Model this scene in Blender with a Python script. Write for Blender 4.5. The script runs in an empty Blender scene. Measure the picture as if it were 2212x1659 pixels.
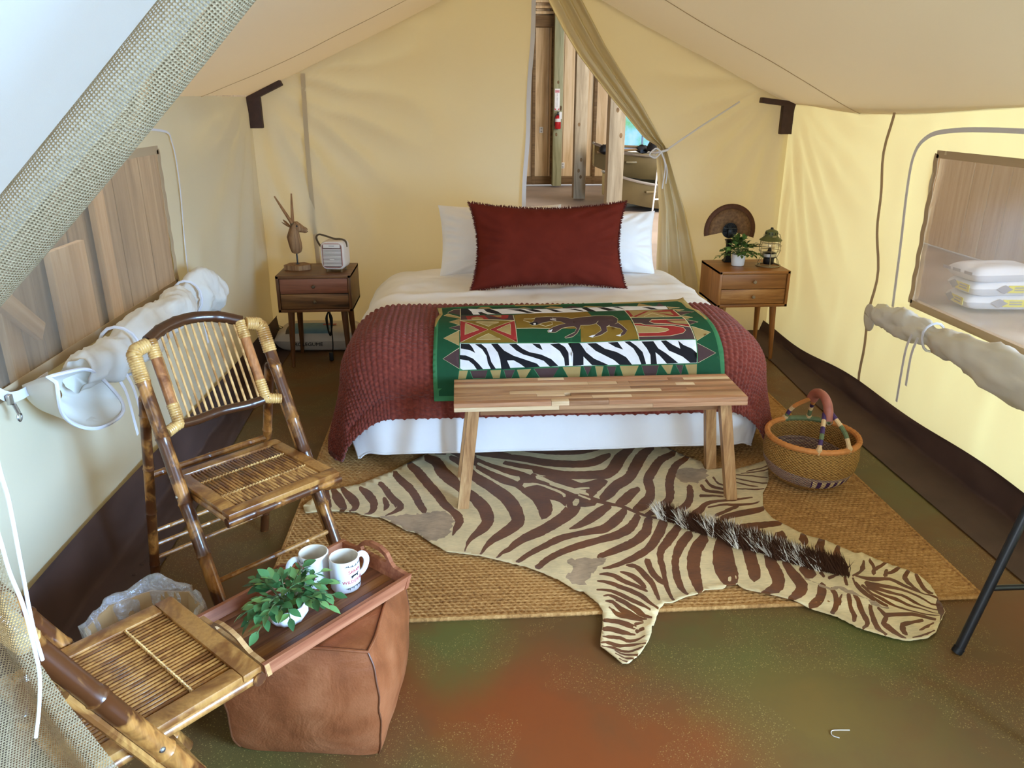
import bpy, bmesh, math, random
import numpy as np
from mathutils import Vector, Matrix, Euler
from mathutils.geometry import delaunay_2d_cdt
PI = math.pi
random.seed(7)
scene = bpy.context.scene
COL = scene.collection

# ------------------------------------------------------------------ camera
F_PX, CX, CY = 1661.0, 1106.0, 829.5
PITCH = math.atan(609.5 / F_PX)
YAW = math.atan(116.0 / math.hypot(F_PX, 609.5))
cam = bpy.data.cameras.new('camera')
cam.sensor_fit = 'HORIZONTAL'
cam.sensor_width = 36.0
cam.lens = F_PX / 2212.0 * 36.0
cam.clip_start = 0.02
cam.clip_end = 200
cam_o = bpy.data.objects.new('camera', cam)
COL.objects.link(cam_o)
cam_o.location = (0, 0, 1.6)
cam_o.rotation_euler = (PI / 2 - PITCH, 0, -YAW)
scene.camera = cam_o

# ------------------------------------------------------------------ world and large lights
world = bpy.data.worlds.new('world')
scene.world = world
world.use_nodes = True
bg = world.node_tree.nodes['Background']
bg.inputs[0].default_value = (0.80, 0.91, 1.0, 1)
bg.inputs[1].default_value = 1.35

def area(name, loc, target, sx, sy, energy, color):
    l = bpy.data.lights.new(name, 'AREA')
    l.shape = 'RECTANGLE'
    l.size, l.size_y = sx, sy
    l.energy = energy
    l.color = color
    o = bpy.data.objects.new(name, l)
    COL.objects.link(o)
    o.location = loc
    o.rotation_euler = (Vector(target) - Vector(loc)).to_track_quat('-Z', 'Y').to_euler()
    return o

# front daylight by an added lamp, set far right to reach the left wall
area('left_wall_daylight_fill', (4.3, -1.3, 1.6), (-1.3, 2.2, 0.8), 2.2, 2.2, 1100, (0.36, 0.62, 1.0))
area('right_wall_daylight_fill', (-1.6, -3.2, 2.0), (2.0, 2.8, 0.6), 2.6, 2.4, 85, (0.72, 0.86, 1.0))  # second lamp added at the front, brightens the inside of the right wall
# daylight from the barn's window wall on the right of the tent
area('barn_side_window_daylight', (5.35, 3.4, 2.1), (2.2, 3.4, 1.0), 4.5, 2.2, 135, (1.0, 0.95, 0.84))
area('left_gap_fill', (-1.85, 4.6, 4.0), (-1.85, 4.6, 0), 0.8, 5.0, 60, (1.0, 0.96, 0.90))  # added lamp, no opening known there; brightens the left boards and canvas
# daylight in the far end of the barn
area('barn_far_window_daylight', (5.3, 11.0, 2.4), (2.0, 12.5, 0.6), 4.5, 2.6, 430, (1.0, 0.97, 0.94))
area('back_wall_fill', (0.9, 8.2, 4.05), (0.9, 8.0, 0), 4.0, 3.0, 52, (1.0, 0.95, 0.86))  # added overhead lamp, backlights the rear canvas wall
area('tent_roof_fill', (0.5, 3.4, 4.05), (0.5, 3.4, 0), 3.4, 3.4, 28, (1.0, 0.97, 0.92))  # lamp added above the tent, sends light through the canvas onto the bed

scene.view_settings.view_transform = 'Standard'
scene.view_settings.look = 'None'
scene.view_settings.exposure = 0.26
scene.view_settings.gamma = 1.0
scene.view_settings.use_curve_mapping = False
scene.cycles.use_denoising = True
scene.cycles.use_light_tree = False
scene.cycles.max_bounces = 4
scene.cycles.diffuse_bounces = 4
scene.cycles.glossy_bounces = 2
scene.cycles.transmission_bounces = 4
scene.cycles.transparent_max_bounces = 8
scene.cycles.caustics_reflective = False
scene.cycles.caustics_refractive = False
scene.cycles.use_adaptive_sampling = True
scene.cycles.adaptive_threshold = 0.09
scene.cycles.sample_clamp_indirect = 6.0

# ------------------------------------------------------------------ helpers
def srgb(r, g, b):
    def f(c):
        c = c / 255.0
        return c / 12.92 if c <= 0.04045 else ((c + 0.055) / 1.055) ** 2.4
    return (f(r), f(g), f(b), 1.0)

def _hash(ix, iy, seed):
    h = (ix * 374761393 + iy * 668265263 + seed * 974634777) & 0xFFFFFFFF
    h = ((h ^ (h >> 13)) * 1274126177) & 0xFFFFFFFF
    return ((h ^ (h >> 16)) & 0xFFFF) / 65535.0 * 2 - 1

def vnoise(x, y, seed=0):
    x = np.asarray(x, float); y = np.asarray(y, float)
    ix = np.floor(x).astype(np.int64); iy = np.floor(y).astype(np.int64)
    fx = x - ix; fy = y - iy
    fx = fx * fx * (3 - 2 * fx); fy = fy * fy * (3 - 2 * fy)
    a = _hash(ix, iy, seed); b = _hash(ix + 1, iy, seed); c = _hash(ix, iy + 1, seed); d = _hash(ix + 1, iy + 1, seed)
    return (a * (1 - fx) + b * fx) * (1 - fy) + (c * (1 - fx) + d * fx) * fy

def smoothstep(a, b, x):
    t = np.clip((np.asarray(x, float) - a) / (b - a), 0, 1)
    return t * t * (3 - 2 * t)

class MB:
    """collects shapes into one mesh"""
    def __init__(s):
        s.v = []; s.f = []; s.m = []
    def add(s, verts, faces, mi=0):
        o = len(s.v)
        s.v += [tuple(map(float, v)) for v in verts]
        s.f += [tuple(i + o for i in f) for f in faces]
        s.m += [mi] * len(faces)
        return s
    def box(s, c, d, mi=0, rot=None):
        x, y, z = d[0] / 2, d[1] / 2, d[2] / 2
        V = [Vector(p) for p in ((-x, -y, -z), (x, -y, -z), (x, y, -z), (-x, y, -z), (-x, -y, z), (x, -y, z), (x, y, z), (-x, y, z))]
        if rot is not None: V = [rot @ p for p in V]
        return s.add([p + Vector(c) for p in V], [(0, 3, 2, 1), (4, 5, 6, 7), (0, 1, 5, 4), (1, 2, 6, 5), (2, 3, 7, 6), (3, 0, 4, 7)], mi)
    def rbox(s, c, d, r=0.004, mi=0, rot=None):
        """box with chamfered edges"""
        x, y, z = d[0] / 2, d[1] / 2, d[2] / 2
        r = min(r, x * .9, y * .9, z * .9)
        bm = bmesh.new()
        bmesh.ops.create_cube(bm, size=1)
        for v in bm.verts: v.co = Vector((v.co.x * 2 * x, v.co.y * 2 * y, v.co.z * 2 * z))
        bmesh.ops.bevel(bm, geom=bm.edges[:], offset=r, segments=2, profile=.6, affect='EDGES')
        bm.verts.index_update()
        V = [(rot @ v.co if rot is not None else v.co) + Vector(c) for v in bm.verts]
        F = [tuple(v.index for v in f.verts) for f in bm.faces]
        bm.free()
        return s.add(V, F, mi)
    def tube(s, path, rad, n=10, mi=0, cap=True, closed=False, flat=1.0):
        P = [Vector(p) for p in path]
        m = len(P)
        if not hasattr(rad, '__len__'): rad = [rad] * m
        o = len(s.v)
        t0 = (P[1] - P[0]).normalized()
        u = t0.orthogonal().normalized()
        if abs(t0.z) < .9:
            u = t0.cross(Vector((0, 0, 1))).normalized()
        for i in range(m):
            if closed: t = (P[(i + 1) % m] - P[i - 1])
            else: t = P[min(i + 1, m - 1)] - P[max(i - 1, 0)]
            if t.length < 1e-9: t = t0
            t = t.normalized()
            u = (u - t * u.dot(t))
            u = u.normalized() if u.length > 1e-6 else t.orthogonal().normalized()
            w = t.cross(u)
            for k in range(n):
                a = 2 * PI * k / n
                s.v.append(tuple(P[i] + (u * math.cos(a) + w * math.sin(a) * flat) * rad[i]))
        mm = m if closed else m - 1
        for i in range(mm):
            a = o + i * n; b = o + ((i + 1) % m) * n
            for k in range(n):
                s.f.append((a + k, a + (k + 1) % n, b + (k + 1) % n, b + k)); s.m.append(mi)
        if cap and not closed:
            s.f.append(tuple(o + k for k in range(n - 1, -1, -1))); s.m.append(mi)
            s.f.append(tuple(o + (m - 1) * n + k for k in range(n))); s.m.append(mi)
        return s
    def lathe(s, prof, n=24, c=(0, 0, 0), mi=0, cap0=False, cap1=False):
        o = len(s.v)
        for r, z in prof:
            for k in range(n):
                a = 2 * PI * k / n
                s.v.append((c[0] + r * math.cos(a), c[1] + r * math.sin(a), c[2] + z))
        for i in range(len(prof) - 1):
            for k in range(n):
                a = o + i * n; b = a + n
                s.f.append((a + k, a + (k + 1) % n, b + (k + 1) % n, b + k)); s.m.append(mi)
        if cap0: s.f.append(tuple(o + k for k in range(n - 1, -1, -1))); s.m.append(mi)
        if cap1: s.f.append(tuple(o + (len(prof) - 1) * n + k for k in range(n))); s.m.append(mi)
        return s
    def grid(s, X, Y, Z, mi=0, closed_u=False, flip=False, mask=None):
        """X, Y, Z: arrays [rows, cols]"""
        o = len(s.v)
        r, c = X.shape
        s.v += list(zip(X.ravel().tolist(), Y.ravel().tolist(), Z.ravel().tolist()))
        for i in range(r - 1):
            for j in range(c if closed_u else c - 1):
                if mask is not None and not mask[i, j]: continue
                a, b, d, e = o + i * c + j, o + i * c + (j + 1) % c, o + (i + 1) * c + (j + 1) % c, o + (i + 1) * c + j
                s.f.append((a, e, d, b) if flip else (a, b, d, e)); s.m.append(mi)
        return s
    def plate(s, outline, z0, z1, holes=(), mi=0, tf=None):
        """flat shape with holes (2D outline), thickness z0..z1; tf maps (x, y, z) to a point"""
        tf = tf or (lambda x, y, z: (x, y, z))
        V = [Vector(p) for p in outline]; E = [(i, (i + 1) % len(outline)) for i in range(len(outline))]
        for h in holes:
            b = len(V); V += [Vector(p) for p in h]; E += [(b + i, b + (i + 1) % len(h)) for i in range(len(h))]
        res = delaunay_2d_cdt(V, E, [], 0, 1e-6)
        vs, fs = res[0], res[2]
        keep = []
        for f in fs:
            c = sum((vs[i] for i in f), Vector((0, 0))) / len(f)
            if pip1(c, outline) and not any(pip1(c, h) for h in holes): keep.append(tuple(f))
        o = len(s.v); n = len(vs)
        s.v += [tuple(tf(v.x, v.y, z0)) for v in vs] + [tuple(tf(v.x, v.y, z1)) for v in vs]
        from collections import Counter
        ec = Counter()
        for f in keep:
            s.f.append(tuple(o + n + i for i in f)); s.m.append(mi)
            s.f.append(tuple(o + i for i in reversed(f))); s.m.append(mi)
            for a, b in zip(f, f[1:] + f[:1]): ec[(a, b)] += 1
        for (a, b) in ec:
            if (b, a) not in ec:
                s.f.append((o + a, o + b, o + n + b, o + n + a)); s.m.append(mi)
        return s

def pip1(p, poly):
    x, y = p[0], p[1]; inside = False; j = len(poly) - 1
    for i in range(len(poly)):
        xi, yi = poly[i][0], poly[i][1]; xj, yj = poly[j][0], poly[j][1]
        if (yi > y) != (yj > y) and x < (xj - xi) * (y - yi) / (yj - yi) + xi: inside = not inside
        j = i
    return inside

def pipn(px, py, poly):
    """points in polygon, arrays"""
    P = np.asarray(poly, float); res = np.zeros(len(px), bool)
    lo = P.min(0); hi = P.max(0)
    idx = np.nonzero((px >= lo[0]) & (px <= hi[0]) & (py >= lo[1]) & (py <= hi[1]))[0]
    if len(idx) == 0: return res
    x = px[idx]; y = py[idx]; ins = np.zeros(len(idx), bool)
    Q = np.roll(P, 1, 0)
    for (xi, yi), (xj, yj) in zip(P, Q):
        if yi == yj: continue
        c = ((yi > y) != (yj > y)) & (x < (xj - xi) * (y - yi) / (yj - yi) + xi)
        ins ^= c
    res[idx] = ins
    return res

def mesh_of(mb, name, mats, smooth=True):
    me = bpy.data.meshes.new(name)
    me.from_pydata(mb.v, [], mb.f)
    for m in (mats if isinstance(mats, (list, tuple)) else [mats]): me.materials.append(m)
    if any(mb.m): me.polygons.foreach_set('material_index', mb.m)
    if smooth:
        me.polygons.foreach_set('use_smooth', [True] * len(me.polygons))
    me.update()
    return me

def fix_normals(me):
    bm = bmesh.new(); bm.from_mesh(me)
    bmesh.ops.recalc_face_normals(bm, faces=bm.faces[:])
    bm.to_mesh(me); bm.free()

def obj(name, mb, mats, parent=None, smooth=True, angle=40, loc=None, rot=None, recalc=False):
    me = mb if isinstance(mb, bpy.types.Mesh) else mesh_of(mb, name, mats, smooth)
    if recalc: fix_normals(me)
    if smooth and angle and not isinstance(mb, bpy.types.Mesh):
        bm = bmesh.new(); bm.from_mesh(me)
        lim = math.radians(angle)
        for e in bm.edges:
            if len(e.link_faces) == 2 and e.calc_face_angle(0) > lim: e.smooth = False
        bm.to_mesh(me); bm.free()
    o = bpy.data.objects.new(name, me)
    COL.objects.link(o)
    if parent is not None: o.parent = parent
    if loc is not None: o.location = loc
    if rot is not None: o.rotation_euler = rot
    return o

def tag(o, label, cat, group=None):
    o['label'] = label; o['category'] = cat
    if group: o['group'] = group
    return o

def thing(name, label, cat, loc=(0, 0, 0), rotz=0, group=None):
    o = bpy.data.objects.new(name, None)
    o.empty_display_size = .05
    COL.objects.link(o)
    o.location = loc; o.rotation_euler = (0, 0, rotz)
    return tag(o, label, cat, group)

def struct(name, mb, mats, label=None, **k):
    o = obj(name, mb, mats, **k)
    o['kind'] = 'structure'
    if label: o['label'] = label
    return o

def dup(o, parent=None):
    c = o.copy(); COL.objects.link(c)
    if parent is not None: c.parent = parent
    for ch in list(o.children):
        dup(ch, c)
    return c

def spline(pts, k=6):
    """catmull-rom through points"""
    P = [np.array(p, float) for p in pts]
    P = [2 * P[0] - P[1]] + P + [2 * P[-1] - P[-2]]
    r = []
    for i in range(1, len(P) - 2):
        a, b, c, d = P[i - 1:i + 3]
        for q in range(k):
            t = q / k
            r.append(.5 * (2 * b + (c - a) * t + (2 * a - 5 * b + 4 * c - d) * t * t + (3 * b - a - 3 * c + d) * t ** 3))
    r.append(P[-2])
    return r

# ------------------------------------------------------------------ materials
class NT:
    def __init__(s, name):
        s.mat = bpy.data.materials.new(name); s.mat.use_nodes = True
        s.t = s.mat.node_tree; s.b = s.t.nodes['Principled BSDF']; s.out = s.t.nodes['Material Output']
    def n(s, typ, **kw):
        nd = s.t.nodes.new(typ)
        for k, v in kw.items():
            if isinstance(k, str) and hasattr(nd, k): setattr(nd, k, v)
        return nd
    def link(s, a, b): s.t.links.new(a, b)
    def coord(s, kind='Object', scale=(1, 1, 1), rnd=0.0):
        tc = s.n('ShaderNodeTexCoord'); mp = s.n('ShaderNodeMapping')
        s.link(tc.outputs[kind], mp.inputs[0]); mp.inputs['Scale'].default_value = scale
        if rnd:
            oi = s.n('ShaderNodeObjectInfo'); mu = s.n('ShaderNodeMath'); mu.operation = 'MULTIPLY'; mu.inputs[1].default_value = rnd
            s.link(oi.outputs['Random'], mu.inputs[0]); cb = s.n('ShaderNodeCombineXYZ')
            for i in range(3): s.link(mu.outputs[0], cb.inputs[i])
            s.link(cb.outputs[0], mp.inputs['Location'])
        return mp.outputs[0]
    def noise(s, vec, scale=5, detail=4, rough=.55, dist=0):
        nd = s.n('ShaderNodeTexNoise'); nd.inputs['Scale'].default_value = scale; nd.inputs['Detail'].default_value = detail
        nd.inputs['Roughness'].default_value = rough; nd.inputs['Distortion'].default_value = dist
        if vec is not None: s.link(vec, nd.inputs['Vector'])
        return nd.outputs['Fac']
    def ramp(s, fac, stops):
        r = s.n('ShaderNodeValToRGB'); cr = r.color_ramp
        while len(cr.elements) < len(stops): cr.elements.new(.5)
        for e, (p, c) in zip(cr.elements, stops): e.position = p; e.color = c
        s.link(fac, r.inputs[0]); return r.outputs[0]
    def mix(s, fac, a, b, blend='MIX'):
        m = s.n('ShaderNodeMix'); m.data_type = 'RGBA'; m.blend_type = blend
        for v, i in ((fac, 0), (a, 6), (b, 7)):
            if hasattr(v, 'is_output'): s.link(v, m.inputs[i])
            else: m.inputs[i].default_value = v
        return m.outputs[2]
    def math(s, op, a, b=0.0, c=None):
        m = s.n('ShaderNodeMath'); m.operation = op
        for i, v in enumerate((a, b, c)):
            if v is None: continue
            if hasattr(v, 'is_output'): s.link(v, m.inputs[i])
            else: m.inputs[i].default_value = v
        return m.outputs[0]
    def bump(s, h, strength=.3, dist=.01, normal=None):
        b = s.n('ShaderNodeBump'); b.inputs['Strength'].default_value = strength; b.inputs['Distance'].default_value = dist
        s.link(h, b.inputs['Height'])
        if normal is not None: s.link(normal, b.inputs['Normal'])
        s.link(b.outputs[0], s.b.inputs['Normal']); return b.outputs[0]
    def color(s, c):
        if hasattr(c, 'is_output'): s.link(c, s.b.inputs['Base Color'])
        else: s.b.inputs['Base Color'].default_value = c
    def set(s, **k):
        for a, v in k.items():
            nm = {'rough': 'Roughness', 'metal': 'Metallic', 'spec': 'Specular IOR Level', 'sheen': 'Sheen Weight', 'coat': 'Coat Weight', 'trans': 'Transmission Weight', 'alpha': 'Alpha', 'ior': 'IOR'}[a]
            s.b.inputs[nm].default_value = v
        return s

def plain(name, c, rough=.6, metal=0, spec=.4, var=.12, scale=20, bump=0, bscale=200, rnd=5.0, **k):
    m = NT(name); v = m.coord(rnd=rnd)
    n = m.noise(v, scale, 4)
    d = tuple(x * (1 - var) for x in c[:3]) + (1,); l = tuple(min(1, x * (1 + var)) for x in c[:3]) + (1,)
    m.color(m.ramp(n, [(.3, d), (.7, l)])); m.set(rough=rough, metal=metal, spec=spec, **k)
    if bump: m.bump(m.noise(v, bscale, 3), bump, .002)
    return m.mat

def wood(name, dark, mid, light, axis=0, scale=1.0, rough=.5, rnd=9.0, contrast=1.0, spec=.35, tint=0.0):
    m = NT(name)
    sc = [26 * scale] * 3; sc[axis] = 1.6 * scale
    v = m.coord(scale=tuple(sc), rnd=rnd)
    n1 = m.noise(v, 1.0, 6, .6, 1.2); n2 = m.noise(v, 4.0, 5, .65)
    f = m.math('ADD', m.math('MULTIPLY', n1, .72), m.math('MULTIPLY', n2, .28))
    w = .16 / contrast
    col = m.ramp(f, [(.5 - w, dark), (.5, mid), (.5 + w, light)])
    if tint:
        oi = m.n('ShaderNodeObjectInfo')
        col = m.mix(m.math('MULTIPLY', oi.outputs['Random'], tint), col, dark)
    m.color(col); m.set(rough=rough, spec=spec)
    m.bump(f, .12, .003)
    return m.mat
ZOUT=[-682,2879,-653,2932,-629,2992,-536,3028,-464,3056,-390,3129,-333,3183,-264,3262,-203,3333,-171,3383,-184,3437,-146,3475,-73,3597,71,3708,234,3792,426,3845,674,3812,838,3689,889,3505,946,3376,996,3306,1034,3239,1092,3173,1087,3101,1165,3108,1224,3092,1318,3128,1388,3166,1422,3170,1379,3094,1343,2992,1310,2928,1269,2867,1228,2759,1221,2716,1227,2645,1250,2607,1279,2553,1311,2508,1367,2471,1411,2411,1435,2378,1461,2384,1484,2344,1520,2303,1563,2264,1592,2226,1597,2163,1586,2110,1587,2078,1573,2035,1550,2012,1518,1978,1483,1939,1441,1914,1369,1907,1324,1927,1252,1972,1206,2034,1137,2082,1086,2121,1012,2158,956,2182,938,2200,932,2217,893,2213,871,2194,810,2194,779,2173,735,2160,675,2128,652,2130,629,2103,613,2076,591,2027,584,2027,576,1993,554,1950,517,1898,473,1859,456,1860,440,1887,415,1926,403,1940,410,1981,425,2032,439,2103,430,2141,390,2209,367,2217,350,2238,312,2289,267,2327,200,2375,147,2401,39,2454,-81,2489,-144,2561,-200,2632,-242,2652,-306,2718,-356,2763,-394,2774,-433,2791,-454,2811,-522,2825,-593,2830,-662,2823]
ZLAY=[
(2,[-356,2763,-283,2781,-151,2791,-95,2816,-61,2767,-56,2684,-83,2599,-126,2568,-153,2570,-200,2632,-242,2652,-306,2718]),
(2,[955,3110,1025,3129,1092,3101,1082,3032,1014,2981,945,2996,934,3053]),
(1,[-621,3002,-627,2992,-626,2971,-624,2949,-620,2925,-613,2905,-605,2892,-598,2881,-589,2879,-588,2895,-592,2910,-596,2923,-598,2933,-602,2948,-607,2968,-612,2990]),
(1,[-606,3014,-612,3000,-611,2984,-609,2966,-604,2943,-595,2917,-585,2890,-574,2863,-565,2857,-562,2871,-569,2900,-576,2929,-582,2953,-586,2970,-591,2985,-595,3001]),
(1,[-583,3023,-585,2999,-580,2978,-576,2956,-569,2933,-560,2911,-550,2891,-541,2874,-533,2860,-526,2849,-523,2848,-520,2851,-522,2844,-525,2834,-524,2822,-519,2816,-512,2817,-504,2820,-498,2839,-501,2866,-506,2890,-513,2913,-522,2937,-532,2960,-541,2979,-550,2994,-561,3006,-571,3020]),
(1,[-549,3024,-546,3007,-540,2992,-533,2977,-526,2962,-518,2943,-508,2923,-499,2904,-491,2890,-487,2883,-485,2882,-483,2877,-480,2865,-478,2854,-478,2848,-481,2839,-486,2829,-486,2821,-482,2816,-474,2816,-466,2818,-457,2827,-452,2846,-450,2869,-452,2897,-460,2925,-469,2944,-478,2958,-489,2976,-501,2993,-513,3008,-524,3018,-533,3023,-542,3029]),
(1,[-471,3031,-468,3008,-457,2988,-448,2970,-439,2952,-430,2933,-421,2915,-414,2899,-409,2886,-406,2873,-403,2861,-402,2849,-402,2834,-404,2821,-407,2811,-413,2803,-420,2795,-420,2789,-418,2785,-409,2786,-400,2788,-391,2794,-383,2808,-377,2826,-374,2848,-374,2875,-377,2903,-385,2932,-396,2960,-408,2985,-422,3006,-436,3021,-450,3031,-463,3039]),
(1,[-391,3083,-391,3057,-381,3037,-372,3018,-364,2998,-355,2976,-345,2949,-333,2922,-321,2895,-310,2872,-300,2852,-294,2841,-293,2844,-293,2862,-292,2856,-296,2840,-303,2823,-312,2810,-324,2797,-335,2784,-335,2779,-333,2775,-319,2783,-306,2790,-294,2798,-283,2806,-272,2816,-263,2834,-264,2870,-272,2891,-279,2904,-289,2921,-302,2941,-314,2960,-324,2983,-334,3009,-346,3034,-358,3055,-369,3072,-379,3088]),
(1,[-355,2944,-360,2926,-355,2904,-351,2884,-349,2872,-348,2864,-347,2850,-347,2833,-344,2822,-338,2823,-333,2834,-327,2847,-325,2870,-330,2897,-338,2918,-345,2938]),
(1,[-333,3174,-333,3139,-322,3113,-311,3088,-299,3062,-287,3041,-276,3024,-267,3006,-256,2982,-245,2954,-234,2927,-226,2901,-219,2874,-210,2847,-201,2825,-193,2808,-185,2792,-170,2792,-166,2823,-172,2841,-179,2859,-184,2877,-191,2901,-198,2930,-207,2962,-218,2995,-231,3027,-244,3057,-258,3081,-269,3099,-280,3115,-292,3135,-305,3157,-318,3179]),
(1,[-277,3263,-275,3225,-262,3201,-250,3179,-240,3156,-230,3133,-220,3106,-207,3076,-194,3046,-181,3016,-168,2986,-157,2961,-146,2937,-137,2914,-129,2892,-120,2867,-109,2841,-95,2819,-82,2800,-71,2783,-64,2768,-60,2756,-58,2745,-54,2734,-52,2726,-51,2723,-51,2715,-54,2698,-57,2677,-59,2657,-61,2637,-63,2617,-61,2611,-58,2612,-51,2627,-44,2641,-37,2655,-30,2670,-22,2688,-16,2714,-17,2744,-21,2768,-27,2786,-35,2801,-44,2813,-53,2826,-63,2846,-74,2869,-83,2890,-90,2911,-98,2935,-107,2962,-117,2989,-128,3015,-140,3041,-152,3072,-166,3103,-178,3133,-190,3162,-202,3191,-216,3220,-232,3243,-248,3259,-263,3275]),
(1,[-200,3328,-195,3290,-178,3267,-164,3245,-155,3226,-151,3207,-145,3174,-132,3131,-116,3096,-100,3068,-85,3044,-72,3023,-59,3004,-45,2983,-33,2964,-21,2946,-10,2928,-1,2912,7,2895,16,2874,25,2851,34,2827,41,2804,46,2784,50,2762,53,2744,55,2733,56,2727,57,2722,55,2711,49,2696,41,2677,33,2658,23,2638,13,2617,5,2597,-2,2578,-8,2557,-11,2535,-14,2512,-16,2490,-15,2486,-12,2487,-8,2509,-3,2529,2,2547,10,2561,18,2573,28,2585,39,2597,52,2610,65,2624,77,2640,88,2659,98,2683,105,2712,107,2742,106,2771,102,2802,95,2835,85,2866,73,2895,59,2920,46,2941,35,2960,25,2977,14,2994,2,3013,-9,3031,-20,3050,-31,3074,-41,3099,-52,3127,-67,3157,-80,3184,-91,3206,-98,3231,-108,3267,-125,3308,-148,3332,-169,3341,-187,3349]),
(1,[-83,3320,-81,3290,-66,3269,-53,3250,-42,3230,-34,3210,-25,3185,-14,3156,-2,3126,12,3096,27,3065,44,3037,60,3013,76,2990,90,2967,103,2944,116,2921,128,2899,139,2880,147,2860,154,2838,160,2813,166,2789,170,2769,172,2753,174,2735,176,2721,178,2723,179,2725,171,2709,156,2685,138,2660,122,2637,104,2615,88,2591,75,2568,65,2546,57,2524,50,2503,45,2484,41,2464,42,2458,46,2458,53,2475,60,2491,68,2506,78,2522,90,2536,102,2550,119,2564,138,2578,157,2594,177,2614,198,2637,216,2664,229,2704,231,2741,230,2764,229,2789,225,2817,219,2845,212,2876,202,2907,190,2937,176,2964,162,2986,148,3006,134,3028,119,3050,103,3072,85,3095,68,3116,53,3137,39,3161,25,3188,13,3213,1,3238,-9,3264,-23,3289,-40,3308,-56,3322,-72,3335]),
(1,[42,3205,44,3183,63,3156,82,3129,101,3102,119,3078,136,3055,155,3033,177,3017,197,3005,212,2993,220,2980,228,2963,238,2941,251,2917,264,2894,274,2871,281,2850,285,2830,287,2814,288,2804,288,2797,289,2793,292,2787,292,2770,291,2747,298,2713,318,2720,329,2734,341,2753,351,2785,354,2821,352,2853,347,2883,337,2909,325,2930,312,2951,297,2973,282,2994,269,3013,260,3031,249,3052,233,3073,212,3087,190,3097,171,3107,153,3122,135,3140,116,3159,94,3178,73,3197,51,3215]),
(1,[-146,3455,-138,3408,-120,3396,-103,3385,-83,3367,-59,3336,-32,3299,-3,3262,23,3231,49,3203,76,3177,101,3154,127,3133,153,3112,179,3093,205,3075,227,3057,244,3040,260,3022,277,3005,296,2990,316,2977,335,2963,364,3000,363,3065,343,3084,325,3102,307,3120,289,3135,271,3150,250,3165,225,3181,198,3196,172,3213,146,3233,121,3255,96,3278,69,3303,42,3327,15,3353,-14,3382,-44,3413,-71,3440,-94,3459,-113,3473,-131,3486]),
(1,[-68,3419,-62,3389,-22,3366,19,3343,59,3323,99,3307,137,3294,168,3284,185,3279,195,3277,205,3275,218,3302,213,3338,203,3345,193,3352,175,3360,143,3368,104,3376,65,3387,24,3403,-17,3422,-58,3441]),
(1,[58,3448,63,3427,103,3418,142,3408,175,3400,192,3394,202,3390,212,3386,223,3407,219,3435,209,3442,198,3448,179,3453,146,3459,105,3463,65,3468]),
(1,[-152,3362,-148,3352,-99,3344,-95,3358,-99,3373,-149,3371]),
(1,[139,3146,146,3058,153,3047,161,3034,176,3022,198,3012,225,3004,252,2995,277,2985,303,2974,329,2962,354,2950,378,2938,402,2925,425,2910,448,2894,470,2879,489,2867,506,2856,524,2845,543,2834,563,2822,583,2811,603,2803,623,2796,641,2785,658,2770,673,2752,688,2735,702,2722,715,2711,729,2701,743,2693,757,2686,772,2680,778,2687,778,2697,763,2704,749,2711,736,2719,723,2730,711,2742,697,2756,682,2773,667,2792,649,2808,630,2820,610,2829,592,2840,573,2854,554,2869,536,2884,518,2896,500,2906,481,2918,459,2933,435,2948,412,2965,389,2983,366,3002,344,3023,322,3051,301,3081,278,3111,252,3140,227,3166,207,3185,194,3194,186,3196,176,3198]),
(1,[203,3413,208,3388,244,3373,279,3359,316,3344,351,3331,387,3318,424,3308,462,3303,500,3301,537,3304,569,3313,599,3327,629,3344,660,3364,692,3385,725,3408,732,3428,727,3441,694,3425,663,3409,632,3396,602,3384,574,3374,544,3369,509,3369,471,3373,434,3379,397,3388,361,3399,325,3410,287,3419,250,3426,212,3434]),
(1,[190,3310,195,3279,223,3267,251,3255,279,3242,304,3228,329,3212,355,3198,382,3188,408,3180,435,3174,461,3169,489,3164,515,3163,540,3164,563,3167,586,3174,606,3186,624,3200,640,3216,655,3234,670,3254,685,3274,692,3301,684,3314,668,3307,653,3299,637,3290,620,3276,605,3262,589,3251,570,3243,548,3238,525,3235,499,3236,473,3241,446,3246,419,3253,394,3261,368,3270,342,3283,316,3297,289,3310,260,3320,230,3328,201,3335]),
(1,[168,3238,173,3204,206,3186,239,3168,270,3150,296,3132,319,3115,343,3099,368,3084,393,3070,419,3059,445,3053,471,3050,498,3048,525,3046,552,3046,576,3046,595,3043,614,3041,638,3049,664,3074,686,3104,706,3136,722,3170,733,3197,741,3218,755,3247,775,3282,795,3315,809,3340,820,3360,832,3381,837,3406,828,3413,815,3403,802,3392,786,3377,764,3357,740,3332,715,3301,694,3264,682,3236,672,3215,659,3187,646,3160,635,3144,625,3136,610,3133,589,3131,564,3128,536,3127,509,3127,483,3129,458,3132,434,3138,409,3149,385,3163,360,3178,335,3192,310,3205,282,3219,250,3234,216,3249,181,3263]),
(1,[335,3077,337,3059,354,3048,371,3037,389,3025,406,3011,424,2996,442,2982,458,2970,474,2959,492,2950,511,2946,530,2945,548,2947,564,2951,580,2958,593,2966,602,2976,609,2989,616,3002,623,3020,618,3034,612,3041,606,3048,597,3051,584,3047,569,3040,554,3032,537,3024,520,3016,505,3014,492,3023,478,3039,462,3054,443,3066,422,3077,401,3085,381,3089,362,3091,343,3092]),
(1,[511,2928,524,2909,535,2912,547,2916,561,2925,576,2941,592,2962,609,2984,618,3024,604,3042,586,3032,569,3022,554,3010,541,2997,531,2981,520,2966]),
(1,[519,2886,530,2880,559,2913,562,2950,545,2958,521,2910]),
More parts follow.
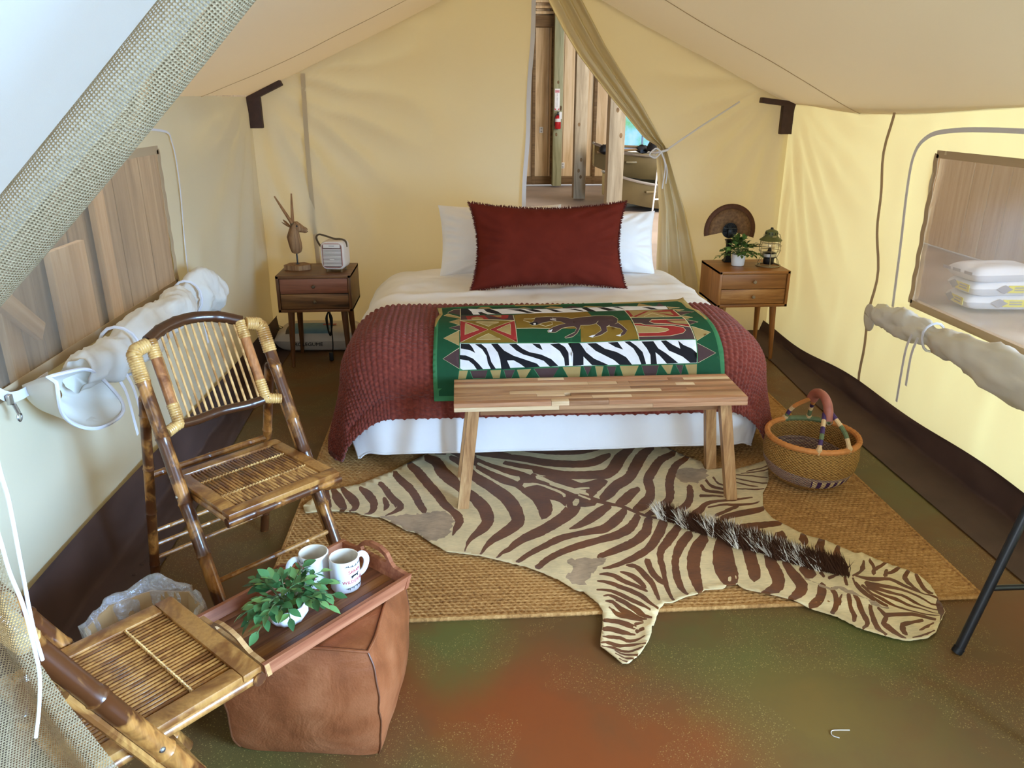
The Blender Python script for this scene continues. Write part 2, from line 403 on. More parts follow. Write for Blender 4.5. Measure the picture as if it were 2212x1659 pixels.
(1,[918,3375,907,3387,882,3369,856,3349,828,3317,801,3274,780,3230,760,3187,742,3146,727,3109,713,3082,697,3064,676,3046,651,3023,630,2995,612,2970,598,2948,587,2928,576,2907,564,2886,559,2849,574,2838,588,2848,602,2859,618,2875,634,2898,649,2922,663,2942,681,2959,704,2979,730,3008,756,3049,776,3090,795,3128,814,3168,832,3207,847,3239,865,3271,887,3306,910,3343]),
(1,[754,2951,745,2962,732,2955,718,2948,702,2936,685,2918,669,2898,655,2881,644,2866,634,2850,623,2833,616,2806,626,2794,638,2797,651,2801,666,2811,683,2831,699,2853,712,2873,724,2891,736,2908,748,2926]),
(1,[1006,3293,999,3311,970,3296,941,3281,911,3258,884,3224,863,3188,846,3155,827,3123,806,3084,787,3036,777,2986,775,2950,773,2925,768,2907,763,2893,758,2882,750,2870,738,2854,725,2838,713,2822,700,2805,686,2786,678,2758,688,2744,703,2749,718,2754,734,2765,752,2783,769,2807,786,2836,800,2869,809,2901,816,2935,820,2972,824,3002,827,3019,836,3040,851,3068,869,3102,886,3136,901,3164,916,3187,938,3212,966,3237,995,3263]),
(1,[1056,3237,1050,3249,1026,3235,1000,3220,972,3196,947,3160,925,3120,907,3080,892,3043,880,3007,869,2968,860,2929,854,2895,848,2874,841,2860,828,2842,812,2823,797,2806,781,2791,765,2776,751,2762,739,2748,725,2735,719,2715,725,2705,739,2711,752,2717,767,2725,784,2737,802,2751,820,2769,839,2789,858,2815,878,2851,892,2896,900,2935,907,2966,916,2995,926,3023,937,3051,951,3084,965,3115,980,3142,999,3166,1023,3190,1048,3215]),
(1,[975,2969,957,2946,952,2922,947,2900,941,2880,933,2858,924,2837,914,2819,900,2803,882,2785,862,2768,843,2752,823,2738,806,2725,792,2718,781,2713,769,2707,764,2697,766,2689,778,2690,789,2691,803,2694,821,2701,840,2709,861,2721,882,2735,905,2753,927,2778,946,2811,959,2844,970,2875,977,2905,981,2931,985,2955]),
(1,[894,2683,907,2671,925,2688,943,2706,962,2725,978,2747,991,2766,1003,2781,1017,2791,1032,2798,1051,2804,1074,2807,1100,2807,1127,2809,1154,2815,1181,2822,1210,2830,1213,2835,1213,2840,1186,2837,1159,2833,1134,2831,1107,2829,1080,2827,1057,2826,1038,2824,1022,2822,1005,2816,986,2801,971,2784,956,2769,939,2753,921,2735,903,2717]),
(1,[996,2763,997,2757,1021,2764,1045,2771,1066,2774,1081,2772,1094,2767,1111,2764,1136,2765,1164,2768,1188,2771,1203,2775,1213,2780,1223,2785,1226,2789,1225,2792,1216,2792,1208,2791,1194,2790,1171,2789,1144,2788,1120,2788,1103,2790,1089,2794,1072,2794,1049,2788,1024,2779,1000,2771]),
(1,[1001,2693,1005,2684,1029,2698,1054,2713,1077,2726,1094,2737,1109,2746,1125,2756,1131,2767,1128,2774,1113,2768,1098,2762,1080,2753,1057,2739,1032,2724,1008,2709]),
(1,[1014,2664,1018,2650,1042,2659,1066,2668,1089,2676,1109,2681,1130,2686,1151,2692,1173,2698,1194,2705,1216,2711,1229,2732,1227,2749,1206,2745,1185,2742,1164,2738,1143,2735,1123,2732,1100,2725,1074,2713,1049,2699,1024,2685]),
(1,[990,2865,991,2852,1009,2852,1028,2852,1046,2852,1061,2851,1075,2849,1090,2848,1093,2853,1093,2858,1080,2862,1066,2866,1052,2870,1034,2873,1016,2875,998,2877]),
(1,[1028,2966,1020,2951,1019,2934,1019,2914,1027,2896,1046,2886,1072,2880,1098,2874,1104,2883,1105,2893,1080,2903,1056,2912,1040,2923,1035,2934,1035,2947,1035,2964]),
(1,[1063,3011,1057,2999,1057,2977,1058,2953,1063,2933,1076,2921,1093,2915,1109,2910,1115,2917,1116,2926,1101,2936,1087,2945,1077,2956,1072,2971,1071,2991,1069,3012]),
(1,[1102,3035,1098,3026,1098,3006,1098,2986,1101,2968,1107,2957,1114,2951,1121,2945,1126,2950,1127,2958,1120,2965,1114,2972,1110,2981,1108,2996,1108,3016,1107,3035]),
(1,[1196,3014,1195,3008,1216,2995,1238,2981,1260,2969,1279,2960,1298,2951,1318,2943,1323,2949,1324,2956,1304,2964,1285,2972,1265,2982,1244,2993,1222,3006,1199,3019]),
(1,[1184,2982,1183,2975,1201,2960,1219,2944,1236,2932,1249,2928,1260,2927,1271,2927,1274,2931,1274,2935,1263,2937,1254,2939,1242,2945,1225,2956,1207,2971,1188,2986]),
(1,[1212,3047,1212,3042,1235,3037,1258,3031,1280,3025,1301,3017,1320,3008,1339,2998,1343,3003,1344,3009,1325,3019,1305,3028,1285,3036,1262,3042,1239,3046,1215,3051]),
(1,[1237,3056,1237,3052,1375,3075,1380,3083,1380,3089,1240,3061]),
(1,[1271,3077,1272,3073,1389,3111,1393,3118,1393,3123,1274,3082]),
(1,[1167,2916,1167,2911,1283,2892,1288,2898,1288,2904,1171,2921]),
(1,[272,3011,273,2992,284,2976,294,2960,304,2945,314,2927,324,2905,338,2885,354,2872,369,2864,381,2855,389,2845,397,2833,405,2817,414,2801,416,2792,413,2819,415,2831,406,2810,393,2785,379,2764,362,2743,343,2722,324,2701,304,2681,283,2662,263,2644,241,2626,220,2608,202,2589,185,2570,171,2552,161,2536,154,2523,149,2513,142,2505,132,2497,123,2485,114,2470,107,2454,101,2437,101,2432,104,2431,113,2444,121,2456,129,2466,138,2471,147,2475,158,2482,167,2493,175,2502,184,2512,197,2524,213,2537,231,2550,251,2563,272,2576,295,2591,317,2610,338,2629,358,2648,378,2666,398,2685,418,2707,438,2732,458,2764,476,2820,468,2883,450,2899,438,2906,427,2915,415,2924,401,2933,385,2940,370,2944,359,2950,349,2964,337,2982,324,3000,309,3011,294,3017,281,3022]),
(1,[414,2888,416,2853,432,2835,449,2817,468,2804,489,2802,509,2805,530,2809,543,2832,540,2859,522,2871,505,2882,488,2892,470,2899,451,2905,431,2911]),
(1,[603,2819,591,2831,573,2818,554,2806,535,2789,515,2768,496,2745,478,2723,462,2704,447,2686,433,2670,421,2658,411,2648,399,2637,398,2631,400,2627,411,2628,423,2629,436,2634,453,2641,470,2652,488,2665,508,2682,528,2702,547,2722,564,2744,580,2766,597,2789]),
(1,[659,2782,642,2787,625,2766,609,2746,592,2726,574,2702,556,2678,539,2659,523,2648,503,2639,480,2631,456,2622,431,2613,407,2605,385,2597,364,2590,342,2578,319,2560,296,2540,273,2519,251,2501,230,2483,211,2465,196,2448,185,2433,173,2417,173,2401,181,2396,193,2409,205,2422,219,2435,237,2450,258,2467,279,2483,302,2500,325,2517,346,2531,367,2544,386,2554,406,2563,430,2570,454,2575,477,2580,498,2583,520,2586,544,2595,568,2616,591,2640,610,2666,628,2693,642,2721,656,2749]),
(1,[700,2734,681,2731,665,2702,650,2677,636,2657,620,2639,600,2621,577,2603,551,2587,522,2573,494,2560,471,2550,450,2542,426,2531,400,2517,371,2502,344,2485,321,2468,299,2449,280,2431,264,2413,252,2396,239,2380,239,2356,252,2350,264,2367,275,2383,289,2399,307,2415,327,2430,348,2445,374,2459,401,2472,427,2484,450,2495,471,2503,493,2512,521,2522,550,2531,578,2543,604,2559,628,2577,652,2602,672,2637,687,2671,701,2704]),
(1,[737,2714,715,2697,703,2663,692,2633,682,2611,669,2591,651,2567,631,2545,610,2528,588,2513,566,2498,548,2486,532,2476,517,2466,504,2457,491,2448,479,2439,473,2422,480,2410,492,2415,505,2420,518,2426,533,2433,550,2441,568,2450,589,2462,613,2475,637,2492,661,2513,685,2538,709,2571,726,2612,736,2651,746,2686]),
(1,[796,2688,771,2679,756,2648,742,2618,727,2589,712,2558,697,2529,681,2502,664,2481,644,2461,624,2444,606,2429,589,2416,571,2404,554,2393,538,2382,524,2374,510,2368,498,2363,484,2358,481,2353,483,2347,496,2347,509,2347,523,2349,539,2355,555,2364,572,2373,590,2381,608,2390,628,2403,650,2419,672,2439,695,2463,717,2491,737,2522,755,2553,772,2586,786,2619,800,2651]),
(1,[843,2634,823,2635,804,2608,785,2582,768,2557,751,2532,734,2505,718,2478,707,2454,700,2432,696,2409,692,2382,690,2356,689,2332,686,2311,683,2290,680,2268,678,2248,676,2227,675,2205,677,2183,680,2162,683,2141,687,2139,691,2146,691,2170,692,2192,693,2214,695,2234,697,2254,699,2273,703,2294,707,2315,711,2338,714,2365,716,2390,720,2411,725,2426,730,2437,737,2449,751,2467,768,2487,787,2512,805,2541,822,2570,840,2599]),
(1,[653,2405,640,2383,640,2360,641,2337,642,2314,646,2293,652,2275,657,2260,664,2250,670,2244,676,2239,686,2246,689,2262,685,2270,681,2276,677,2285,673,2299,669,2316,667,2333,666,2353,667,2375,667,2398]),
(1,[569,2366,570,2360,580,2355,589,2350,597,2343,602,2332,607,2317,612,2299,619,2279,626,2258,631,2239,632,2222,631,2205,631,2188,633,2174,635,2162,637,2150,642,2149,646,2156,647,2169,647,2183,648,2197,649,2213,651,2232,650,2254,646,2278,639,2302,633,2323,626,2341,619,2357,609,2369,597,2374,584,2373,572,2371]),
(1,[876,2580,855,2585,834,2559,813,2532,793,2502,777,2472,764,2442,753,2412,743,2382,736,2352,729,2323,724,2293,721,2262,720,2232,724,2208,731,2187,737,2168,743,2168,748,2177,747,2202,746,2225,747,2248,749,2273,753,2300,758,2327,763,2353,770,2378,778,2401,789,2423,801,2443,815,2464,831,2487,850,2513,870,2540]),
(1,[928,2554,904,2557,885,2533,864,2507,842,2475,824,2441,808,2405,795,2367,786,2331,781,2299,778,2270,777,2243,777,2217,777,2198,777,2190,777,2186,777,2178,781,2167,791,2174,796,2181,801,2190,807,2206,813,2230,819,2258,825,2285,831,2313,836,2339,843,2362,852,2386,863,2411,874,2435,888,2458,904,2483,922,2510]),
(1,[994,2553,959,2525,944,2497,928,2467,914,2433,902,2399,891,2364,884,2327,880,2294,881,2269,882,2254,883,2246,883,2234,883,2219,901,2194,934,2224,942,2240,951,2259,960,2286,966,2315,969,2339,972,2358,977,2380,983,2406,989,2433,994,2459,999,2486,1006,2516]),
(1,[1065,2497,1031,2458,1024,2424,1017,2390,1010,2357,1003,2327,998,2299,993,2279,992,2271,992,2264,990,2253,998,2231,1021,2247,1028,2257,1035,2270,1043,2291,1050,2317,1055,2345,1060,2374,1068,2405,1077,2439,1085,2474]),
(1,[463,2318,464,2312,477,2309,490,2306,501,2300,511,2290,521,2276,533,2262,547,2249,562,2237,576,2226,587,2217,597,2209,608,2202,613,2205,614,2213,605,2225,596,2236,586,2247,573,2260,559,2273,546,2286,534,2300,523,2313,510,2323,494,2326,480,2325,466,2323]),
(1,[540,2328,540,2322,549,2313,557,2304,565,2295,573,2283,581,2271,588,2258,594,2247,600,2235,606,2222,613,2223,616,2233,613,2250,610,2266,605,2282,597,2297,588,2310,577,2320,566,2326,555,2329,544,2332]),
(1,[448,2277,449,2272,459,2268,469,2264,481,2257,497,2245,515,2229,532,2214,547,2201,561,2190,572,2179,580,2167,587,2154,595,2141,604,2127,613,2114,623,2100,626,2101,628,2107,621,2124,614,2141,607,2158,601,2173,594,2187,585,2201,572,2214,559,2226,543,2238,525,2252,506,2266,488,2277,474,2281,462,2281,450,2280]),
(1,[439,2226,440,2221,455,2217,470,2213,484,2207,498,2196,511,2183,523,2170,534,2158,544,2146,555,2135,568,2124,583,2114,597,2104,601,2107,601,2112,589,2127,578,2142,566,2156,555,2168,545,2179,534,2190,520,2203,506,2215,490,2225,474,2229,458,2229,442,2229]),
(1,[455,2187,456,2185,464,2185,472,2185,480,2182,489,2173,499,2160,510,2145,519,2132,528,2117,540,2103,556,2090,574,2079,592,2067,596,2070,597,2076,581,2093,566,2111,553,2127,541,2140,531,2152,521,2164,509,2177,497,2189,485,2197,474,2198,465,2195,456,2191]),
(1,[456,2159,456,2155,464,2153,470,2150,476,2145,480,2136,485,2122,494,2107,506,2094,520,2082,535,2073,549,2068,563,2067,577,2066,580,2069,580,2073,568,2080,556,2088,544,2096,531,2106,517,2117,506,2128,498,2140,492,2152,484,2162,474,2165,465,2164,457,2162]),
(1,[492,2163,492,2160,501,2151,509,2142,517,2134,525,2129,532,2126,539,2122,541,2124,542,2127,536,2134,531,2142,524,2149,515,2155,505,2160,494,2166]),
(1,[462,2128,461,2124,466,2114,471,2103,478,2093,488,2086,500,2081,514,2075,529,2070,546,2064,564,2058,566,2061,566,2064,550,2073,534,2082,519,2090,505,2096,494,2102,484,2107,477,2114,471,2121,464,2129]),
(1,[431,2063,435,2053,448,2055,460,2057,472,2056,482,2050,493,2041,503,2034,512,2029,519,2025,527,2021,536,2028,536,2040,529,2047,523,2054,515,2061,504,2068,491,2075,478,2079,463,2079,450,2077,437,2074]),
(1,[532,2048,535,2040,563,2049,565,2053,564,2056,537,2057]),
(1,[422,2019,427,2012,435,2014,442,2016,449,2016,458,2012,469,2005,482,1998,495,1995,508,1993,523,1990,525,1993,525,1997,513,2006,502,2015,491,2023,479,2030,467,2036,455,2039,443,2037,434,2033,426,2029]),
(1,[526,2008,532,2001,557,2015,561,2025,556,2031,531,2020]),
(1,[417,1986,418,1983,426,1982,434,1980,443,1979,452,1978,461,1977,470,1975,478,1969,488,1960,501,1956,517,1961,534,1971,551,1980,553,1984,551,1987,534,1980,517,1974,504,1972,494,1976,486,1984,476,1991,465,1994,456,1996,446,1996,436,1995,428,1993,419,1990]),
(1,[406,1956,408,1953,415,1954,422,1954,430,1953,439,1948,450,1941,463,1936,478,1937,494,1939,509,1942,521,1942,533,1942,545,1942,547,1945,547,1947,535,1949,523,1951,511,1952,496,1952,481,1952,468,1953,456,1957,445,1964,434,1968,424,1967,415,1963,408,1960]),
(1,[405,1940,406,1937,418,1935,429,1932,440,1929,450,1923,461,1916,473,1911,486,1910,499,1912,511,1915,520,1918,527,1922,535,1927,536,1929,535,1931,527,1929,520,1927,512,1925,500,1923,488,1922,476,1923,466,1928,455,1936,444,1942,431,1944,419,1943,407,1943]),
(1,[442,1925,442,1921,451,1913,459,1906,470,1899,482,1894,494,1891,507,1888,511,1893,510,1898,497,1902,485,1905,474,1909,463,1914,454,1921,445,1927]),
(1,[443,1909,443,1906,450,1898,458,1890,467,1884,475,1879,484,1876,493,1873,496,1875,496,1879,487,1883,479,1888,470,1892,462,1898,454,1904,445,1910]),
(1,[448,1882,448,1879,469,1861,472,1864,472,1868,451,1884]),
(1,[1117,2420,1093,2391,1087,2368,1080,2344,1074,2317,1071,2290,1069,2266,1067,2248,1063,2235,1060,2227,1060,2226,1056,2220,1043,2207,1028,2195,1018,2185,1009,2177,999,2168,994,2161,996,2156,1004,2154,1013,2152,1024,2153,1039,2156,1058,2164,1081,2183,1101,2214,1112,2242,1119,2269,1123,2298,1125,2324,1126,2345,1128,2365,1131,2385,1133,2407]),
(1,[1156,2364,1140,2339,1137,2319,1135,2298,1133,2275,1134,2253,1135,2234,1135,2216,1134,2201,1132,2193,1133,2195,1130,2190,1118,2176,1105,2163,1098,2154,1091,2147,1082,2139,1074,2124,1079,2116,1086,2115,1095,2116,1108,2121,1125,2133,1145,2149,1167,2176,1180,2210,1181,2232,1180,2251,1178,2271,1174,2289,1171,2306,1170,2323,1170,2342,1171,2361]),
(1,[1203,2322,1187,2297,1186,2280,1186,2263,1188,2247,1196,2240,1205,2240,1213,2241,1223,2248,1226,2260,1224,2269,1223,2277,1223,2284,1222,2294,1220,2307,1218,2322]),
(1,[1234,2217,1212,2201,1205,2185,1198,2172,1192,2161,1186,2152,1180,2143,1174,2135,1165,2126,1152,2115,1138,2103,1131,2088,1136,2081,1150,2086,1164,2091,1180,2101,1195,2115,1208,2132,1219,2149,1229,2168,1235,2186,1241,2201]),
(1,[1255,2186,1245,2174,1242,2160,1240,2147,1237,2135,1233,2123,1230,2114,1225,2105,1217,2093,1204,2077,1191,2060,1189,2046,1199,2047,1213,2063,1228,2079,1241,2097,1250,2115,1255,2131,1258,2144,1260,2158,1261,2171,1262,2184]),
(1,[1275,2148,1270,2146,1236,2105,1235,2093,1246,2096,1274,2142]),
(1,[1296,2151,1286,2141,1280,2124,1274,2107,1269,2088,1265,2070,1262,2053,1259,2040,1257,2033,1252,2026,1247,2016,1246,2009,1253,2011,1261,2019,1269,2030,1277,2045,1281,2063,1283,2080,1285,2096,1290,2111,1296,2128,1302,2145]),
(1,[1314,2148,1305,2135,1304,2120,1303,2105,1301,2090,1298,2074,1295,2058,1291,2041,1289,2026,1287,2014,1284,2006,1279,1999,1270,1989,1258,1977,1255,1967,1261,1966,1273,1976,1287,1987,1300,2003,1308,2022,1310,2038,1313,2052,1316,2068,1319,2085,1321,2102,1322,2118,1322,2133,1322,2148]),
(1,[1345,2096,1334,2084,1328,2066,1322,2048,1317,2029,1311,2011,1306,1991,1303,1973,1305,1958,1309,1946,1313,1934,1319,1935,1325,1944,1324,1959,1324,1973,1325,1986,1327,2002,1331,2018,1335,2036,1341,2054,1346,2072,1352,2091]),
(1,[1366,2083,1362,2075,1363,2059,1363,2043,1362,2033,1358,2029,1347,2018,1334,1998,1333,1981,1337,1971,1341,1961,1345,1950,1350,1938,1355,1928,1359,1922,1364,1919,1369,1915,1373,1917,1375,1922,1374,1929,1373,1935,1371,1944,1368,1955,1365,1968,1362,1981,1359,1992,1356,2001,1356,2004,1358,2006,1369,2018,1380,2039,1380,2057,1376,2071,1372,2084]),
(1,[1367,2038,1367,2027,1385,2029,1402,2031,1420,2031,1438,2030,1456,2028,1473,2023,1488,2016,1502,2006,1516,1996,1522,2000,1525,2007,1513,2019,1500,2031,1486,2040,1468,2047,1450,2050,1431,2052,1413,2052,1396,2052,1378,2051]),
(1,[1483,2005,1482,2012,1467,2009,1452,2006,1439,2004,1427,2003,1416,2003,1401,1996,1386,1978,1380,1964,1378,1952,1377,1944,1380,1939,1382,1935,1388,1936,1394,1945,1395,1951,1397,1957,1399,1962,1402,1970,1405,1976,1404,1976,1407,1978,1418,1983,1431,1987,1446,1991,1461,1994,1476,1997]),
(1,[1505,1986,1504,1989,1492,1985,1480,1982,1469,1977,1459,1972,1450,1966,1440,1960,1438,1956,1439,1954,1447,1956,1455,1958,1464,1962,1476,1967,1489,1974,1502,1981]),
(1,[1394,1919,1394,1916,1408,1919,1423,1921,1438,1925,1452,1930,1466,1935,1481,1941,1485,1946,1484,1949,1470,1945,1456,1941,1442,1937,1427,1932,1412,1927,1397,1923]),
(1,[1369,2249,1367,2243,1382,2231,1397,2220,1415,2211,1436,2210,1458,2213,1477,2211,1488,2200,1496,2185,1507,2168,1521,2152,1537,2136,1552,2122,1563,2113,1573,2106,1583,2098,1585,2100,1587,2103,1577,2111,1568,2119,1557,2129,1545,2146,1532,2165,1519,2183,1510,2200,1501,2215,1488,2227,1469,2232,1448,2233,1428,2235,1410,2240,1392,2246,1374,2253]),
(1,[1383,2206,1380,2195,1398,2187,1416,2178,1434,2171,1452,2164,1469,2158,1485,2150,1498,2138,1511,2125,1524,2110,1539,2097,1554,2084,1570,2070,1572,2072,1574,2075,1559,2090,1544,2104,1531,2118,1519,2134,1508,2150,1495,2163,1480,2174,1464,2182,1447,2190,1429,2198,1411,2206,1393,2214]),
(1,[1381,2193,1377,2181,1391,2169,1405,2157,1420,2145,1436,2136,1451,2128,1467,2119,1483,2106,1498,2092,1514,2079,1529,2067,1544,2057,1559,2046,1562,2048,1563,2050,1548,2062,1534,2074,1520,2087,1506,2101,1491,2117,1477,2130,1461,2142,1447,2152,1433,2163,1418,2175,1405,2187,1391,2200]),
(1,[1379,2180,1375,2170,1385,2154,1396,2137,1408,2122,1422,2111,1438,2103,1454,2094,1470,2083,1487,2072,1504,2061,1519,2050,1533,2039,1548,2028,1551,2030,1552,2032,1537,2044,1524,2056,1509,2068,1493,2080,1477,2093,1462,2105,1446,2115,1431,2124,1418,2135,1407,2150,1397,2167,1387,2184]),
(1,[1367,2196,1361,2186,1363,2168,1366,2149,1371,2131,1382,2117,1395,2104,1411,2090,1429,2077,1448,2063,1469,2050,1492,2038,1516,2027,1541,2016,1544,2018,1544,2021,1521,2033,1497,2045,1475,2058,1455,2072,1436,2087,1419,2101,1404,2115,1391,2129,1382,2143,1377,2160,1376,2179,1374,2197]),
(1,[1350,2211,1344,2201,1345,2182,1346,2164,1349,2146,1355,2131,1362,2118,1371,2106,1381,2096,1391,2088,1402,2080,1406,2083,1408,2088,1398,2097,1388,2106,1379,2116,1372,2129,1366,2143,1362,2158,1359,2175,1358,2193,1357,2212]),
(1,[1356,2239,1350,2232,1346,2213,1342,2195,1340,2176,1341,2158,1345,2142,1349,2128,1354,2116,1360,2106,1365,2095,1370,2097,1372,2102,1367,2114,1362,2125,1358,2137,1354,2152,1351,2167,1350,2183,1352,2201,1356,2218,1361,2237]),
(1,[1451,2342,1446,2339,1435,2325,1425,2311,1416,2300,1410,2291,1405,2283,1398,2275,1388,2267,1376,2261,1364,2254,1359,2247,1361,2242,1373,2248,1385,2253,1397,2260,1408,2269,1418,2278,1428,2290,1437,2306,1444,2322,1451,2337]),
(1,[1468,2341,1462,2332,1461,2319,1460,2307,1458,2296,1452,2286,1444,2273,1435,2259,1437,2246,1452,2255,1459,2270,1467,2286,1473,2303,1475,2318,1474,2330,1473,2342]),
(1,[1523,2313,1521,2318,1507,2312,1493,2307,1481,2301,1472,2296,1465,2290,1459,2285,1454,2274,1458,2271,1464,2274,1469,2277,1476,2282,1488,2288,1503,2296,1517,2304]),
(1,[1504,2281,1496,2277,1471,2244,1471,2231,1484,2237,1504,2273]),
(1,[1570,2287,1568,2292,1552,2285,1536,2277,1522,2271,1511,2268,1502,2265,1492,2263,1485,2253,1485,2246,1495,2248,1505,2250,1517,2255,1532,2262,1548,2270,1564,2279]),
(1,[1543,2303,1541,2297,1552,2285,1560,2292,1564,2302,1549,2307]),
(1,[1579,2265,1572,2266,1559,2255,1544,2242,1529,2221,1525,2202,1527,2188,1530,2175,1533,2161,1536,2146,1539,2132,1545,2134,1549,2141,1547,2156,1544,2172,1544,2187,1545,2203,1547,2217,1550,2224,1553,2229,1563,2240,1575,2253]),
(1,[1585,2239,1577,2230,1573,2213,1568,2197,1565,2180,1563,2163,1562,2146,1563,2132,1566,2124,1571,2119,1575,2114,1579,2116,1582,2121,1579,2128,1578,2135,1577,2144,1577,2158,1579,2174,1581,2191,1584,2206,1587,2222,1591,2237]),
(1,[1364,2496,1344,2488,1331,2471,1316,2451,1302,2426,1296,2402,1296,2386,1297,2373,1305,2368,1318,2384,1325,2401,1332,2416,1337,2424,1342,2434,1352,2451,1362,2471]),
(1,[1399,2439,1386,2432,1373,2414,1360,2396,1347,2374,1339,2352,1334,2335,1330,2320,1346,2310,1371,2339,1374,2354,1377,2366,1379,2376,1384,2388,1391,2406,1400,2425]),
(1,[1290,2527,1269,2495,1268,2456,1283,2453,1301,2479,1308,2523]),
(1,[1233,2561,1199,2550,1175,2507,1173,2465,1204,2474,1231,2513]),
(1,[1077,2610,1077,2596,1097,2590,1117,2583,1137,2579,1155,2581,1171,2585,1187,2589,1204,2591,1222,2593,1240,2595,1251,2607,1251,2621,1235,2625,1219,2630,1203,2633,1187,2634,1172,2633,1155,2632,1134,2629,1110,2626,1086,2623]),
(1,[1035,2610,1029,2579,1040,2560,1052,2541,1065,2525,1080,2515,1093,2510,1107,2504,1145,2550,1148,2605,1132,2605,1118,2605,1105,2607,1089,2612,1072,2619,1055,2628]),
(1,[1021,2673,1026,2659,1044,2666,1061,2674,1080,2681,1102,2687,1125,2693,1149,2699,1172,2706,1195,2713,1219,2721,1229,2736,1228,2749,1205,2747,1183,2744,1160,2741,1136,2735,1112,2729,1089,2721,1068,2712,1050,2703,1032,2694]),
(1,[1231,2304,1217,2284,1217,2250,1226,2249,1237,2264,1243,2302]),
(1,[1257,2283,1249,2271,1250,2243,1256,2243,1263,2253,1265,2283]),
(1,[1264,2238,1267,2230,1311,2252,1316,2260,1314,2265,1272,2250]),
(1,[1332,2250,1323,2241,1309,2193,1314,2190,1321,2197,1337,2246]),
(0,[50,3239,51,3223,69,3204,86,3185,107,3163,134,3138,163,3112,188,3088,203,3072,214,3059,225,3046,238,3065,236,3097,223,3101,210,3106,194,3116,169,3138,140,3166,113,3191,92,3212,74,3230,56,3247]),
(0,[47,3313,48,3300,70,3277,93,3254,122,3230,160,3204,204,3178,240,3155,261,3138,274,3124,288,3110,301,3131,299,3162,283,3167,268,3172,245,3182,208,3204,165,3230,126,3256,98,3278,75,3299,52,3321]),
(0,[310,3094,310,3070,327,3054,345,3039,363,3022,381,3003,400,2983,417,2964,432,2947,445,2932,457,2920,465,2914,471,2912,477,2910,482,2918,481,2928,476,2932,471,2935,464,2941,453,2954,440,2970,425,2988,408,3007,389,3027,370,3047,353,3067,337,3087,320,3107]),
(0,[474,2905,474,2897,518,2857,523,2863,523,2872,479,2910]),
(0,[452,2958,453,2951,467,2951,480,2951,494,2951,506,2952,518,2954,530,2956,534,2964,532,2971,520,2971,508,2971,496,2970,483,2968,469,2966,455,2964]),
(0,[441,2817,455,2813,471,2844,472,2870,459,2873,441,2846]),
(0,[244,3007,251,2987,270,2996,289,3005,307,3007,323,3000,338,2987,353,2971,369,2956,385,2941,397,2926,404,2914,407,2903,410,2891,419,2895,423,2914,418,2923,412,2933,404,2944,390,2959,374,2974,358,2989,342,3003,326,3015,309,3025,290,3029,271,3030,252,3030]),
(0,[924,2273,916,2267,910,2246,913,2240,919,2245,927,2266]),
(0,[946,2274,944,2272,939,2258,940,2256,942,2258,947,2272]),
(2,[362,2417,427,2421,512,2415,492,2378,446,2330,402,2262,369,2257,346,2301,376,2364]),
(0,[527,2035,527,2030,531,2026,536,2022,541,2020,546,2027,547,2033,547,2039,545,2041,543,2038,542,2033,541,2028,542,2028,540,2030,535,2034,531,2038]),
(3,[1594,2110,1589,2078,1573,2035,1550,2012,1520,1981,1545,2018,1560,2061,1571,2085]),
(2,[1179,2247,1178,2243,1194,2224,1210,2206,1229,2189,1251,2179,1275,2171,1297,2160,1312,2144,1325,2125,1340,2108,1359,2095,1379,2085,1399,2074,1403,2077,1404,2081,1384,2093,1365,2105,1348,2119,1333,2136,1321,2155,1305,2171,1282,2182,1257,2189,1234,2198,1216,2214,1199,2231,1182,2249]),
]
ZMANE=[775,2689,834,2644,872,2597,923,2550,973,2521,1014,2494,999,2462,1032,2444,1074,2425,1103,2407,1130,2374,1158,2357,1186,2340,1218,2316,1255,2291,1290,2274,1342,2249]
BOUT=[-126,1624,63,1592,257,1591,490,1577,748,1568,922,1550,1092,1532,1128,1510,1120,1703,1139,1759,1145,1890,1159,1972,1167,2041,1166,2138,1166,2167,-136,2167,-137,2063,-133,1973,-127,1818,-112,1743]
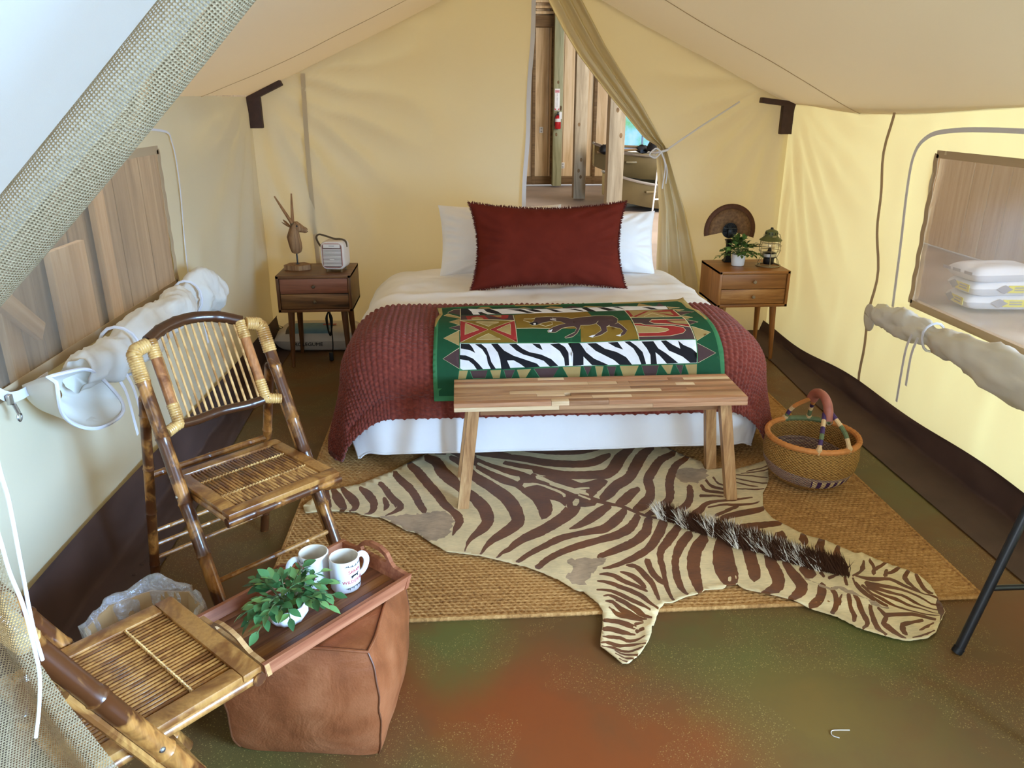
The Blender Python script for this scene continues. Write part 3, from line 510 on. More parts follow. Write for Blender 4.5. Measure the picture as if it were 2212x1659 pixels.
BLAY=[
(0,[-101,1637,63,1613,255,1619,487,1599,599,1599,527,2180,-119,2165,-120,2063,-116,1974,-112,1832,-99,1744]),
(0,[539,1595,831,1571,1083,1565,1098,1603,1092,1701,1117,1751,1128,1889,1140,1971,1144,2041,1149,2138,1150,2165,473,2179]),
(2,[-124,1629,-103,1630,-97,1744,-112,1832,-125,1908,-131,1907,-127,1818,-112,1743]),
(2,[748,1568,1092,1532,1128,1510,1120,1703,1139,1759,1138,1890,1126,1886,1117,1751,1092,1701,1095,1603,1082,1570,747,1591]),
(2,[257,1591,490,1577,487,1599,256,1616]),
(9,[-19,1934,-90,1974,-20,2009,-19,2007,-88,1974,-18,1938]),
(3,[-89,1974,-19,1936,-20,2008]),
(9,[-17,1833,-65,1870,-17,1900,-16,1895,-62,1870,-16,1844]),
(3,[-64,1870,-16,1838,-17,1897]),
(9,[-17,1898,-65,1917,-17,1936,-17,1932,-62,1917,-16,1903]),
(4,[-64,1917,-17,1900,-17,1934]),
(9,[-21,2017,-94,2059,-23,2097,-21,2095,-92,2059,-19,2020]),
(4,[-93,2059,-20,2019,-22,2096]),
(9,[-89,1775,-72,1745,-15,1806,-16,1826,-13,1826,-14,1795,-72,1733,-91,1765]),
(3,[-90,1770,-72,1739,-15,1801,-15,1826]),
(9,[-72,1718,-42,1667,-15,1661,-16,1762,-13,1762,-13,1652,-42,1655,-73,1707]),
(4,[-72,1713,-42,1661,-14,1656,-15,1762]),
(9,[1044,1938,1124,1970,1050,2007,1051,2009,1127,1969,1046,1934]),
(3,[1125,1969,1045,1936,1050,2008]),
(9,[1049,2018,1129,2058,1043,2093,1044,2095,1132,2058,1051,2016]),
(4,[1130,2058,1050,2017,1043,2094]),
(9,[1030,1849,1074,1868,1033,1880,1032,1886,1077,1863,1033,1838]),
(3,[1075,1866,1032,1844,1033,1883]),
(9,[1039,1892,1083,1910,1046,1920,1045,1924,1087,1907,1042,1887]),
(4,[1085,1908,1041,1890,1046,1922]),
(9,[1029,1764,1109,1774,1030,1825,1027,1836,1113,1767,1032,1753]),
(4,[1111,1770,1031,1759,1028,1831]),
(9,[1021,1730,1070,1740,1032,1753,1030,1764,1075,1729,1024,1718]),
(3,[1072,1734,1023,1724,1031,1759]),
(9,[999,1681,1059,1701,1003,1703,1000,1715,1064,1692,1002,1668]),
(3,[1062,1697,1000,1675,1002,1709]),
(3,[69,1641,87,1619,126,1617,142,1650]),
(4,[173,1655,202,1636,253,1653,256,1667]),
(3,[263,1661,299,1642,332,1663]),
(4,[339,1666,377,1634,392,1662]),
(3,[393,1656,431,1623,489,1641,486,1668]),
(4,[490,1662,537,1623,589,1661,587,1675]),
(3,[588,1647,604,1630,687,1647,677,1663]),
(4,[790,1661,805,1627,819,1627,825,1663]),
(3,[855,1658,881,1589,943,1661]),
(4,[951,1657,982,1592,997,1660]),
(8,[-11,1643,339,1673,588,1668,576,1746,243,1756,-11,1756]),
(8,[532,1665,793,1647,1000,1661,997,1716,777,1728,522,1739]),
(7,[-11,1643,24,1645,40,1700,48,1760,-11,1756]),
(7,[100,1657,131,1652,164,1702,185,1756,154,1754,115,1712]),
(7,[71,1716,88,1710,117,1758,80,1758]),
(7,[210,1678,279,1675,314,1718,339,1740,305,1744,266,1708]),
(7,[339,1673,370,1702,381,1729,347,1727,303,1684]),
(7,[408,1673,436,1675,481,1732,446,1734]),
(7,[515,1684,547,1679,580,1722,578,1736]),
(7,[578,1665,607,1658,643,1740,602,1734]),
(7,[656,1659,692,1658,743,1722,700,1730]),
(7,[735,1653,764,1652,788,1709]),
(7,[878,1667,913,1669,948,1713,913,1714]),
(9,[-14,1643,-14,1838,-16,1858,-13,1861,-11,1839,-11,1643]),
(4,[-11,1769,235,1772,235,1863,-12,1855]),
(5,[12,1783,100,1776,120,1852,21,1854]),
(3,[38,1817,66,1793,91,1820,97,1856,41,1855]),
(5,[120,1778,216,1771,208,1828,187,1845,158,1812]),
(3,[140,1779,180,1775,179,1807,159,1806]),
(6,[-13,1860,236,1867,237,2000,-15,1996]),
(9,[-13,1865,108,1932,-14,1993,-11,1862,-14,1861,-15,1996,112,1932,-12,1857]),
(5,[-13,1861,110,1932,-15,1994]),
(9,[236,1865,120,1932,238,2000,238,1869,235,1869,237,1997,123,1932,236,1873]),
(5,[236,1869,121,1932,238,1999]),
(9,[9,1889,67,1932,7,1956,11,1886,8,1886,5,1959,70,1933,10,1883]),
(3,[9,1886,68,1932,6,1958]),
(9,[214,1893,150,1934,213,1964,216,1896,213,1896,212,1960,153,1934,215,1899]),
(3,[214,1896,152,1934,213,1962]),
(9,[56,1984,112,1957,164,1982,55,1981,55,1984,166,1985,112,1953,55,1981]),
(3,[55,1982,112,1955,165,1984]),
(9,[57,1878,164,1884,114,1908,58,1871,56,1878,114,1913,165,1877,57,1871]),
(3,[57,1875,165,1881,114,1910]),
(9,[235,1774,235,1867,238,2001,240,2000,238,1866,238,1771]),
(9,[-13,1856,107,1856,236,1868,237,1861,107,1847,-13,1848]),
(6,[240,1772,366,1748,577,1743,545,1939,241,1928]),
(0,[243,1931,528,1938,545,1939,536,2006,241,1999]),
(9,[241,1930,314,1930,391,1936,392,1932,314,1926,241,1926]),
(6,[520,1752,597,1743,605,1822,507,1847]),
(0,[599,1744,777,1728,775,1880,709,1888,605,1822]),
(6,[535,1916,713,1888,773,1885,788,1995,655,2004,524,2006]),
(0,[493,1938,528,1939,524,2006,484,2007]),
(9,[305,1901,327,1876,338,1829,392,1820,458,1831,501,1861,551,1843,621,1825,701,1834,716,1876,705,1904,690,1917,711,1908,729,1932,742,1952,728,1971,708,1979,703,1977,727,1955,713,1937,700,1934,666,1922,651,1930,651,1952,621,1970,580,1981,569,1982,596,1970,627,1950,627,1926,610,1903,578,1912,535,1914,526,1938,511,1961,489,1978,457,1984,455,1983,503,1959,517,1934,504,1920,450,1930,415,1954,383,1954,381,1949,406,1929,447,1911,469,1904,451,1883,412,1874,364,1889,336,1906,316,1908,305,1897,303,1901,316,1912,336,1910,364,1895,412,1880,450,1888,466,1904,447,1906,405,1925,379,1946,382,1957,415,1958,451,1934,504,1924,514,1934,502,1956,453,1981,457,1987,490,1981,513,1963,528,1939,535,1918,578,1917,609,1907,624,1929,625,1948,595,1968,567,1980,581,1984,621,1973,653,1954,654,1931,665,1926,699,1938,711,1940,724,1955,700,1976,708,1982,729,1973,745,1951,731,1929,713,1903,691,1913,706,1907,719,1873,703,1823,623,1814,553,1832,503,1853,460,1820,393,1809,338,1818,326,1872,303,1897]),
(4,[304,1899,326,1874,338,1824,393,1815,459,1825,502,1857,552,1838,622,1819,702,1829,717,1875,706,1905,690,1915,712,1905,730,1930,744,1952,729,1972,708,1980,702,1977,725,1955,712,1939,699,1936,665,1924,653,1931,652,1953,621,1971,580,1983,568,1981,595,1969,626,1949,625,1928,610,1905,578,1915,535,1916,527,1938,512,1962,490,1979,457,1985,454,1982,502,1958,515,1934,504,1922,450,1932,415,1956,383,1955,380,1947,405,1927,447,1908,468,1904,450,1886,412,1877,364,1892,336,1908,316,1910]),
(9,[610,1906,624,1887,623,1884,609,1904]),
(9,[653,1930,670,1921,669,1918,653,1927]),
(9,[309,1884,279,1861,283,1851,316,1852,334,1842,334,1831,316,1842,283,1840,277,1868,308,1890]),
(9,[348,1908,374,1921,408,1909,408,1889,405,1891,407,1905,374,1917,350,1903]),
(7,[300,1890,339,1882,343,1905,316,1910]),
(8,[321,1894,332,1894,331,1905,321,1905]),
(8,[402,1861,419,1870,429,1874,430,1867,421,1863,404,1853]),
(8,[413,1845,431,1857,432,1851,414,1838]),
(8,[563,1979,579,1972,595,1971,580,1983]),
(8,[687,1976,712,1971,707,1982]),
(8,[380,1949,404,1938,396,1954]),
(3,[782,1729,1019,1724,1020,1854,780,1857]),
(5,[782,1729,798,1727,798,1841,778,1854]),
(5,[796,1847,877,1748,895,1746,808,1853]),
(5,[891,1763,983,1728,1017,1731,1018,1854,996,1848,995,1763,925,1765]),
(5,[915,1764,998,1829,1015,1854,988,1853]),
(3,[848,1844,903,1783,941,1850]),
(9,[847,1850,902,1787,940,1855,942,1850,904,1779,848,1843]),
(4,[781,1870,1030,1879,1043,1938,1044,2000,791,1998,784,1927]),
(5,[859,1899,874,1884,1030,1881,1035,1892,949,1891,937,1898,969,1915,1033,1924,1039,1938,968,1920,886,1913]),
(3,[942,1894,1034,1894,1041,1922,976,1915]),
(9,[1030,1880,875,1881,857,1900,876,1915,967,1923,1038,1942,1039,1938,968,1920,877,1911,860,1898,874,1887,1028,1885]),
(9,[783,1915,812,1916,833,1926,964,1934,1004,1945,1011,1957,998,1968,936,1981,792,1982,795,1966,793,1936,790,1937,792,1966,791,1985,935,1985,998,1972,1014,1957,1006,1941,965,1929,835,1921,814,1911,784,1910]),
(5,[783,1913,813,1914,834,1924,965,1932,1005,1943,1012,1957,998,1970,936,1983,792,1983,793,1966,791,1936]),
(9,[786,1929,819,1932,895,1943,930,1950,935,1953,918,1959,884,1964,792,1964,788,1926,785,1928,791,1967,883,1968,918,1963,937,1955,931,1946,897,1939,820,1928,787,1925]),
(3,[787,1927,819,1930,896,1941,931,1948,936,1954,918,1961,884,1966,792,1966]),
(9,[778,1732,779,1871,782,1928,788,1989,787,2002,790,2001,791,1988,785,1926,782,1868,782,1725]),
(9,[1015,1735,1023,1848,1034,1905,1043,1984,1044,2000,1047,2000,1046,1983,1038,1903,1027,1839,1020,1726]),
(9,[779,1864,1021,1858,1023,1851,780,1858]),
(10,[-20,1996,536,2005,528,2097,270,2098,-22,2103]),
(10,[484,2005,721,2000,1053,2000,1045,2095,477,2097]),
(8,[-16,1999,535,2009,528,2095,270,2096,-6,2101,-18,2095]),
(8,[484,2008,720,2003,1048,2003,1041,2094,477,2095]),
(7,[-13,2000,25,2002,37,2015,50,2039,27,2028,-14,2020]),
(7,[-19,2046,8,2048,39,2060,63,2080,83,2100,55,2101,41,2083,20,2068,-19,2062]),
(7,[50,2003,78,2003,100,2022,111,2048,120,2075,139,2100,117,2101,104,2078,99,2051,81,2025]),
(7,[121,2003,151,2003,178,2032,219,2053,278,2071,321,2084,334,2096,269,2098,249,2085,218,2070,189,2070,204,2100,163,2102,159,2068,150,2040]),
(7,[202,2006,234,2005,258,2025,289,2040,342,2051,386,2069,416,2094,378,2096,351,2074,304,2060,263,2049,232,2033]),
(7,[304,2006,339,2009,350,2034,325,2023]),
(7,[385,2011,425,2008,450,2023,464,2046,464,2093,445,2094,443,2068,426,2040]),
(7,[464,2008,515,2007,533,2030,528,2093,494,2094,488,2063,478,2032]),
(7,[487,2008,519,2008,526,2018,544,2045,578,2070,640,2094,621,2096,567,2094,542,2072,523,2055,519,2094,480,2095]),
(7,[551,2009,593,2008,629,2032,682,2047,722,2067,747,2096,691,2095,667,2077,623,2057,587,2040]),
(7,[645,2007,691,2006,712,2038,678,2027]),
(7,[720,2005,746,2004,772,2023,798,2049,810,2094,788,2095,777,2065,758,2034]),
(7,[798,2006,853,2006,871,2036,904,2056,956,2093,904,2094,874,2064,856,2051,859,2095,831,2096,832,2061,819,2035]),
(7,[887,2005,912,2004,938,2023,971,2039,966,2005,987,2024,1023,2039,1044,2056,1040,2093,1011,2093,977,2069,918,2046]),
(10,[-22,2105,14,2105,4,2131,-26,2132,-21,2104,-24,2104,-29,2133,6,2133,17,2104,-22,2103]),
(3,[-22,2104,15,2104,5,2132,-28,2133]),
(10,[25,2106,101,2105,91,2131,39,2131,26,2105,23,2106,37,2134,92,2133,102,2103,25,2104]),
(4,[25,2105,102,2104,91,2132,38,2132]),
(10,[114,2107,160,2105,153,2132,127,2132,116,2105,113,2106,125,2134,155,2134,162,2103,114,2104]),
(3,[114,2105,161,2104,154,2133,126,2133]),
(10,[174,2106,222,2106,205,2133,185,2133,175,2105,172,2105,183,2135,207,2135,224,2104,174,2104]),
(4,[174,2105,223,2105,206,2134,184,2134]),
(10,[232,2106,293,2104,268,2133,245,2133,234,2104,231,2105,243,2135,270,2135,295,2102,232,2104]),
(3,[232,2105,294,2103,269,2134,244,2134]),
(10,[307,2104,417,2101,389,2134,333,2133,308,2101,305,2103,332,2136,390,2136,418,2099,307,2101]),
(4,[307,2102,418,2100,390,2135,333,2134]),
(10,[435,2101,515,2099,508,2136,460,2135,436,2099,434,2100,459,2137,510,2138,517,2097,435,2098]),
(3,[435,2099,516,2098,509,2137,459,2136]),
(10,[528,2098,564,2098,545,2130,530,2096,527,2097,545,2133,567,2097,528,2096]),
(4,[528,2097,566,2098,545,2131]),
(10,[581,2099,616,2099,605,2136,591,2136,582,2098,579,2098,588,2137,608,2137,619,2098,581,2097]),
(3,[581,2098,617,2099,607,2136,589,2136]),
(10,[633,2100,674,2100,661,2137,648,2136,635,2098,632,2099,645,2138,664,2138,676,2099,634,2097]),
(4,[633,2099,675,2100,663,2137,647,2137]),
(10,[691,2100,775,2100,752,2137,707,2137,693,2098,690,2099,705,2139,754,2139,777,2098,691,2097]),
(3,[691,2099,776,2099,753,2138,706,2138]),
(10,[789,2100,867,2100,852,2137,804,2137,791,2099,788,2099,802,2140,854,2139,869,2098,789,2098]),
(4,[789,2099,868,2099,853,2138,803,2138]),
(10,[879,2100,930,2100,916,2131,907,2130,881,2098,878,2100,905,2132,919,2132,932,2098,879,2098]),
(3,[879,2099,931,2099,917,2131,906,2131]),
(10,[944,2100,977,2100,967,2136,946,2098,943,2100,967,2139,980,2099,944,2098]),
(4,[944,2099,978,2100,967,2138]),
(10,[988,2101,1039,2099,1036,2139,1006,2138,989,2099,986,2100,1003,2140,1038,2140,1041,2097,988,2098]),
(3,[988,2100,1040,2098,1037,2139,1005,2139]),
]

# canvas: diffuse cloth that lets light through
def canvas_mat(name, c, trans=.42, weave=900, tcol=None, rough=.9):
    m = NT(name)
    v = m.coord()
    n = m.noise(v, 2.2, 4); n2 = m.noise(v, 60, 2)
    col = m.mix(m.math('MULTIPLY', n, .22), c, tuple(x * .82 for x in c[:3]) + (1,))
    col = m.mix(m.math('MULTIPLY', n2, .10), col, tuple(x * .85 for x in c[:3]) + (1,))
    d = m.n('ShaderNodeBsdfDiffuse'); t = m.n('ShaderNodeBsdfTranslucent'); mx = m.n('ShaderNodeMixShader')
    m.link(col, d.inputs[0])
    if tcol is None: m.link(col, t.inputs[0])
    else: t.inputs[0].default_value = tcol
    mx.inputs[0].default_value = trans
    bp = m.n('ShaderNodeBump'); bp.inputs['Strength'].default_value = .08; bp.inputs['Distance'].default_value = .001
    wv = m.noise(v, weave, 2); m.link(wv, bp.inputs['Height'])
    for s in (d, t): m.link(bp.outputs[0], s.inputs['Normal'])
    m.link(d.outputs[0], mx.inputs[1]); m.link(t.outputs[0], mx.inputs[2]); m.link(mx.outputs[0], m.out.inputs[0])
    return m.mat

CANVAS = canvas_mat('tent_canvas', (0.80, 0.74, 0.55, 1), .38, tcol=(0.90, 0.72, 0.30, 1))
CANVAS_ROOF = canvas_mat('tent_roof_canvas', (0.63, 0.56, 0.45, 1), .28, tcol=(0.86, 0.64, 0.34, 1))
CANVAS_WHITE = canvas_mat('flap_canvas', (0.84, 0.81, 0.74, 1), .22, tcol=(0.85, 0.74, 0.48, 1))
SEAM = canvas_mat('seam_tape', (0.58, 0.44, 0.28, 1), .25)
TAPE = canvas_mat('white_tape', (0.80, 0.78, 0.80, 1), .15)
SOD = plain('brown_sod_cloth', srgb(78, 56, 48), .8, var=.2, scale=3, bump=.25, bscale=8)
LEATHER_DK = plain('dark_brown_patch', srgb(66, 44, 36), .7, var=.2, scale=30)

XL, XR, YB, YF = -1.35, 2.25, 5.40, 0.55
EAVE, RIDGE, XC = 1.63, 2.46, 0.45
EAVE_R = 1.585

# ---- floor: stained concrete
def floor_mat():
    m = NT('stained_concrete')
    tc = m.n('ShaderNodeTexCoord'); P = tc.outputs['Object']
    big = m.noise(P, 1.1, 5, .6, .6); mid = m.noise(P, 3.2, 5, .6, .4)
    f = m.math('ADD', m.math('MULTIPLY', big, .6), m.math('MULTIPLY', mid, .4))
    base = m.ramp(f, [(.36, srgb(86, 72, 40)), (.47, srgb(98, 73, 41)), (.56, srgb(106, 71, 39)), (.66, srgb(95, 70, 42))])
    def blob(col, x, y, r, k, prev):
        vm = m.n('ShaderNodeVectorMath'); vm.operation = 'DISTANCE'
        m.link(P, vm.inputs[0]); vm.inputs[1].default_value = (x, y, 0)
        d = m.math('ADD', vm.outputs['Value'], m.math('MULTIPLY', m.math('SUBTRACT', mid, .5), r * 1.3))
        fac = m.math('MULTIPLY', m.math('SUBTRACT', 1.0, m.math('SMOOTH_MIN', 1.0, m.math('DIVIDE', d, r), .3)), k)
        fac = m.math('MAXIMUM', fac, 0.0)
        return m.mix(fac, prev, col)
    OR = srgb(128, 66, 30); GR = srgb(92, 90, 44); OL = srgb(114, 90, 44)
    c = base
    for col, x, y, r, k in ((OR, .18, 1.72, .36, 1.3), (OR, .30, 1.35, .42, 1.4), (OR, -.2, 1.9, .3, .9), (OR, .62, 1.55, .3, 1.1), (GR, -.05, 2.02, .26, 1.3), (GR, 1.25, 1.92, .30, 1.3), (GR, .85, 1.85, .34, 1.2), (OL, .95, 1.6, .4, 1.1), (GR, -.55, 1.45, .3, .9), (GR, -.1, 1.35, .26, .8), (OR, 1.9, 2.0, .35, .6), (GR, 1.9, 2.9, .5, .7), (OL, -.9, 3.2, .6, .6), (GR, -.65, 2.9, .4, .4)):
        c = blob(col, x, y, r, k, c)
    # straw-like flecks
    vo = m.n('ShaderNodeTexVoronoi'); vo.inputs['Scale'].default_value = 120; m.link(P, vo.inputs['Vector'])
    fl = m.math('LESS_THAN', vo.outputs['Distance'], .2)
    patch = m.math('GREATER_THAN', m.noise(P, 2.4, 3), .5)
    fine = m.noise(P, 260, 2, .7)
    fl2 = m.math('GREATER_THAN', fine, .63)
    fac = m.math('MULTIPLY', m.math('MULTIPLY', fl, patch), .35)
    c = m.mix(fac, c, srgb(196, 170, 104))
    c = m.mix(m.math('MULTIPLY', m.math('MULTIPLY', fl2, patch), .35), c, srgb(180, 156, 90))
    m.color(c)
    m.link(m.math('ADD', .36, m.math('MULTIPLY', mid, .3)), m.b.inputs['Roughness'])
    m.b.inputs['Specular IOR Level'].default_value = .28
    m.bump(m.noise(P, 45, 4), .06, .002)
    return m.mat
FLOOR = floor_mat()
mb = MB(); mb.box(((XL + XR) / 2, 1.9, -.03), (XR - XL + .3, 7.3, .06))
struct('floor', mb, FLOOR, 'stained concrete floor inside the tent in olive, brown and rust', smooth=False)
BARN_FLOOR = plain('barn_floor', srgb(178, 162, 148), .55, var=.18, scale=1.3, bump=.1, bscale=20)
mb = MB(); mb.box((1.2, 11.0, -.06), (12.4, 25, .06))
struct('floor_barn', mb, BARN_FLOOR, 'pale barn floor around the tent', smooth=False)

# ---- tent side walls
def wrinkle(a, b, amp=1.0, seed=0):
    return amp * (.012 * vnoise(a * 1.1, b * .8, seed) + .007 * vnoise(a * 3.0 + b * 1.3, b * 1.2 - a * .8, seed + 1) + .0035 * vnoise(a * 7, b * 2.5, seed + 2))

def side_wall(name, X, sgn, win, label, seed, light_amp=1.0):
    ys = np.unique(np.concatenate([np.linspace(YF, YB, 130), win[:2]])); zs = np.unique(np.concatenate([np.linspace(0.0, EAVE if sgn < 0 else EAVE_R + .01, 50), win[2:]]))
    Yg, Zg = np.meshgrid(ys, zs)
    d = wrinkle(Yg, Zg, 1.7, seed)
    # taut creases fanning down from the eave corner near the back
    ang = np.arctan2(YB - Yg, EAVE - Zg + .02); r = np.hypot(YB - Yg, EAVE - Zg)
    d += .018 * np.sin(ang * 18) * np.exp(-((r - .8) / .6) ** 2) * smoothstep(.1, .5, r)
    edge = smoothstep(0, .12, YB - Yg) * smoothstep(0, .1, EAVE - Zg)
    Xg = X - sgn * np.abs(d) * edge
    cy = (ys[:-1] + ys[1:]) / 2; cz = (zs[:-1] + zs[1:]) / 2
    CYg, CZg = np.meshgrid(cy, cz)
    mask = ~((CYg > win[0]) & (CYg < win[1]) & (CZg > win[2]) & (CZg < win[3]))
    mb = MB(); mb.grid(Xg, Yg, Zg, mask=mask, flip=sgn > 0)
    o = struct(name, mb, CANVAS, label, angle=None)
    return o
WINL = (1.15, 3.66, .80, 1.40)
WINR = (1.3, 3.62, .655, 1.37)
wl = side_wall('wall_left', XL, -1, WINL, 'cream canvas left wall of the tent', 11)
wr = side_wall('wall_right', XR, 1, WINR, 'glowing cream canvas right wall of the tent', 23)

def ribbon(name, path, w, nrm, mat, parent=None, t=.0015):
    """flat tape along a path, nrm = facing direction"""
    P = [Vector(p) for p in path]; mb = MB(); N = Vector(nrm).normalized()
    rows = []
    for i, p in enumerate(P):
        d = (P[min(i + 1, len(P) - 1)] - P[max(i - 1, 0)]).normalized(); s = d.cross(N).normalized() * (w / 2)
        rows.append((p - s + N * t, p + s + N * t, p + s, p - s))
    o = 0
    for r in rows: mb.v += [tuple(q) for q in r]
    for i in range(len(rows) - 1):
        a = i * 4; b = a + 4
        for k in range(4):
            mb.f.append((a + k, a + (k + 1) % 4, b + (k + 1) % 4, b + k)); mb.m.append(0)
    mb.f.append((0, 1, 2, 3)); mb.m.append(0); e = len(rows) * 4 - 4; mb.f.append((e + 3, e + 2, e + 1, e)); mb.m.append(0)
    return obj(name, mb, mat, parent, angle=30, recalc=True)

random.seed(3)
# wavy seam down the right wall and its window piping
ys_seam = [4.06 + .03 * math.sin(z * 6.5) + .015 * math.sin(z * 15) - .10 * (1.5 - z) for z in np.linspace(EAVE - .04, .10, 26)]
ribbon('seam', [(XR - .024, y, z) for y, z in zip(ys_seam, np.linspace(EAVE - .04, .10, 26))], .024, (-1, 0, 0), SEAM, wr)
pip = [(XR - .022, 3.75, .60), (XR - .024, 3.77, .9), (XR - .024, 3.80, 1.2), (XR - .024, 3.79, 1.36), (XR - .024, 3.71, 1.44), (XR - .024, 3.55, 1.475), (XR - .024, 3.2, 1.49), (XR - .024, 2.4, 1.49), (XR - .024, 1.2, 1.49)]
ribbon('zip_piping', spline(pip, 5), .021, (-1, 0, 0), TAPE, wr)
pip = [(XL + .022, 3.78, .78), (XL + .024, 3.80, 1.0), (XL + .024, 3.84, 1.25), (XL + .024, 3.82, 1.42), (XL + .024, 3.70, 1.48), (XL + .024, 3.0, 1.5), (XL + .024, 1.2, 1.5)]
ribbon('zip_piping', spline(pip, 5), .010, (1, 0, 0), TAPE, wl)

# windows: clear vinyl, tan binding
def vinyl():
    m = NT('clear_vinyl')
    v = m.coord(); n = m.noise(v, 3.5, 4, .6, 1.5)
    tr = m.n('ShaderNodeBsdfTransparent'); gl = m.n('ShaderNodeBsdfGlossy'); df = m.n('ShaderNodeBsdfDiffuse')
    tr.inputs[0].default_value = (.93, .90, .86, 1); gl.inputs['Roughness'].default_value = .22; df.inputs[0].default_value = (.62, .53, .42, 1)
    bp = m.n('ShaderNodeBump'); bp.inputs['Strength'].default_value = .12; bp.inputs['Distance'].default_value = .008; m.link(n, bp.inputs['Height'])
    m.link(bp.outputs[0], gl.inputs['Normal'])
    lw = m.n('ShaderNodeFresnel'); lw.inputs['IOR'].default_value = 1.35; m.link(bp.outputs[0], lw.inputs['Normal'])
    a = m.n('ShaderNodeMixShader'); a.inputs[0].default_value = .18; m.link(tr.outputs[0], a.inputs[1]); m.link(df.outputs[0], a.inputs[2])
    b = m.n('ShaderNodeMixShader'); m.link(m.math('MULTIPLY', lw.outputs[0], .45), b.inputs[0]); m.link(a.outputs[0], b.inputs[1]); m.link(gl.outputs[0], b.inputs[2])
    m.link(b.outputs[0], m.out.inputs[0])
    return m.mat
VINYL = vinyl()
def window(name, X, sgn, w, label):
    ys = np.linspace(w[0], w[1], 40); zs = np.linspace(w[2], w[3], 16); Y, Z = np.meshgrid(ys, zs)
    D = .005 * vnoise(Y * 2.5, Z * 3, 4) + .0015 * vnoise(Y * 6, Z * 5 + Y * 4, 5)
    mb = MB(); mb.grid(X + D, Y, Z)
    o = struct(name, mb, VINYL, label, angle=None)
    n = (-sgn, 0, 0); x = X - sgn * .012
    for a, b in (((w[0], w[3]), (w[1], w[3])), ((w[1], w[3]), (w[1], w[2])), ((w[1], w[2]), (w[0], w[2])), ((w[0], w[2]), (w[0], w[3]))):
        pts = [(x, a[0] + (b[0] - a[0]) * t + .004 * math.sin(t * 40), a[1] + (b[1] - a[1]) * t) for t in np.linspace(0, 1, 40)]
        ribbon('binding', pts, .035, n, SEAM, o)
    return o
window('window_1', XL, -1, WINL, 'clear vinyl window in the left canvas wall')
window('window_2', XR, 1, WINR, 'clear vinyl window in the glowing right canvas wall')

# brown sod cloth along the foot of the walls
def sod(name, X, sgn, top, reach, label, seed):
    ys = np.linspace(YF, YB - .02, 110); q = np.linspace(0, 1, 26)
    Q, Yg = np.meshgrid(q, ys)
    up = Q < .45
    s1 = np.clip(Q / .45, 0, 1); s2 = np.clip((Q - .45) / .55, 0, 1)
    tp = top(Yg)
    Z = np.where(up, tp * (1 - s1), 0) + .006 + .012 * np.abs(vnoise(Yg * 3 + Q * 5, Q * 6, seed)) * s2 * (1 - s2) * 2
    Xg = X - sgn * (.034 + .02 * s1 + reach(Yg) * s2 + .012 * vnoise(Yg * 6, Q * 4 + Yg, seed + 3) * (s1 > .05) * (s2 < .9))
    mb = MB(); mb.grid(Xg, Yg, Z, flip=sgn < 0)
    return struct(name, mb, SOD, label, angle=None)
sod('baseboard_left', XL, -1, lambda y: .205 - .02 * np.sin(y * 2.1) - .05 * smoothstep(3.5, 5.3, y), lambda y: .17 - .05 * smoothstep(2.5, 4.5, y), 'dark brown cloth skirt at the foot of the left wall', 5)
sl = bpy.data.objects['baseboard_left']
for y_ in (2.43, 2.50):
    m2 = MB(); m2.lathe([(0, .003), (.006, .003), (.008, 0)], 10, c=(XL + .155, y_, .012)); obj('grommet', m2, LEATHER_DK, sl)
sod('baseboard_right', XR, 1, lambda y: .125 + .012 * np.sin(y * 5) - .06 * smoothstep(3.4, 5.2, y), lambda y: .24 - .06 * smoothstep(3.5, 5, y), 'dark brown cloth skirt at the foot of the right wall', 9)

# ---- roof
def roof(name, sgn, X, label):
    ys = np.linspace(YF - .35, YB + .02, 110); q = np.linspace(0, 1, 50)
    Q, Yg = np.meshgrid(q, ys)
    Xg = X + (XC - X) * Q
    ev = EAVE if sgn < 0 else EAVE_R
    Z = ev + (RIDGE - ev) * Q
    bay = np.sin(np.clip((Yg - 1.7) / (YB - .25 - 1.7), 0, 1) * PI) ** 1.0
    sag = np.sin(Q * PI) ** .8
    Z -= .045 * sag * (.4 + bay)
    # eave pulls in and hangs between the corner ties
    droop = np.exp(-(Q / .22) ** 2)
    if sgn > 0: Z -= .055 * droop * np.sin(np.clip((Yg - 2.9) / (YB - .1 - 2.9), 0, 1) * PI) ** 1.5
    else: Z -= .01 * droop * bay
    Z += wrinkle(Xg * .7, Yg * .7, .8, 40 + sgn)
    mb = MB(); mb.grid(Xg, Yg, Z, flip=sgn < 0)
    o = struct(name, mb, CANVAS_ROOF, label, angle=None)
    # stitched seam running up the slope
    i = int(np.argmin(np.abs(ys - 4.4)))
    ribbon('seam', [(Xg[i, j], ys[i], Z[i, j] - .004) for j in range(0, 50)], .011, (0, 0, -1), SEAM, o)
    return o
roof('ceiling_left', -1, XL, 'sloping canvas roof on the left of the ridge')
roof('ceiling_right', 1, XR, 'sloping canvas roof on the right of the ridge')

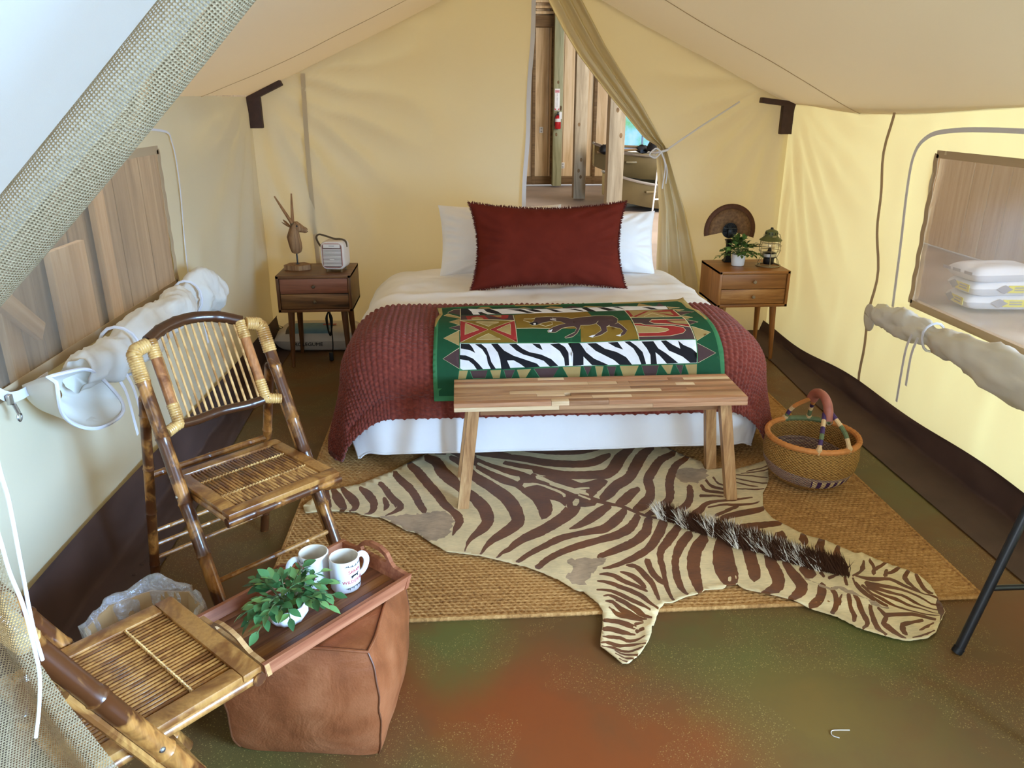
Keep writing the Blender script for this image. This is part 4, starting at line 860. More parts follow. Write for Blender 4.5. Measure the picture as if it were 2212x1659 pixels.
# ---- back wall, left closed panel
def roof_z(x):
    ev = np.where(x > XC, EAVE_R, EAVE)
    return ev + (RIDGE - ev) * (1 - np.abs(x - XC) / 1.8)
def back_wall_left():
    xs = np.linspace(XL, .5, 90); t = np.linspace(0, 1, 80)
    Xg, T = np.meshgrid(xs, t)
    edge = .40 + .11 * T                     # free edge leans
    s = (Xg - XL) / (.5 - XL)
    Xw = XL + (edge - XL) * s
    Z = T * (roof_z(Xw) + .03)
    ang = np.arctan2(Xw - XL, EAVE - Z + .15); r = np.hypot(Xw - XL, EAVE - Z)
    D = .036 * np.sin(ang * 13 + .5) * np.exp(-((r - .7) / .55) ** 2) * smoothstep(.05, .4, r)
    D += wrinkle(Xw, Z, 2.2, 61) + .014 * np.abs(vnoise(Xw * 2.2 + Z * 1.6, Z * 1.0 - Xw * .5, 66))
    D += .02 * np.sin(Xw * 9 + Z * 1.2) * smoothstep(.55, 1, s) * smoothstep(2.4, 1.0, Z)   # vertical folds near the opening
    D += -.05 * np.exp(-((Z - .9) / .35) ** 2) * np.exp(-((Xw + .3) / .6) ** 2) * .5
    mb = MB(); mb.grid(Xw, YB - np.abs(D) * smoothstep(0, .06, s), Z, flip=False)
    o = struct('wall_back_left', mb, CANVAS, 'closed cream canvas panel of the back wall behind the bed', angle=None)
    # zip tape on the free edge and a stitched panel seam
    ribbon('zip_tape', [(.392 + .11 * k + .004 * math.sin(k * 25), YB - .03, k * 2.45) for k in np.linspace(.02, 1, 40)], .028, (0, -1, 0), TAPE, o)
    ribbon('seam', [(-.985 - .015 * math.sin(k * 3), YB - .035, .35 + k * 1.42) for k in np.linspace(0, 1, 24)], .030, (0, -1, 0), canvas_seam, o)
    return o
canvas_seam = canvas_mat('folded_canvas_seam', (0.74, 0.66, 0.48, 1), .45, tcol=(0.86, 0.66, 0.30, 1))
bwl = back_wall_left()

# ---- back wall right of the opening
LZ = [0.0, .55, .9, 1.25, 1.32, 1.37, 1.66, 1.88, 2.04, 2.2, 2.46]
LX = [1.40, 1.38, 1.375, 1.33, 1.33, 1.24, .97, .78, .67, .575, .47]
def back_wall_right():
    t = np.linspace(0, 1, 80); s = np.linspace(0, 1, 60)
    S, T = np.meshgrid(s, t)
    zl = T * 2.45
    x0 = np.interp(zl, LZ, LX) + .06
    Xw = x0 + (XR - x0) * S
    Z = T * (roof_z(Xw) + .02)
    x0 = np.interp(Z, LZ, LX) + .06
    Xw = np.maximum(Xw, x0)
    ang = np.arctan2(XR - Xw, EAVE - Z + .12); r = np.hypot(XR - Xw, EAVE - Z)
    D = .032 * np.sin(ang * 12) * np.exp(-((r - .5) / .45) ** 2) * smoothstep(.03, .3, r) + wrinkle(Xw, Z, 2.0, 71)
    mb = MB(); mb.grid(Xw, YB - np.abs(D) * smoothstep(0, .05, XR - Xw), Z)
    return struct('wall_back_right', mb, CANVAS, 'cream canvas back wall right of the opening', angle=None)
back_wall_right()

def tied_curtain():
    zz = np.concatenate([np.linspace(2.46, 1.36, 50), np.linspace(1.33, 1.25, 10), np.linspace(1.22, .02, 50)])
    L = np.interp(zz, LZ, LX)
    RXz = [0.0, .45, .9, 1.27, 1.34, 1.57, 1.94, 2.2, 2.46]; RXx = [1.82, 1.70, 1.56, 1.41, 1.375, 1.23, .96, .80, .62]
    Rr = np.interp(zz, RXz, RXx)
    k = np.linspace(0, 1, 70)
    K, Lg = np.meshgrid(k, L); _, Rg = np.meshgrid(k, Rr); _, Zg = np.meshgrid(k, zz)
    Xg = Lg + (Rg - Lg) * K
    wdt = Rg - Lg
    amp = np.clip(.030 - .03 * np.abs(wdt - .2), .012, .035)
    D = amp * np.sin(K * PI * 2 * 3 + .8 + .6 * np.sin(Zg * 2)) + .25 * amp * np.sin(K * 40 + Zg * 3)
    Y = YB - .075 + D
    Y = Y + .03 * smoothstep(.85, 1, K)
    mb = MB(); mb.grid(Xg, Y, Zg)
    o = tag(obj('door_curtain', mb, CANVAS, angle=None), 'cream canvas door flap tied back to the right of the opening', 'curtain')
    # the tie
    tie = MB()
    ring = [(1.352 + .05 * math.cos(a), YB - .075 + .055 * math.sin(a), 1.29 + .012 * math.cos(a)) for a in np.linspace(0, 2 * PI, 20)[:-1]]
    tie.tube(ring, .008, 6, closed=True)
    obj('tie', tie, TAPE, o)
    for pts in ([(1.34, YB - .13, 1.29), (1.30, YB - .15, 1.31), (1.26, YB - .15, 1.27), (1.30, YB - .15, 1.25), (1.34, YB - .13, 1.28)], [(1.34, YB - .13, 1.285), (1.37, YB - .15, 1.2), (1.36, YB - .15, 1.05)], [(1.345, YB - .13, 1.285), (1.385, YB - .14, 1.18), (1.385, YB - .14, 1.08)]):
        m2 = MB(); m2.tube(spline(pts, 5), .005, 6); obj('tie_tail', m2, TAPE, o)
    return o
tied_curtain()
mb = MB(); mb.tube([(1.39, YB - .1, 1.30), (1.6, YB - .09, 1.44), (1.87, YB - .055, 1.60)], .006, 6)
tag(obj('tie_rope', mb, TAPE), 'thin cord stretched from the tied curtain up to the eave', 'cord')

# ---- brown patches in the eave corners
def corner_patch(sx, X):
    t = thing('corner_patch', 'dark brown reinforcing patch in the %s eave corner' % ('left rear' if sx < 0 else 'right rear'), 'patch', (X, YB - .03, EAVE if sx < 0 else EAVE_R))
    k = 1 if sx < 0 else -1
    mb = MB(); mb.rbox((k * .045, -.03, -.095), (.085, .05, .19), .006); obj('upright', mb, LEATHER_DK, t)
    mb = MB()
    th = math.atan2(RIDGE - EAVE, 1.8) if sx < 0 else .12
    mb.rbox((k * .12, -.03, .035 if sx < 0 else .012), (.24, .055, .035), .006, rot=Matrix.Rotation(-k * th, 3, 'Y'))
    obj('slanted_arm', mb, LEATHER_DK, t)
corner_patch(-1, XL); corner_patch(1, XR)

# ================================================================== the barn around the tent
PLANK = wood('barn_plank', srgb(188, 154, 108), srgb(218, 188, 142), srgb(232, 208, 168), 2, .35, .6, tint=.35)
PLANK_GREY = wood('barn_plank_weathered', srgb(140, 126, 106), srgb(170, 154, 130), srgb(190, 174, 148), 2, .35, .7, tint=.4)
POSTW = wood('grey_post', srgb(128, 112, 88), srgb(158, 142, 114), srgb(180, 164, 136), 2, .5, .7)
POSTG = wood('green_grey_post', srgb(120, 118, 84), srgb(150, 148, 112), srgb(170, 166, 130), 2, .5, .7)
DARKW = wood('dark_beam', srgb(84, 62, 34), srgb(112, 86, 52), srgb(134, 106, 70), 0, .5, .7)
CEILW = plain('barn_ceiling_boards', srgb(150, 125, 95), .8, var=.2, scale=2)

mb = MB(); mb.box((1.0, 6.6, 4.2), (9.4, 19.8, .08)); struct('ceiling_barn', mb, CEILW, 'board ceiling of the barn', smooth=False)
def barn_wall(name, axis, pos, a0, a1, h, wd, mat, label, gap=.006, start=None):
    mb = MB()
    if axis == 'y': mb.box(((a0 + a1) / 2, pos + .05, h / 2), (a1 - a0, .04, h))
    else: mb.box((pos + (.05 if pos > 0 else -.05), (a0 + a1) / 2, h / 2), (.04, a1 - a0, h))
    o = struct(name, mb, mat, label, smooth=False)
    pm = MB()
    if axis == 'y': pm.rbox((0, 0, h / 2), (wd - gap, .03, h), .006)
    else: pm.rbox((0, 0, h / 2), (.03, wd - gap, h), .006)
    me = mesh_of(pm, 'plank', mat, False)
    b0, b1 = start or (a0, a1)
    n = int((b1 - b0) / wd)
    for i in range(n):
        c = b0 + (i + .5) * wd
        dp = random.uniform(-.006, .006)
        q = obj('plank', me, None, o)
        q.location = (c, pos + dp, 0) if axis == 'y' else (pos + dp, c, 0)
    return o
bw = barn_wall('wall_barn_back', 'y', 16.3, -2.4, 5.6, 4.15, .30, PLANK, 'pale vertical board wall at the far end of the barn', start=(.3, 5.4))
barn_wall('wall_barn_left', 'x', -2.35, -2.5, 16.3, 4.15, .24, PLANK_GREY, 'grey-brown board wall outside the left window', start=(2.6, 11.5))
barn_wall('wall_barn_right', 'x', 5.6, -2.5, 16.3, 4.15, .30, PLANK, 'tan board wall outside the right window', start=(5.0, 13.5))
for z, w in ((3.05, .20), (3.20, .05), (3.30, .05), (3.40, .05)):
    mb = MB(); mb.rbox((2.5, 16.2, z), (5.6, .10 + .1 * (w > .1), w), .01); obj('beam', mb, DARKW if w > .1 else PLANK, bw)
for x in (1.50, 1.87, 2.74, 3.25, 4.0):
    mb = MB(); mb.rbox((x, 16.24, 2.0), (.06, .05, 4.0), .006); obj('batten', mb, DARKW, bw)
mb = MB(); mb.rbox((2.5, 16.25, .08), (5.6, .06, .16), .006); obj('skirting', mb, DARKW, bw)

def post(x, y, w, mat, label):
    mb = MB(); mb.rbox((0, 0, 2.05), (w, w, 4.1), .012)
    # knots
    o = tag(obj('timber_post', mb, mat, loc=(x, y, 0)), label, 'post', 'timber posts in the barn')
    for k in range(5):
        m2 = MB(); m2.lathe([(.0, .012), (.018, .012), (.022, .006), (.024, 0)], 10)
        q = obj('knot', m2, DARKW, o); q.location = (random.uniform(-w * .3, w * .3), -w / 2 + .002, random.uniform(.3, 2.6)); q.rotation_euler = (PI / 2, 0, 0); q.scale = (1, 1.5, .35)
    return o
post(2.08, 13.8, .21, POSTW, 'grey timber post left of the boats, middle of the three posts in the opening')
post(2.15, 11.0, .22, POSTW, 'knotty timber post nearest the tent, in front of the boats')
post(1.95, 16.0, .18, POSTG, 'green-grey timber post that carries the fire extinguisher')

WHITE = plain('white_plastic', srgb(228, 226, 220), .45, var=.03)
RED = plain('red_paint', srgb(186, 34, 38), .35, var=.08)
BLACK = plain('black_metal', srgb(22, 22, 26), .35, var=.2, spec=.5)
BLACKP = plain('black_plastic', srgb(18, 18, 20), .45, var=.2)
STEEL = plain('steel', srgb(190, 190, 190), .3, metal=1, var=.05)

def text_mesh(s, size, extrude=.0004, align='CENTER'):
    cu = bpy.data.curves.new('t', 'FONT'); cu.body = s; cu.size = size; cu.extrude = extrude; cu.align_x = align; cu.align_y = 'CENTER'
    cu.resolution_u = 3
    to = bpy.data.objects.new('t', cu)
    COL.objects.link(to)
    dg = bpy.context.evaluated_depsgraph_get()
    me = bpy.data.meshes.new_from_object(to.evaluated_get(dg))
    bpy.data.objects.remove(to); bpy.data.curves.remove(cu)
    return me
def lettering(name, s, size, mat, parent, loc, rot=(PI / 2, 0, 0), sx=1.0, extrude=.0004, warp=None):
    me = text_mesh(s, size, extrude); me.name = name
    me.materials.clear(); me.materials.append(mat)
    if warp:
        for v in me.vertices: v.co = warp(v.co * 1.0)
    o = bpy.data.objects.new(name, me); COL.objects.link(o); o.parent = parent; o.location = loc; o.rotation_euler = rot; o.scale = (sx, 1, 1)
    return o

# fire extinguisher and its sign
t = thing('fire_extinguisher', 'red fire extinguisher hung on the green-grey post', 'extinguisher', (1.94, 15.84, 1.10))
mb = MB(); mb.lathe([(0, 0), (.05, 0), (.06, .012), (.06, .2), (.045, .235), (.02, .25), (.018, .27)], 16, cap0=True); obj('cylinder', mb, RED, t)
mb = MB(); mb.rbox((0, 0, .285), (.03, .05, .04), .004).rbox((.0, -.05, .31), (.02, .11, .012), .003); obj('valve', mb, BLACK, t)
mb = MB(); mb.rbox((.045, -.05, .25), (.05, .012, .13), .003); obj('tag', mb, WHITE, t)
mb = MB(); mb.lathe([(.0605, .13), (.0608, .135), (.0608, .185), (.0605, .19)], 16); obj('label_band', mb, WHITE, t)
mb = MB(); mb.tube(spline([(0, -.03, .27), (-.05, -.05, .25), (-.075, -.03, .15), (-.07, -.02, .06)], 5), .008, 6); obj('hose', mb, BLACK, t)
t = thing('fire_sign', 'narrow white fire extinguisher sign above the extinguisher', 'sign', (1.925, 15.895, 1.64))
mb = MB(); mb.rbox((0, 0, 0), (.10, .008, .40), .003); obj('panel', mb, WHITE, t)
mb = MB(); mb.box((0, -.005, .15), (.088, .002, .05)); obj('header', mb, plain('sign_pale_red', srgb(206, 150, 150), .5, var=.03), t)
lettering('lettering', 'FIRE', .036, RED, t, (0, -.0065, .15))
for i, ch in enumerate('EXTINGUISHER'): lettering('letter', ch, .026, BLACK, t, (0, -.0055, .108 - i * .021))
mb = MB(); mb.plate([(-.045, -.19), (-.01, -.19), (-.045, -.15)], .0, .002, tf=lambda x, y, z: (x, -.005 - z, y)).plate([(.045, -.19), (.045, -.15), (.01, -.19)], .0, .002, tf=lambda x, y, z: (x, -.005 - z, y)); obj('arrow', mb, RED, t)
for x, y, z, s in ((1.66, 16.27, 1.067, 'upper'), (2.11, 16.27, .373, 'lower')):
    t = thing('outlet', '%s white electrical plate on the far board wall' % s, 'outlet', (x, y, z))
    mb = MB(); mb.rbox((0, 0, 0), (.075, .012, .12), .004); obj('plate', mb, WHITE, t)
    for dz in (-.025, .025):
        mb = MB(); mb.rbox((0, -.008, dz), (.035, .006, .03), .003); obj('socket', mb, plain('socket_grey%s%d' % (s, dz > 0), srgb(180, 178, 172), .5), t)

# far barn window
def sky_pane():
    m = NT('daylit_pane'); v = m.coord(); n = m.noise(v, 3, 4)
    e = m.n('ShaderNodeEmission'); m.link(m.ramp(n, [(.35, srgb(120, 190, 130)), (.5, srgb(140, 205, 215)), (.65, srgb(170, 215, 250))]), e.inputs[0]); e.inputs[1].default_value = 1.1
    m.link(e.outputs[0], m.out.inputs[0]); return m.mat
mb = MB(); mb.box((0, 0, 0), (.95, .02, .75)); w3 = struct('window_3', mb, sky_pane(), 'daylit window in the far board wall', smooth=False, loc=(3.62, 16.22, 1.08))
fr = MB()
for c, d in (((0, -.02, .39), (1.05, .06, .05)), ((0, -.02, -.39), (1.05, .06, .05)), ((-.5, -.02, 0), (.05, .06, .8)), ((.5, -.02, 0), (.05, .06, .8)), ((.1, -.02, 0), (.03, .05, .75))):
    m2 = MB(); m2.rbox(c, d, .006); obj('window_frame', m2, plain('window_frame_blue%.2f' % c[0], srgb(150, 165, 200), .5), w3)

# two stacked flat boats with oars
OLIVE = plain('olive_hull', srgb(112, 96, 62), .35, var=.12, scale=3, metal=.2)
def boat(label, loc, rz, L=3.4, Wd=1.25, Hh=.36):
    t = thing('flat_boat', label, 'boat', loc, rz, 'boats stored in the barn')
    mb = MB(); s = np.linspace(0, 1, 24); k = np.linspace(-1, 1, 15); K, S = np.meshgrid(k, s)
    half = Wd / 2 * np.clip(1 - np.clip((S - .62) / .38, 0, 1) ** 2 * .75, 0, 1)
    X = (S - .5) * L; Yy = np.sign(K) * half * np.clip(np.abs(K) * 1.25, 0, 1); Zz = np.where(np.abs(K) > .8, (np.abs(K) - .8) / .2 * Hh, 0) + .18 * np.clip((S - .7) / .3, 0, 1) ** 2
    mb.grid(X, Yy, Zz); obj('hull', mb, OLIVE, t, angle=50)
    for sd in (0, -1):
        m2 = MB(); m2.tube([(X[i, sd], Yy[i, sd], Zz[i, sd]) for i in range(24)], .022, 6); obj('gunwale', m2, STEEL if sd else plain('alu_trim%d' % int(loc[2] * 10), srgb(200, 200, 190), .3, metal=.8), t)
    for sx in (-.9, .1, .9):
        m2 = MB(); m2.rbox((sx, 0, Hh * .75), (.25, Wd * .86, .03), .006); obj('thwart', m2, OLIVE, t)
    m2 = MB(); m2.rbox((-L / 2, 0, Hh / 2), (.03, Wd, Hh), .006); obj('transom', m2, OLIVE, t)
    return t
boat('lower olive flat boat lying behind the nearest post', (3.78, 12.7, .02), math.radians(190), L=3.0)
boat('upper olive flat boat stacked on the other one', (3.72, 13.1, .42), math.radians(176), L=3.0)
for i, (a, b, lab) in enumerate((((2.2, 12.75, .84), (3.6, 12.85, .92), 'dark oar lying across the upper boat, left one'), ((2.5, 12.9, .93), (4.2, 12.7, .86), 'dark oar lying across the upper boat, right one'))):
    t = thing('oar', lab, 'oar', a); d = Vector(b) - Vector(a)
    mb = MB(); mb.tube([(0, 0, 0), d * .7], .02, 8); obj('shaft', mb, DARKW, t)
    mb = MB(); mb.tube([d * .68, d * .75, d * .95, d], [.02, .07, .08, .04], 8, flat=.2); obj('blade', mb, DARKW, t)
for i, (x, y, z, r, lab) in enumerate(((2.35, 12.75, .84, .09, 'dark bundle at the left end of the stacked boats'), (2.95, 12.8, .84, .08, 'grey bundle in the middle of the stacked boats'), (3.15, 12.6, .86, .13, 'dark lumpy bundle on the stacked boats by the curtain'))):
    th = np.linspace(0, PI, 9); ph = np.linspace(0, 2 * PI, 13); PH, TH = np.meshgrid(ph, th)
    R_ = r * (1 + .3 * vnoise(PH * 2, TH * 3, i)); mb = MB(); mb.grid(R_ * np.sin(TH) * np.cos(PH) * 1.3, R_ * np.sin(TH) * np.sin(PH), R_ * np.cos(TH) * .8 + r * .5)
    tag(obj('bundle', mb, BLACKP, loc=(x, y, z)), lab, 'bundle')
t = thing('wire_stand', 'thin white wire stand beside the boats', 'stand', (2.72, 11.0, 0))
for p in ([(0, 0, 0), (.05, 0, .75)], [(.35, .1, 0), (.35, .1, .75)], [(.02, 0, .3), (.35, .1, .3)], [(.05, 0, .72), (.35, .1, .72)]):
    m2 = MB(); m2.tube(p, .012, 6); obj('rod', m2, WHITE, t)

# left barn wall clutter seen through the left window
PALEW = wood('pale_board', srgb(190, 165, 130), srgb(206, 182, 150), srgb(220, 200, 170), 2, .4, .7)
for i, (p0, p1, w, lab) in enumerate((((-2.29, 5.1, 2.2), (-2.29, 5.1, 0.02), .16, 'pale upright stud outside the left window, nearest the bed'), ((-2.29, 3.9, 2.2), (-2.29, 3.9, .02), .13, 'pale upright stud outside the left window, middle'), ((-2.25, 3.3, 1.15), (-2.25, 4.1, .45), .10, 'pale diagonal brace outside the left window'), ((-2.29, 4.6, .82), (-2.29, 4.6, .02), .42, 'pale board leaning low outside the left window'))):
    d = Vector(p1) - Vector(p0); m2 = MB(); m2.rbox((0, 0, 0), (.04, w, d.length), .004)
    o = tag(obj('loose_board', m2, PALEW), lab, 'board'); o.location = (Vector(p0) + Vector(p1)) / 2; o.rotation_euler = d.to_track_quat('Z', 'Y').to_euler() if abs(d.normalized().z) < .99 else (0, 0, 0)

# stack of sacks outside the right window
SACKW = plain('sack_paper', srgb(226, 224, 226), .5, var=.05, scale=6, bump=.15, bscale=30)
YEL = plain('sack_yellow', srgb(232, 214, 60), .5, var=.06)
GREYP = plain('sack_grey_print', srgb(150, 145, 150), .5, var=.05)
def sack(mat, L, Wd, Hh, seed, name, label, cat, loc, rz, group=None):
    t = thing(name, label, cat, loc, rz, group)
    u = np.linspace(-1, 1, 29); v = np.linspace(-1, 1, 21); U, V = np.meshgrid(u, v)
    e = (1 - np.abs(U) ** 5) ** .5 * (1 - np.abs(V) ** 5) ** .5
    X = U * L / 2 * (1 - .05 * V ** 2); Yy = V * Wd / 2 * (1 - .05 * U ** 2)
    n = vnoise(U * 3, V * 3, seed)
    mb = MB(); mb.grid(X, Yy, Hh / 2 + (Hh / 2) * e * (1 + .1 * n)); mb.grid(X, Yy, Hh / 2 - (Hh / 2) * np.clip(e * 1.3, 0, 1), flip=True)
    obj('sack_body', mb, mat, t, angle=60)
    return t
lb = ['topmost white sack in the stack outside the right window', 'middle sack with a yellow label in the stack outside the right window', 'lowest sack with a yellow label in the stack outside the right window']
for k in range(3):
    t = sack(SACKW, .62, .40, .125, k, 'sack', lb[2 - k], 'sack', (4.42 - .03 * (k == 2), 6.02, .115 * k), math.radians(-6 + 5 * k), 'sacks outside the right window')
    if k < 2:
        for fc in (0, 1):
            m2 = MB()
            tf = (lambda x, y, z: (x, -.205 - z, y + .0625)) if fc == 0 else (lambda x, y, z: (-.315 - z, -x, y + .0625))
            m2.plate([(-.02, -.03), (.16, -.03), (.16, .03), (-.02, .03)], 0, .004, tf=tf); obj('yellow_label', m2, YEL, t)
            m2 = MB(); m2.plate([(-.12, 0), (-.05, -.035), (.02, 0), (-.05, .035)], 0, .006, tf=tf); obj('diamond_print', m2, GREYP, t)
            for dy in (.012, -.008):
                m2 = MB(); m2.plate([(.03, dy - .005), (.13, dy - .005), (.13, dy + .005), (.03, dy + .005)], 0, .006, tf=tf); obj('text_block', m2, GREYP, t)
    else:
        for x0 in (-.2, -.08, .06):
            m2 = MB(); m2.plate([(x0, -.012), (x0 + .09, -.012), (x0 + .09, .012), (x0, .012)], 0, .003, tf=lambda x, y, z: (-.312 - z, -x, y + .07)); obj('text_block', m2, GREYP, t)

# ================================================================== rug and hide
def jute():
    m = NT('braided_jute'); tc = m.n('ShaderNodeTexCoord'); P = tc.outputs['Object']
    mp = m.n('ShaderNodeMapping'); m.link(P, mp.inputs[0]); mp.inputs['Scale'].default_value = (9, 58, 1)
    n = m.noise(mp.outputs[0], 1.0, 5, .6); big = m.noise(P, 2.5, 4)
    mp2 = m.n('ShaderNodeMapping'); m.link(P, mp2.inputs[0]); mp2.inputs['Scale'].default_value = (70, 90, 1); mp2.inputs['Rotation'].default_value = (0, 0, .5)
    fine = m.noise(mp2.outputs[0], 1.0, 4, .7)
    f = m.math('ADD', m.math('MULTIPLY', n, .3), m.math('ADD', m.math('MULTIPLY', big, .2), m.math('MULTIPLY', fine, .5)))
    m.color(m.ramp(f, [(.36, srgb(112, 74, 38)), (.48, srgb(166, 120, 68)), (.56, srgb(186, 140, 84)), (.66, srgb(206, 164, 108))]))
    m.set(rough=.85, spec=.2)
    m.bump(fine, .6, .006)
    return m.mat
JUTE = jute()
RX0, RX1, RY0, RY1 = -.70, 1.755, 2.115, 4.7
def build_rug():
    step = .0028
    ys = np.arange(RY0, 3.75, step); ys = np.concatenate([ys, np.linspace(3.76, RY1, 60)])
    xs = np.linspace(RX0, RX1, 620)
    X, Y = np.meshgrid(xs, ys)
    row = (Y - RY0) / .017
    ph = X / .022 + (np.floor(row) % 2) * .5
    Z = .005 + .005 * np.abs(np.sin(row * PI)) ** .6 + .004 * np.abs(np.sin(ph * PI + (row % 1) * 1.3)) + .002 * vnoise(X * 3, Y * 3, 8)
    wob = .004 * vnoise(Y * 9, X * 0, 3)
    Xw = X + wob * (np.abs(X - (RX0 + RX1) / 2) > 1.2)
    Yw = Y + .005 * vnoise(X * 7, Y * 0, 6) * smoothstep(.1, 0, Y - RY0)
    mb = MB(); mb.grid(Xw, Yw, Z)
    t = thing('jute_rug', 'braided natural jute rug under the bed and zebra hide', 'rug', (0, 0, 0))
    o = obj('braided_field', mb, JUTE, t, angle=None)
    # braided edge
    path = [(RX0, RY1), (RX0, RY0), (RX1, RY0), (RX1, RY1)]
    e = MB(); pts = []
    for (a, b) in zip(path[:-1], path[1:]):
        n = int(math.hypot(b[0] - a[0], b[1] - a[1]) / .008)
        for i in range(n): pts.append((a[0] + (b[0] - a[0]) * i / n, a[1] + (b[1] - a[1]) * i / n, .007))
    e.tube(pts, [.0075 + .0022 * abs(math.sin(i * 1.1)) for i in range(len(pts))], 6)
    obj('braided_edge', e, JUTE, t)
build_rug()

def unpack(a):
    return [(a[i] / 1000.0, a[i + 1] / 1000.0) for i in range(0, len(a), 2)]
def resample(poly, step, jit=0.0, seed=0):
    rnd = random.Random(seed); out = []
    n = len(poly)
    for i in range(n):
        a = poly[i]; b = poly[(i + 1) % n]; L = math.hypot(b[0] - a[0], b[1] - a[1]); k = max(1, int(L / step))
        for j in range(k):
            t = j / k; out.append((a[0] + (b[0] - a[0]) * t + rnd.uniform(-jit, jit), a[1] + (b[1] - a[1]) * t + rnd.uniform(-jit, jit)))
    return out
def painted_sheet(outline, layers, base, grid, step, jit, seed=0):
    """triangulated flat sheet whose faces follow the drawn shapes; returns verts2d, tris, colour index, boundary loop edges"""
    V = []; E = []
    def addpoly(p):
        b = len(V); V.extend(Vector(q) for q in p); E.extend((b + i, b + (i + 1) % len(p)) for i in range(len(p)))
    out = resample(outline, step, jit * .3, seed)
    addpoly(out)
    L2 = []
    for i, (c, p) in enumerate(layers):
        q = resample(p, step, jit * (6 if (c == 2 and jit > 0) else 1), seed + i); L2.append((c, q)); addpoly(q)
    o = np.array(out); lo = o.min(0); hi = o.max(0)
    gx, gy = np.meshgrid(np.arange(lo[0], hi[0], grid), np.arange(lo[1], hi[1], grid))
    gx = gx.ravel() + .13 * grid; gy = gy.ravel() + .17 * grid
    ins = pipn(gx, gy, out)
    V.extend(Vector((a, b)) for a, b in zip(gx[ins], gy[ins]))
    r = delaunay_2d_cdt(V, E, [], 0, 1e-5)
    vs = np.array([(v.x, v.y) for v in r[0]]); tris = np.array([f for f in r[2]], int)
    c = vs[tris].mean(1)
    keep = pipn(c[:, 0], c[:, 1], out)
    tris = tris[keep]; c = c[keep]
    col = np.full(len(tris), base, int)
    for ci, q in L2:
        col[pipn(c[:, 0], c[:, 1], q)] = ci
    return vs, tris, col

def hide_mat(name, c, var=.18, rough=.55):
    m = NT(name); v = m.coord(scale=(1, 1, 1)); n = m.noise(v, 9, 5, .6); mp = m.coord(scale=(40, 240, 40)); h = m.noise(mp, 1, 3)
    f = m.math('ADD', m.math('MULTIPLY', n, .6), m.math('MULTIPLY', h, .4))
    m.color(m.ramp(f, [(.34, tuple(x * (1 - var) for x in c[:3]) + (1,)), (.6, tuple(min(1, x * (1 + var)) for x in c[:3]) + (1,))])); m.set(rough=rough, spec=.3, sheen=.1)
    m.bump(h, .25, .002); return m.mat
HIDE = [hide_mat('hide_cream', srgb(214, 192, 146)), hide_mat('hide_brown_stripe', srgb(102, 57, 20), .3), hide_mat('hide_worn_grey', srgb(158, 134, 106), .35), hide_mat('hide_muzzle_brown', srgb(92, 56, 36), .2)]
def hide_z(x, y):
    on = smoothstep(RY0 - .035, RY0 + .005, y) * smoothstep(RX1 + .03, RX1 - .005, x) * smoothstep(RX0 - .03, RX0 + .005, x)
    return .003 + .0125 * on + .005 * (vnoise(x * 4, y * 4, 91) + 1) * .5
def build_hide():
    out = unpack(ZOUT); lay = [(c, unpack(p)) for c, p in ZLAY]
    vs, tris, col = painted_sheet(out, lay, 0, .03, .012, .0016, 5)
    O = np.array(resample(out, .02))
    # rim lifts a little where the skin curls
    d = np.full(len(vs), 9.0)
    for i in range(0, len(O)): d = np.minimum(d, np.hypot(vs[:, 0] - O[i, 0], vs[:, 1] - O[i, 1]))
    lift = .011 * smoothstep(.035, 0, d) * (.35 + .65 * (vnoise(vs[:, 0] * 5, vs[:, 1] * 5, 44) + 1) * .5)
    z = hide_z(vs[:, 0], vs[:, 1]) + lift
    t = thing('zebra_hide', 'brown and cream striped zebra hide lying over the jute rug', 'hide', (0, 0, 0))
    mb = MB(); mb.v = [(a, b, c) for (a, b), c in zip(vs.tolist(), z.tolist())]; mb.f = [tuple(f) for f in tris.tolist()]; mb.m = col.tolist()
    o = obj('skin', mb, HIDE, t, angle=None)
    sm = o.modifiers.new('thick', 'SOLIDIFY'); sm.thickness = .003; sm.offset = -1
    # bristly mane along the neck
    rnd = random.Random(3); mane = spline(unpack(ZMANE), 10); h = MB(); hw = MB()
    N = len(mane)
    dk, wt = 0, 1
    blk = 0
    for i in range(N - 1):
        a = mane[i]; b = mane[i + 1]; s = i / N
        white = (math.sin(i * .40 + 1.0) > .62) and s < .88
        for k in range(34):
            u = rnd.random(); px = a[0] + (b[0] - a[0]) * u + rnd.gauss(0, .006); py = a[1] + (b[1] - a[1]) * u + rnd.gauss(0, .006)
            L = rnd.uniform(.05, .10) * (1 - .3 * abs(s - .5)); 
            lean = Vector((rnd.gauss(-.25, .25), rnd.gauss(.55, .2), rnd.uniform(.45, .9))).normalized()
            z0 = float(hide_z(np.array(px), np.array(py))) + .003
            p0 = Vector((px, py, z0)); p1 = p0 + lean * L * .6; p2 = p0 + lean * L + Vector((rnd.gauss(0, .006), .012, -.006))
            w = Vector((1, 0, 0)) * rnd.uniform(.0012, .0022)
            tgt = hw if (white and rnd.random() < .9) else h
            tgt.add([p0 - w, p0 + w, p1 + w * .8, p1 - w * .8, p2], [(0, 1, 2, 3), (3, 2, 4)])
    for nm, q, c in (('mane_dark', h, srgb(58, 34, 20)), ('mane_white', hw, srgb(206, 196, 180))):
        ob = obj(nm, q, plain(nm + '_hair', c, .85, var=.2, spec=.1), t, angle=None); ob['kind'] = 'stuff'
build_hide()

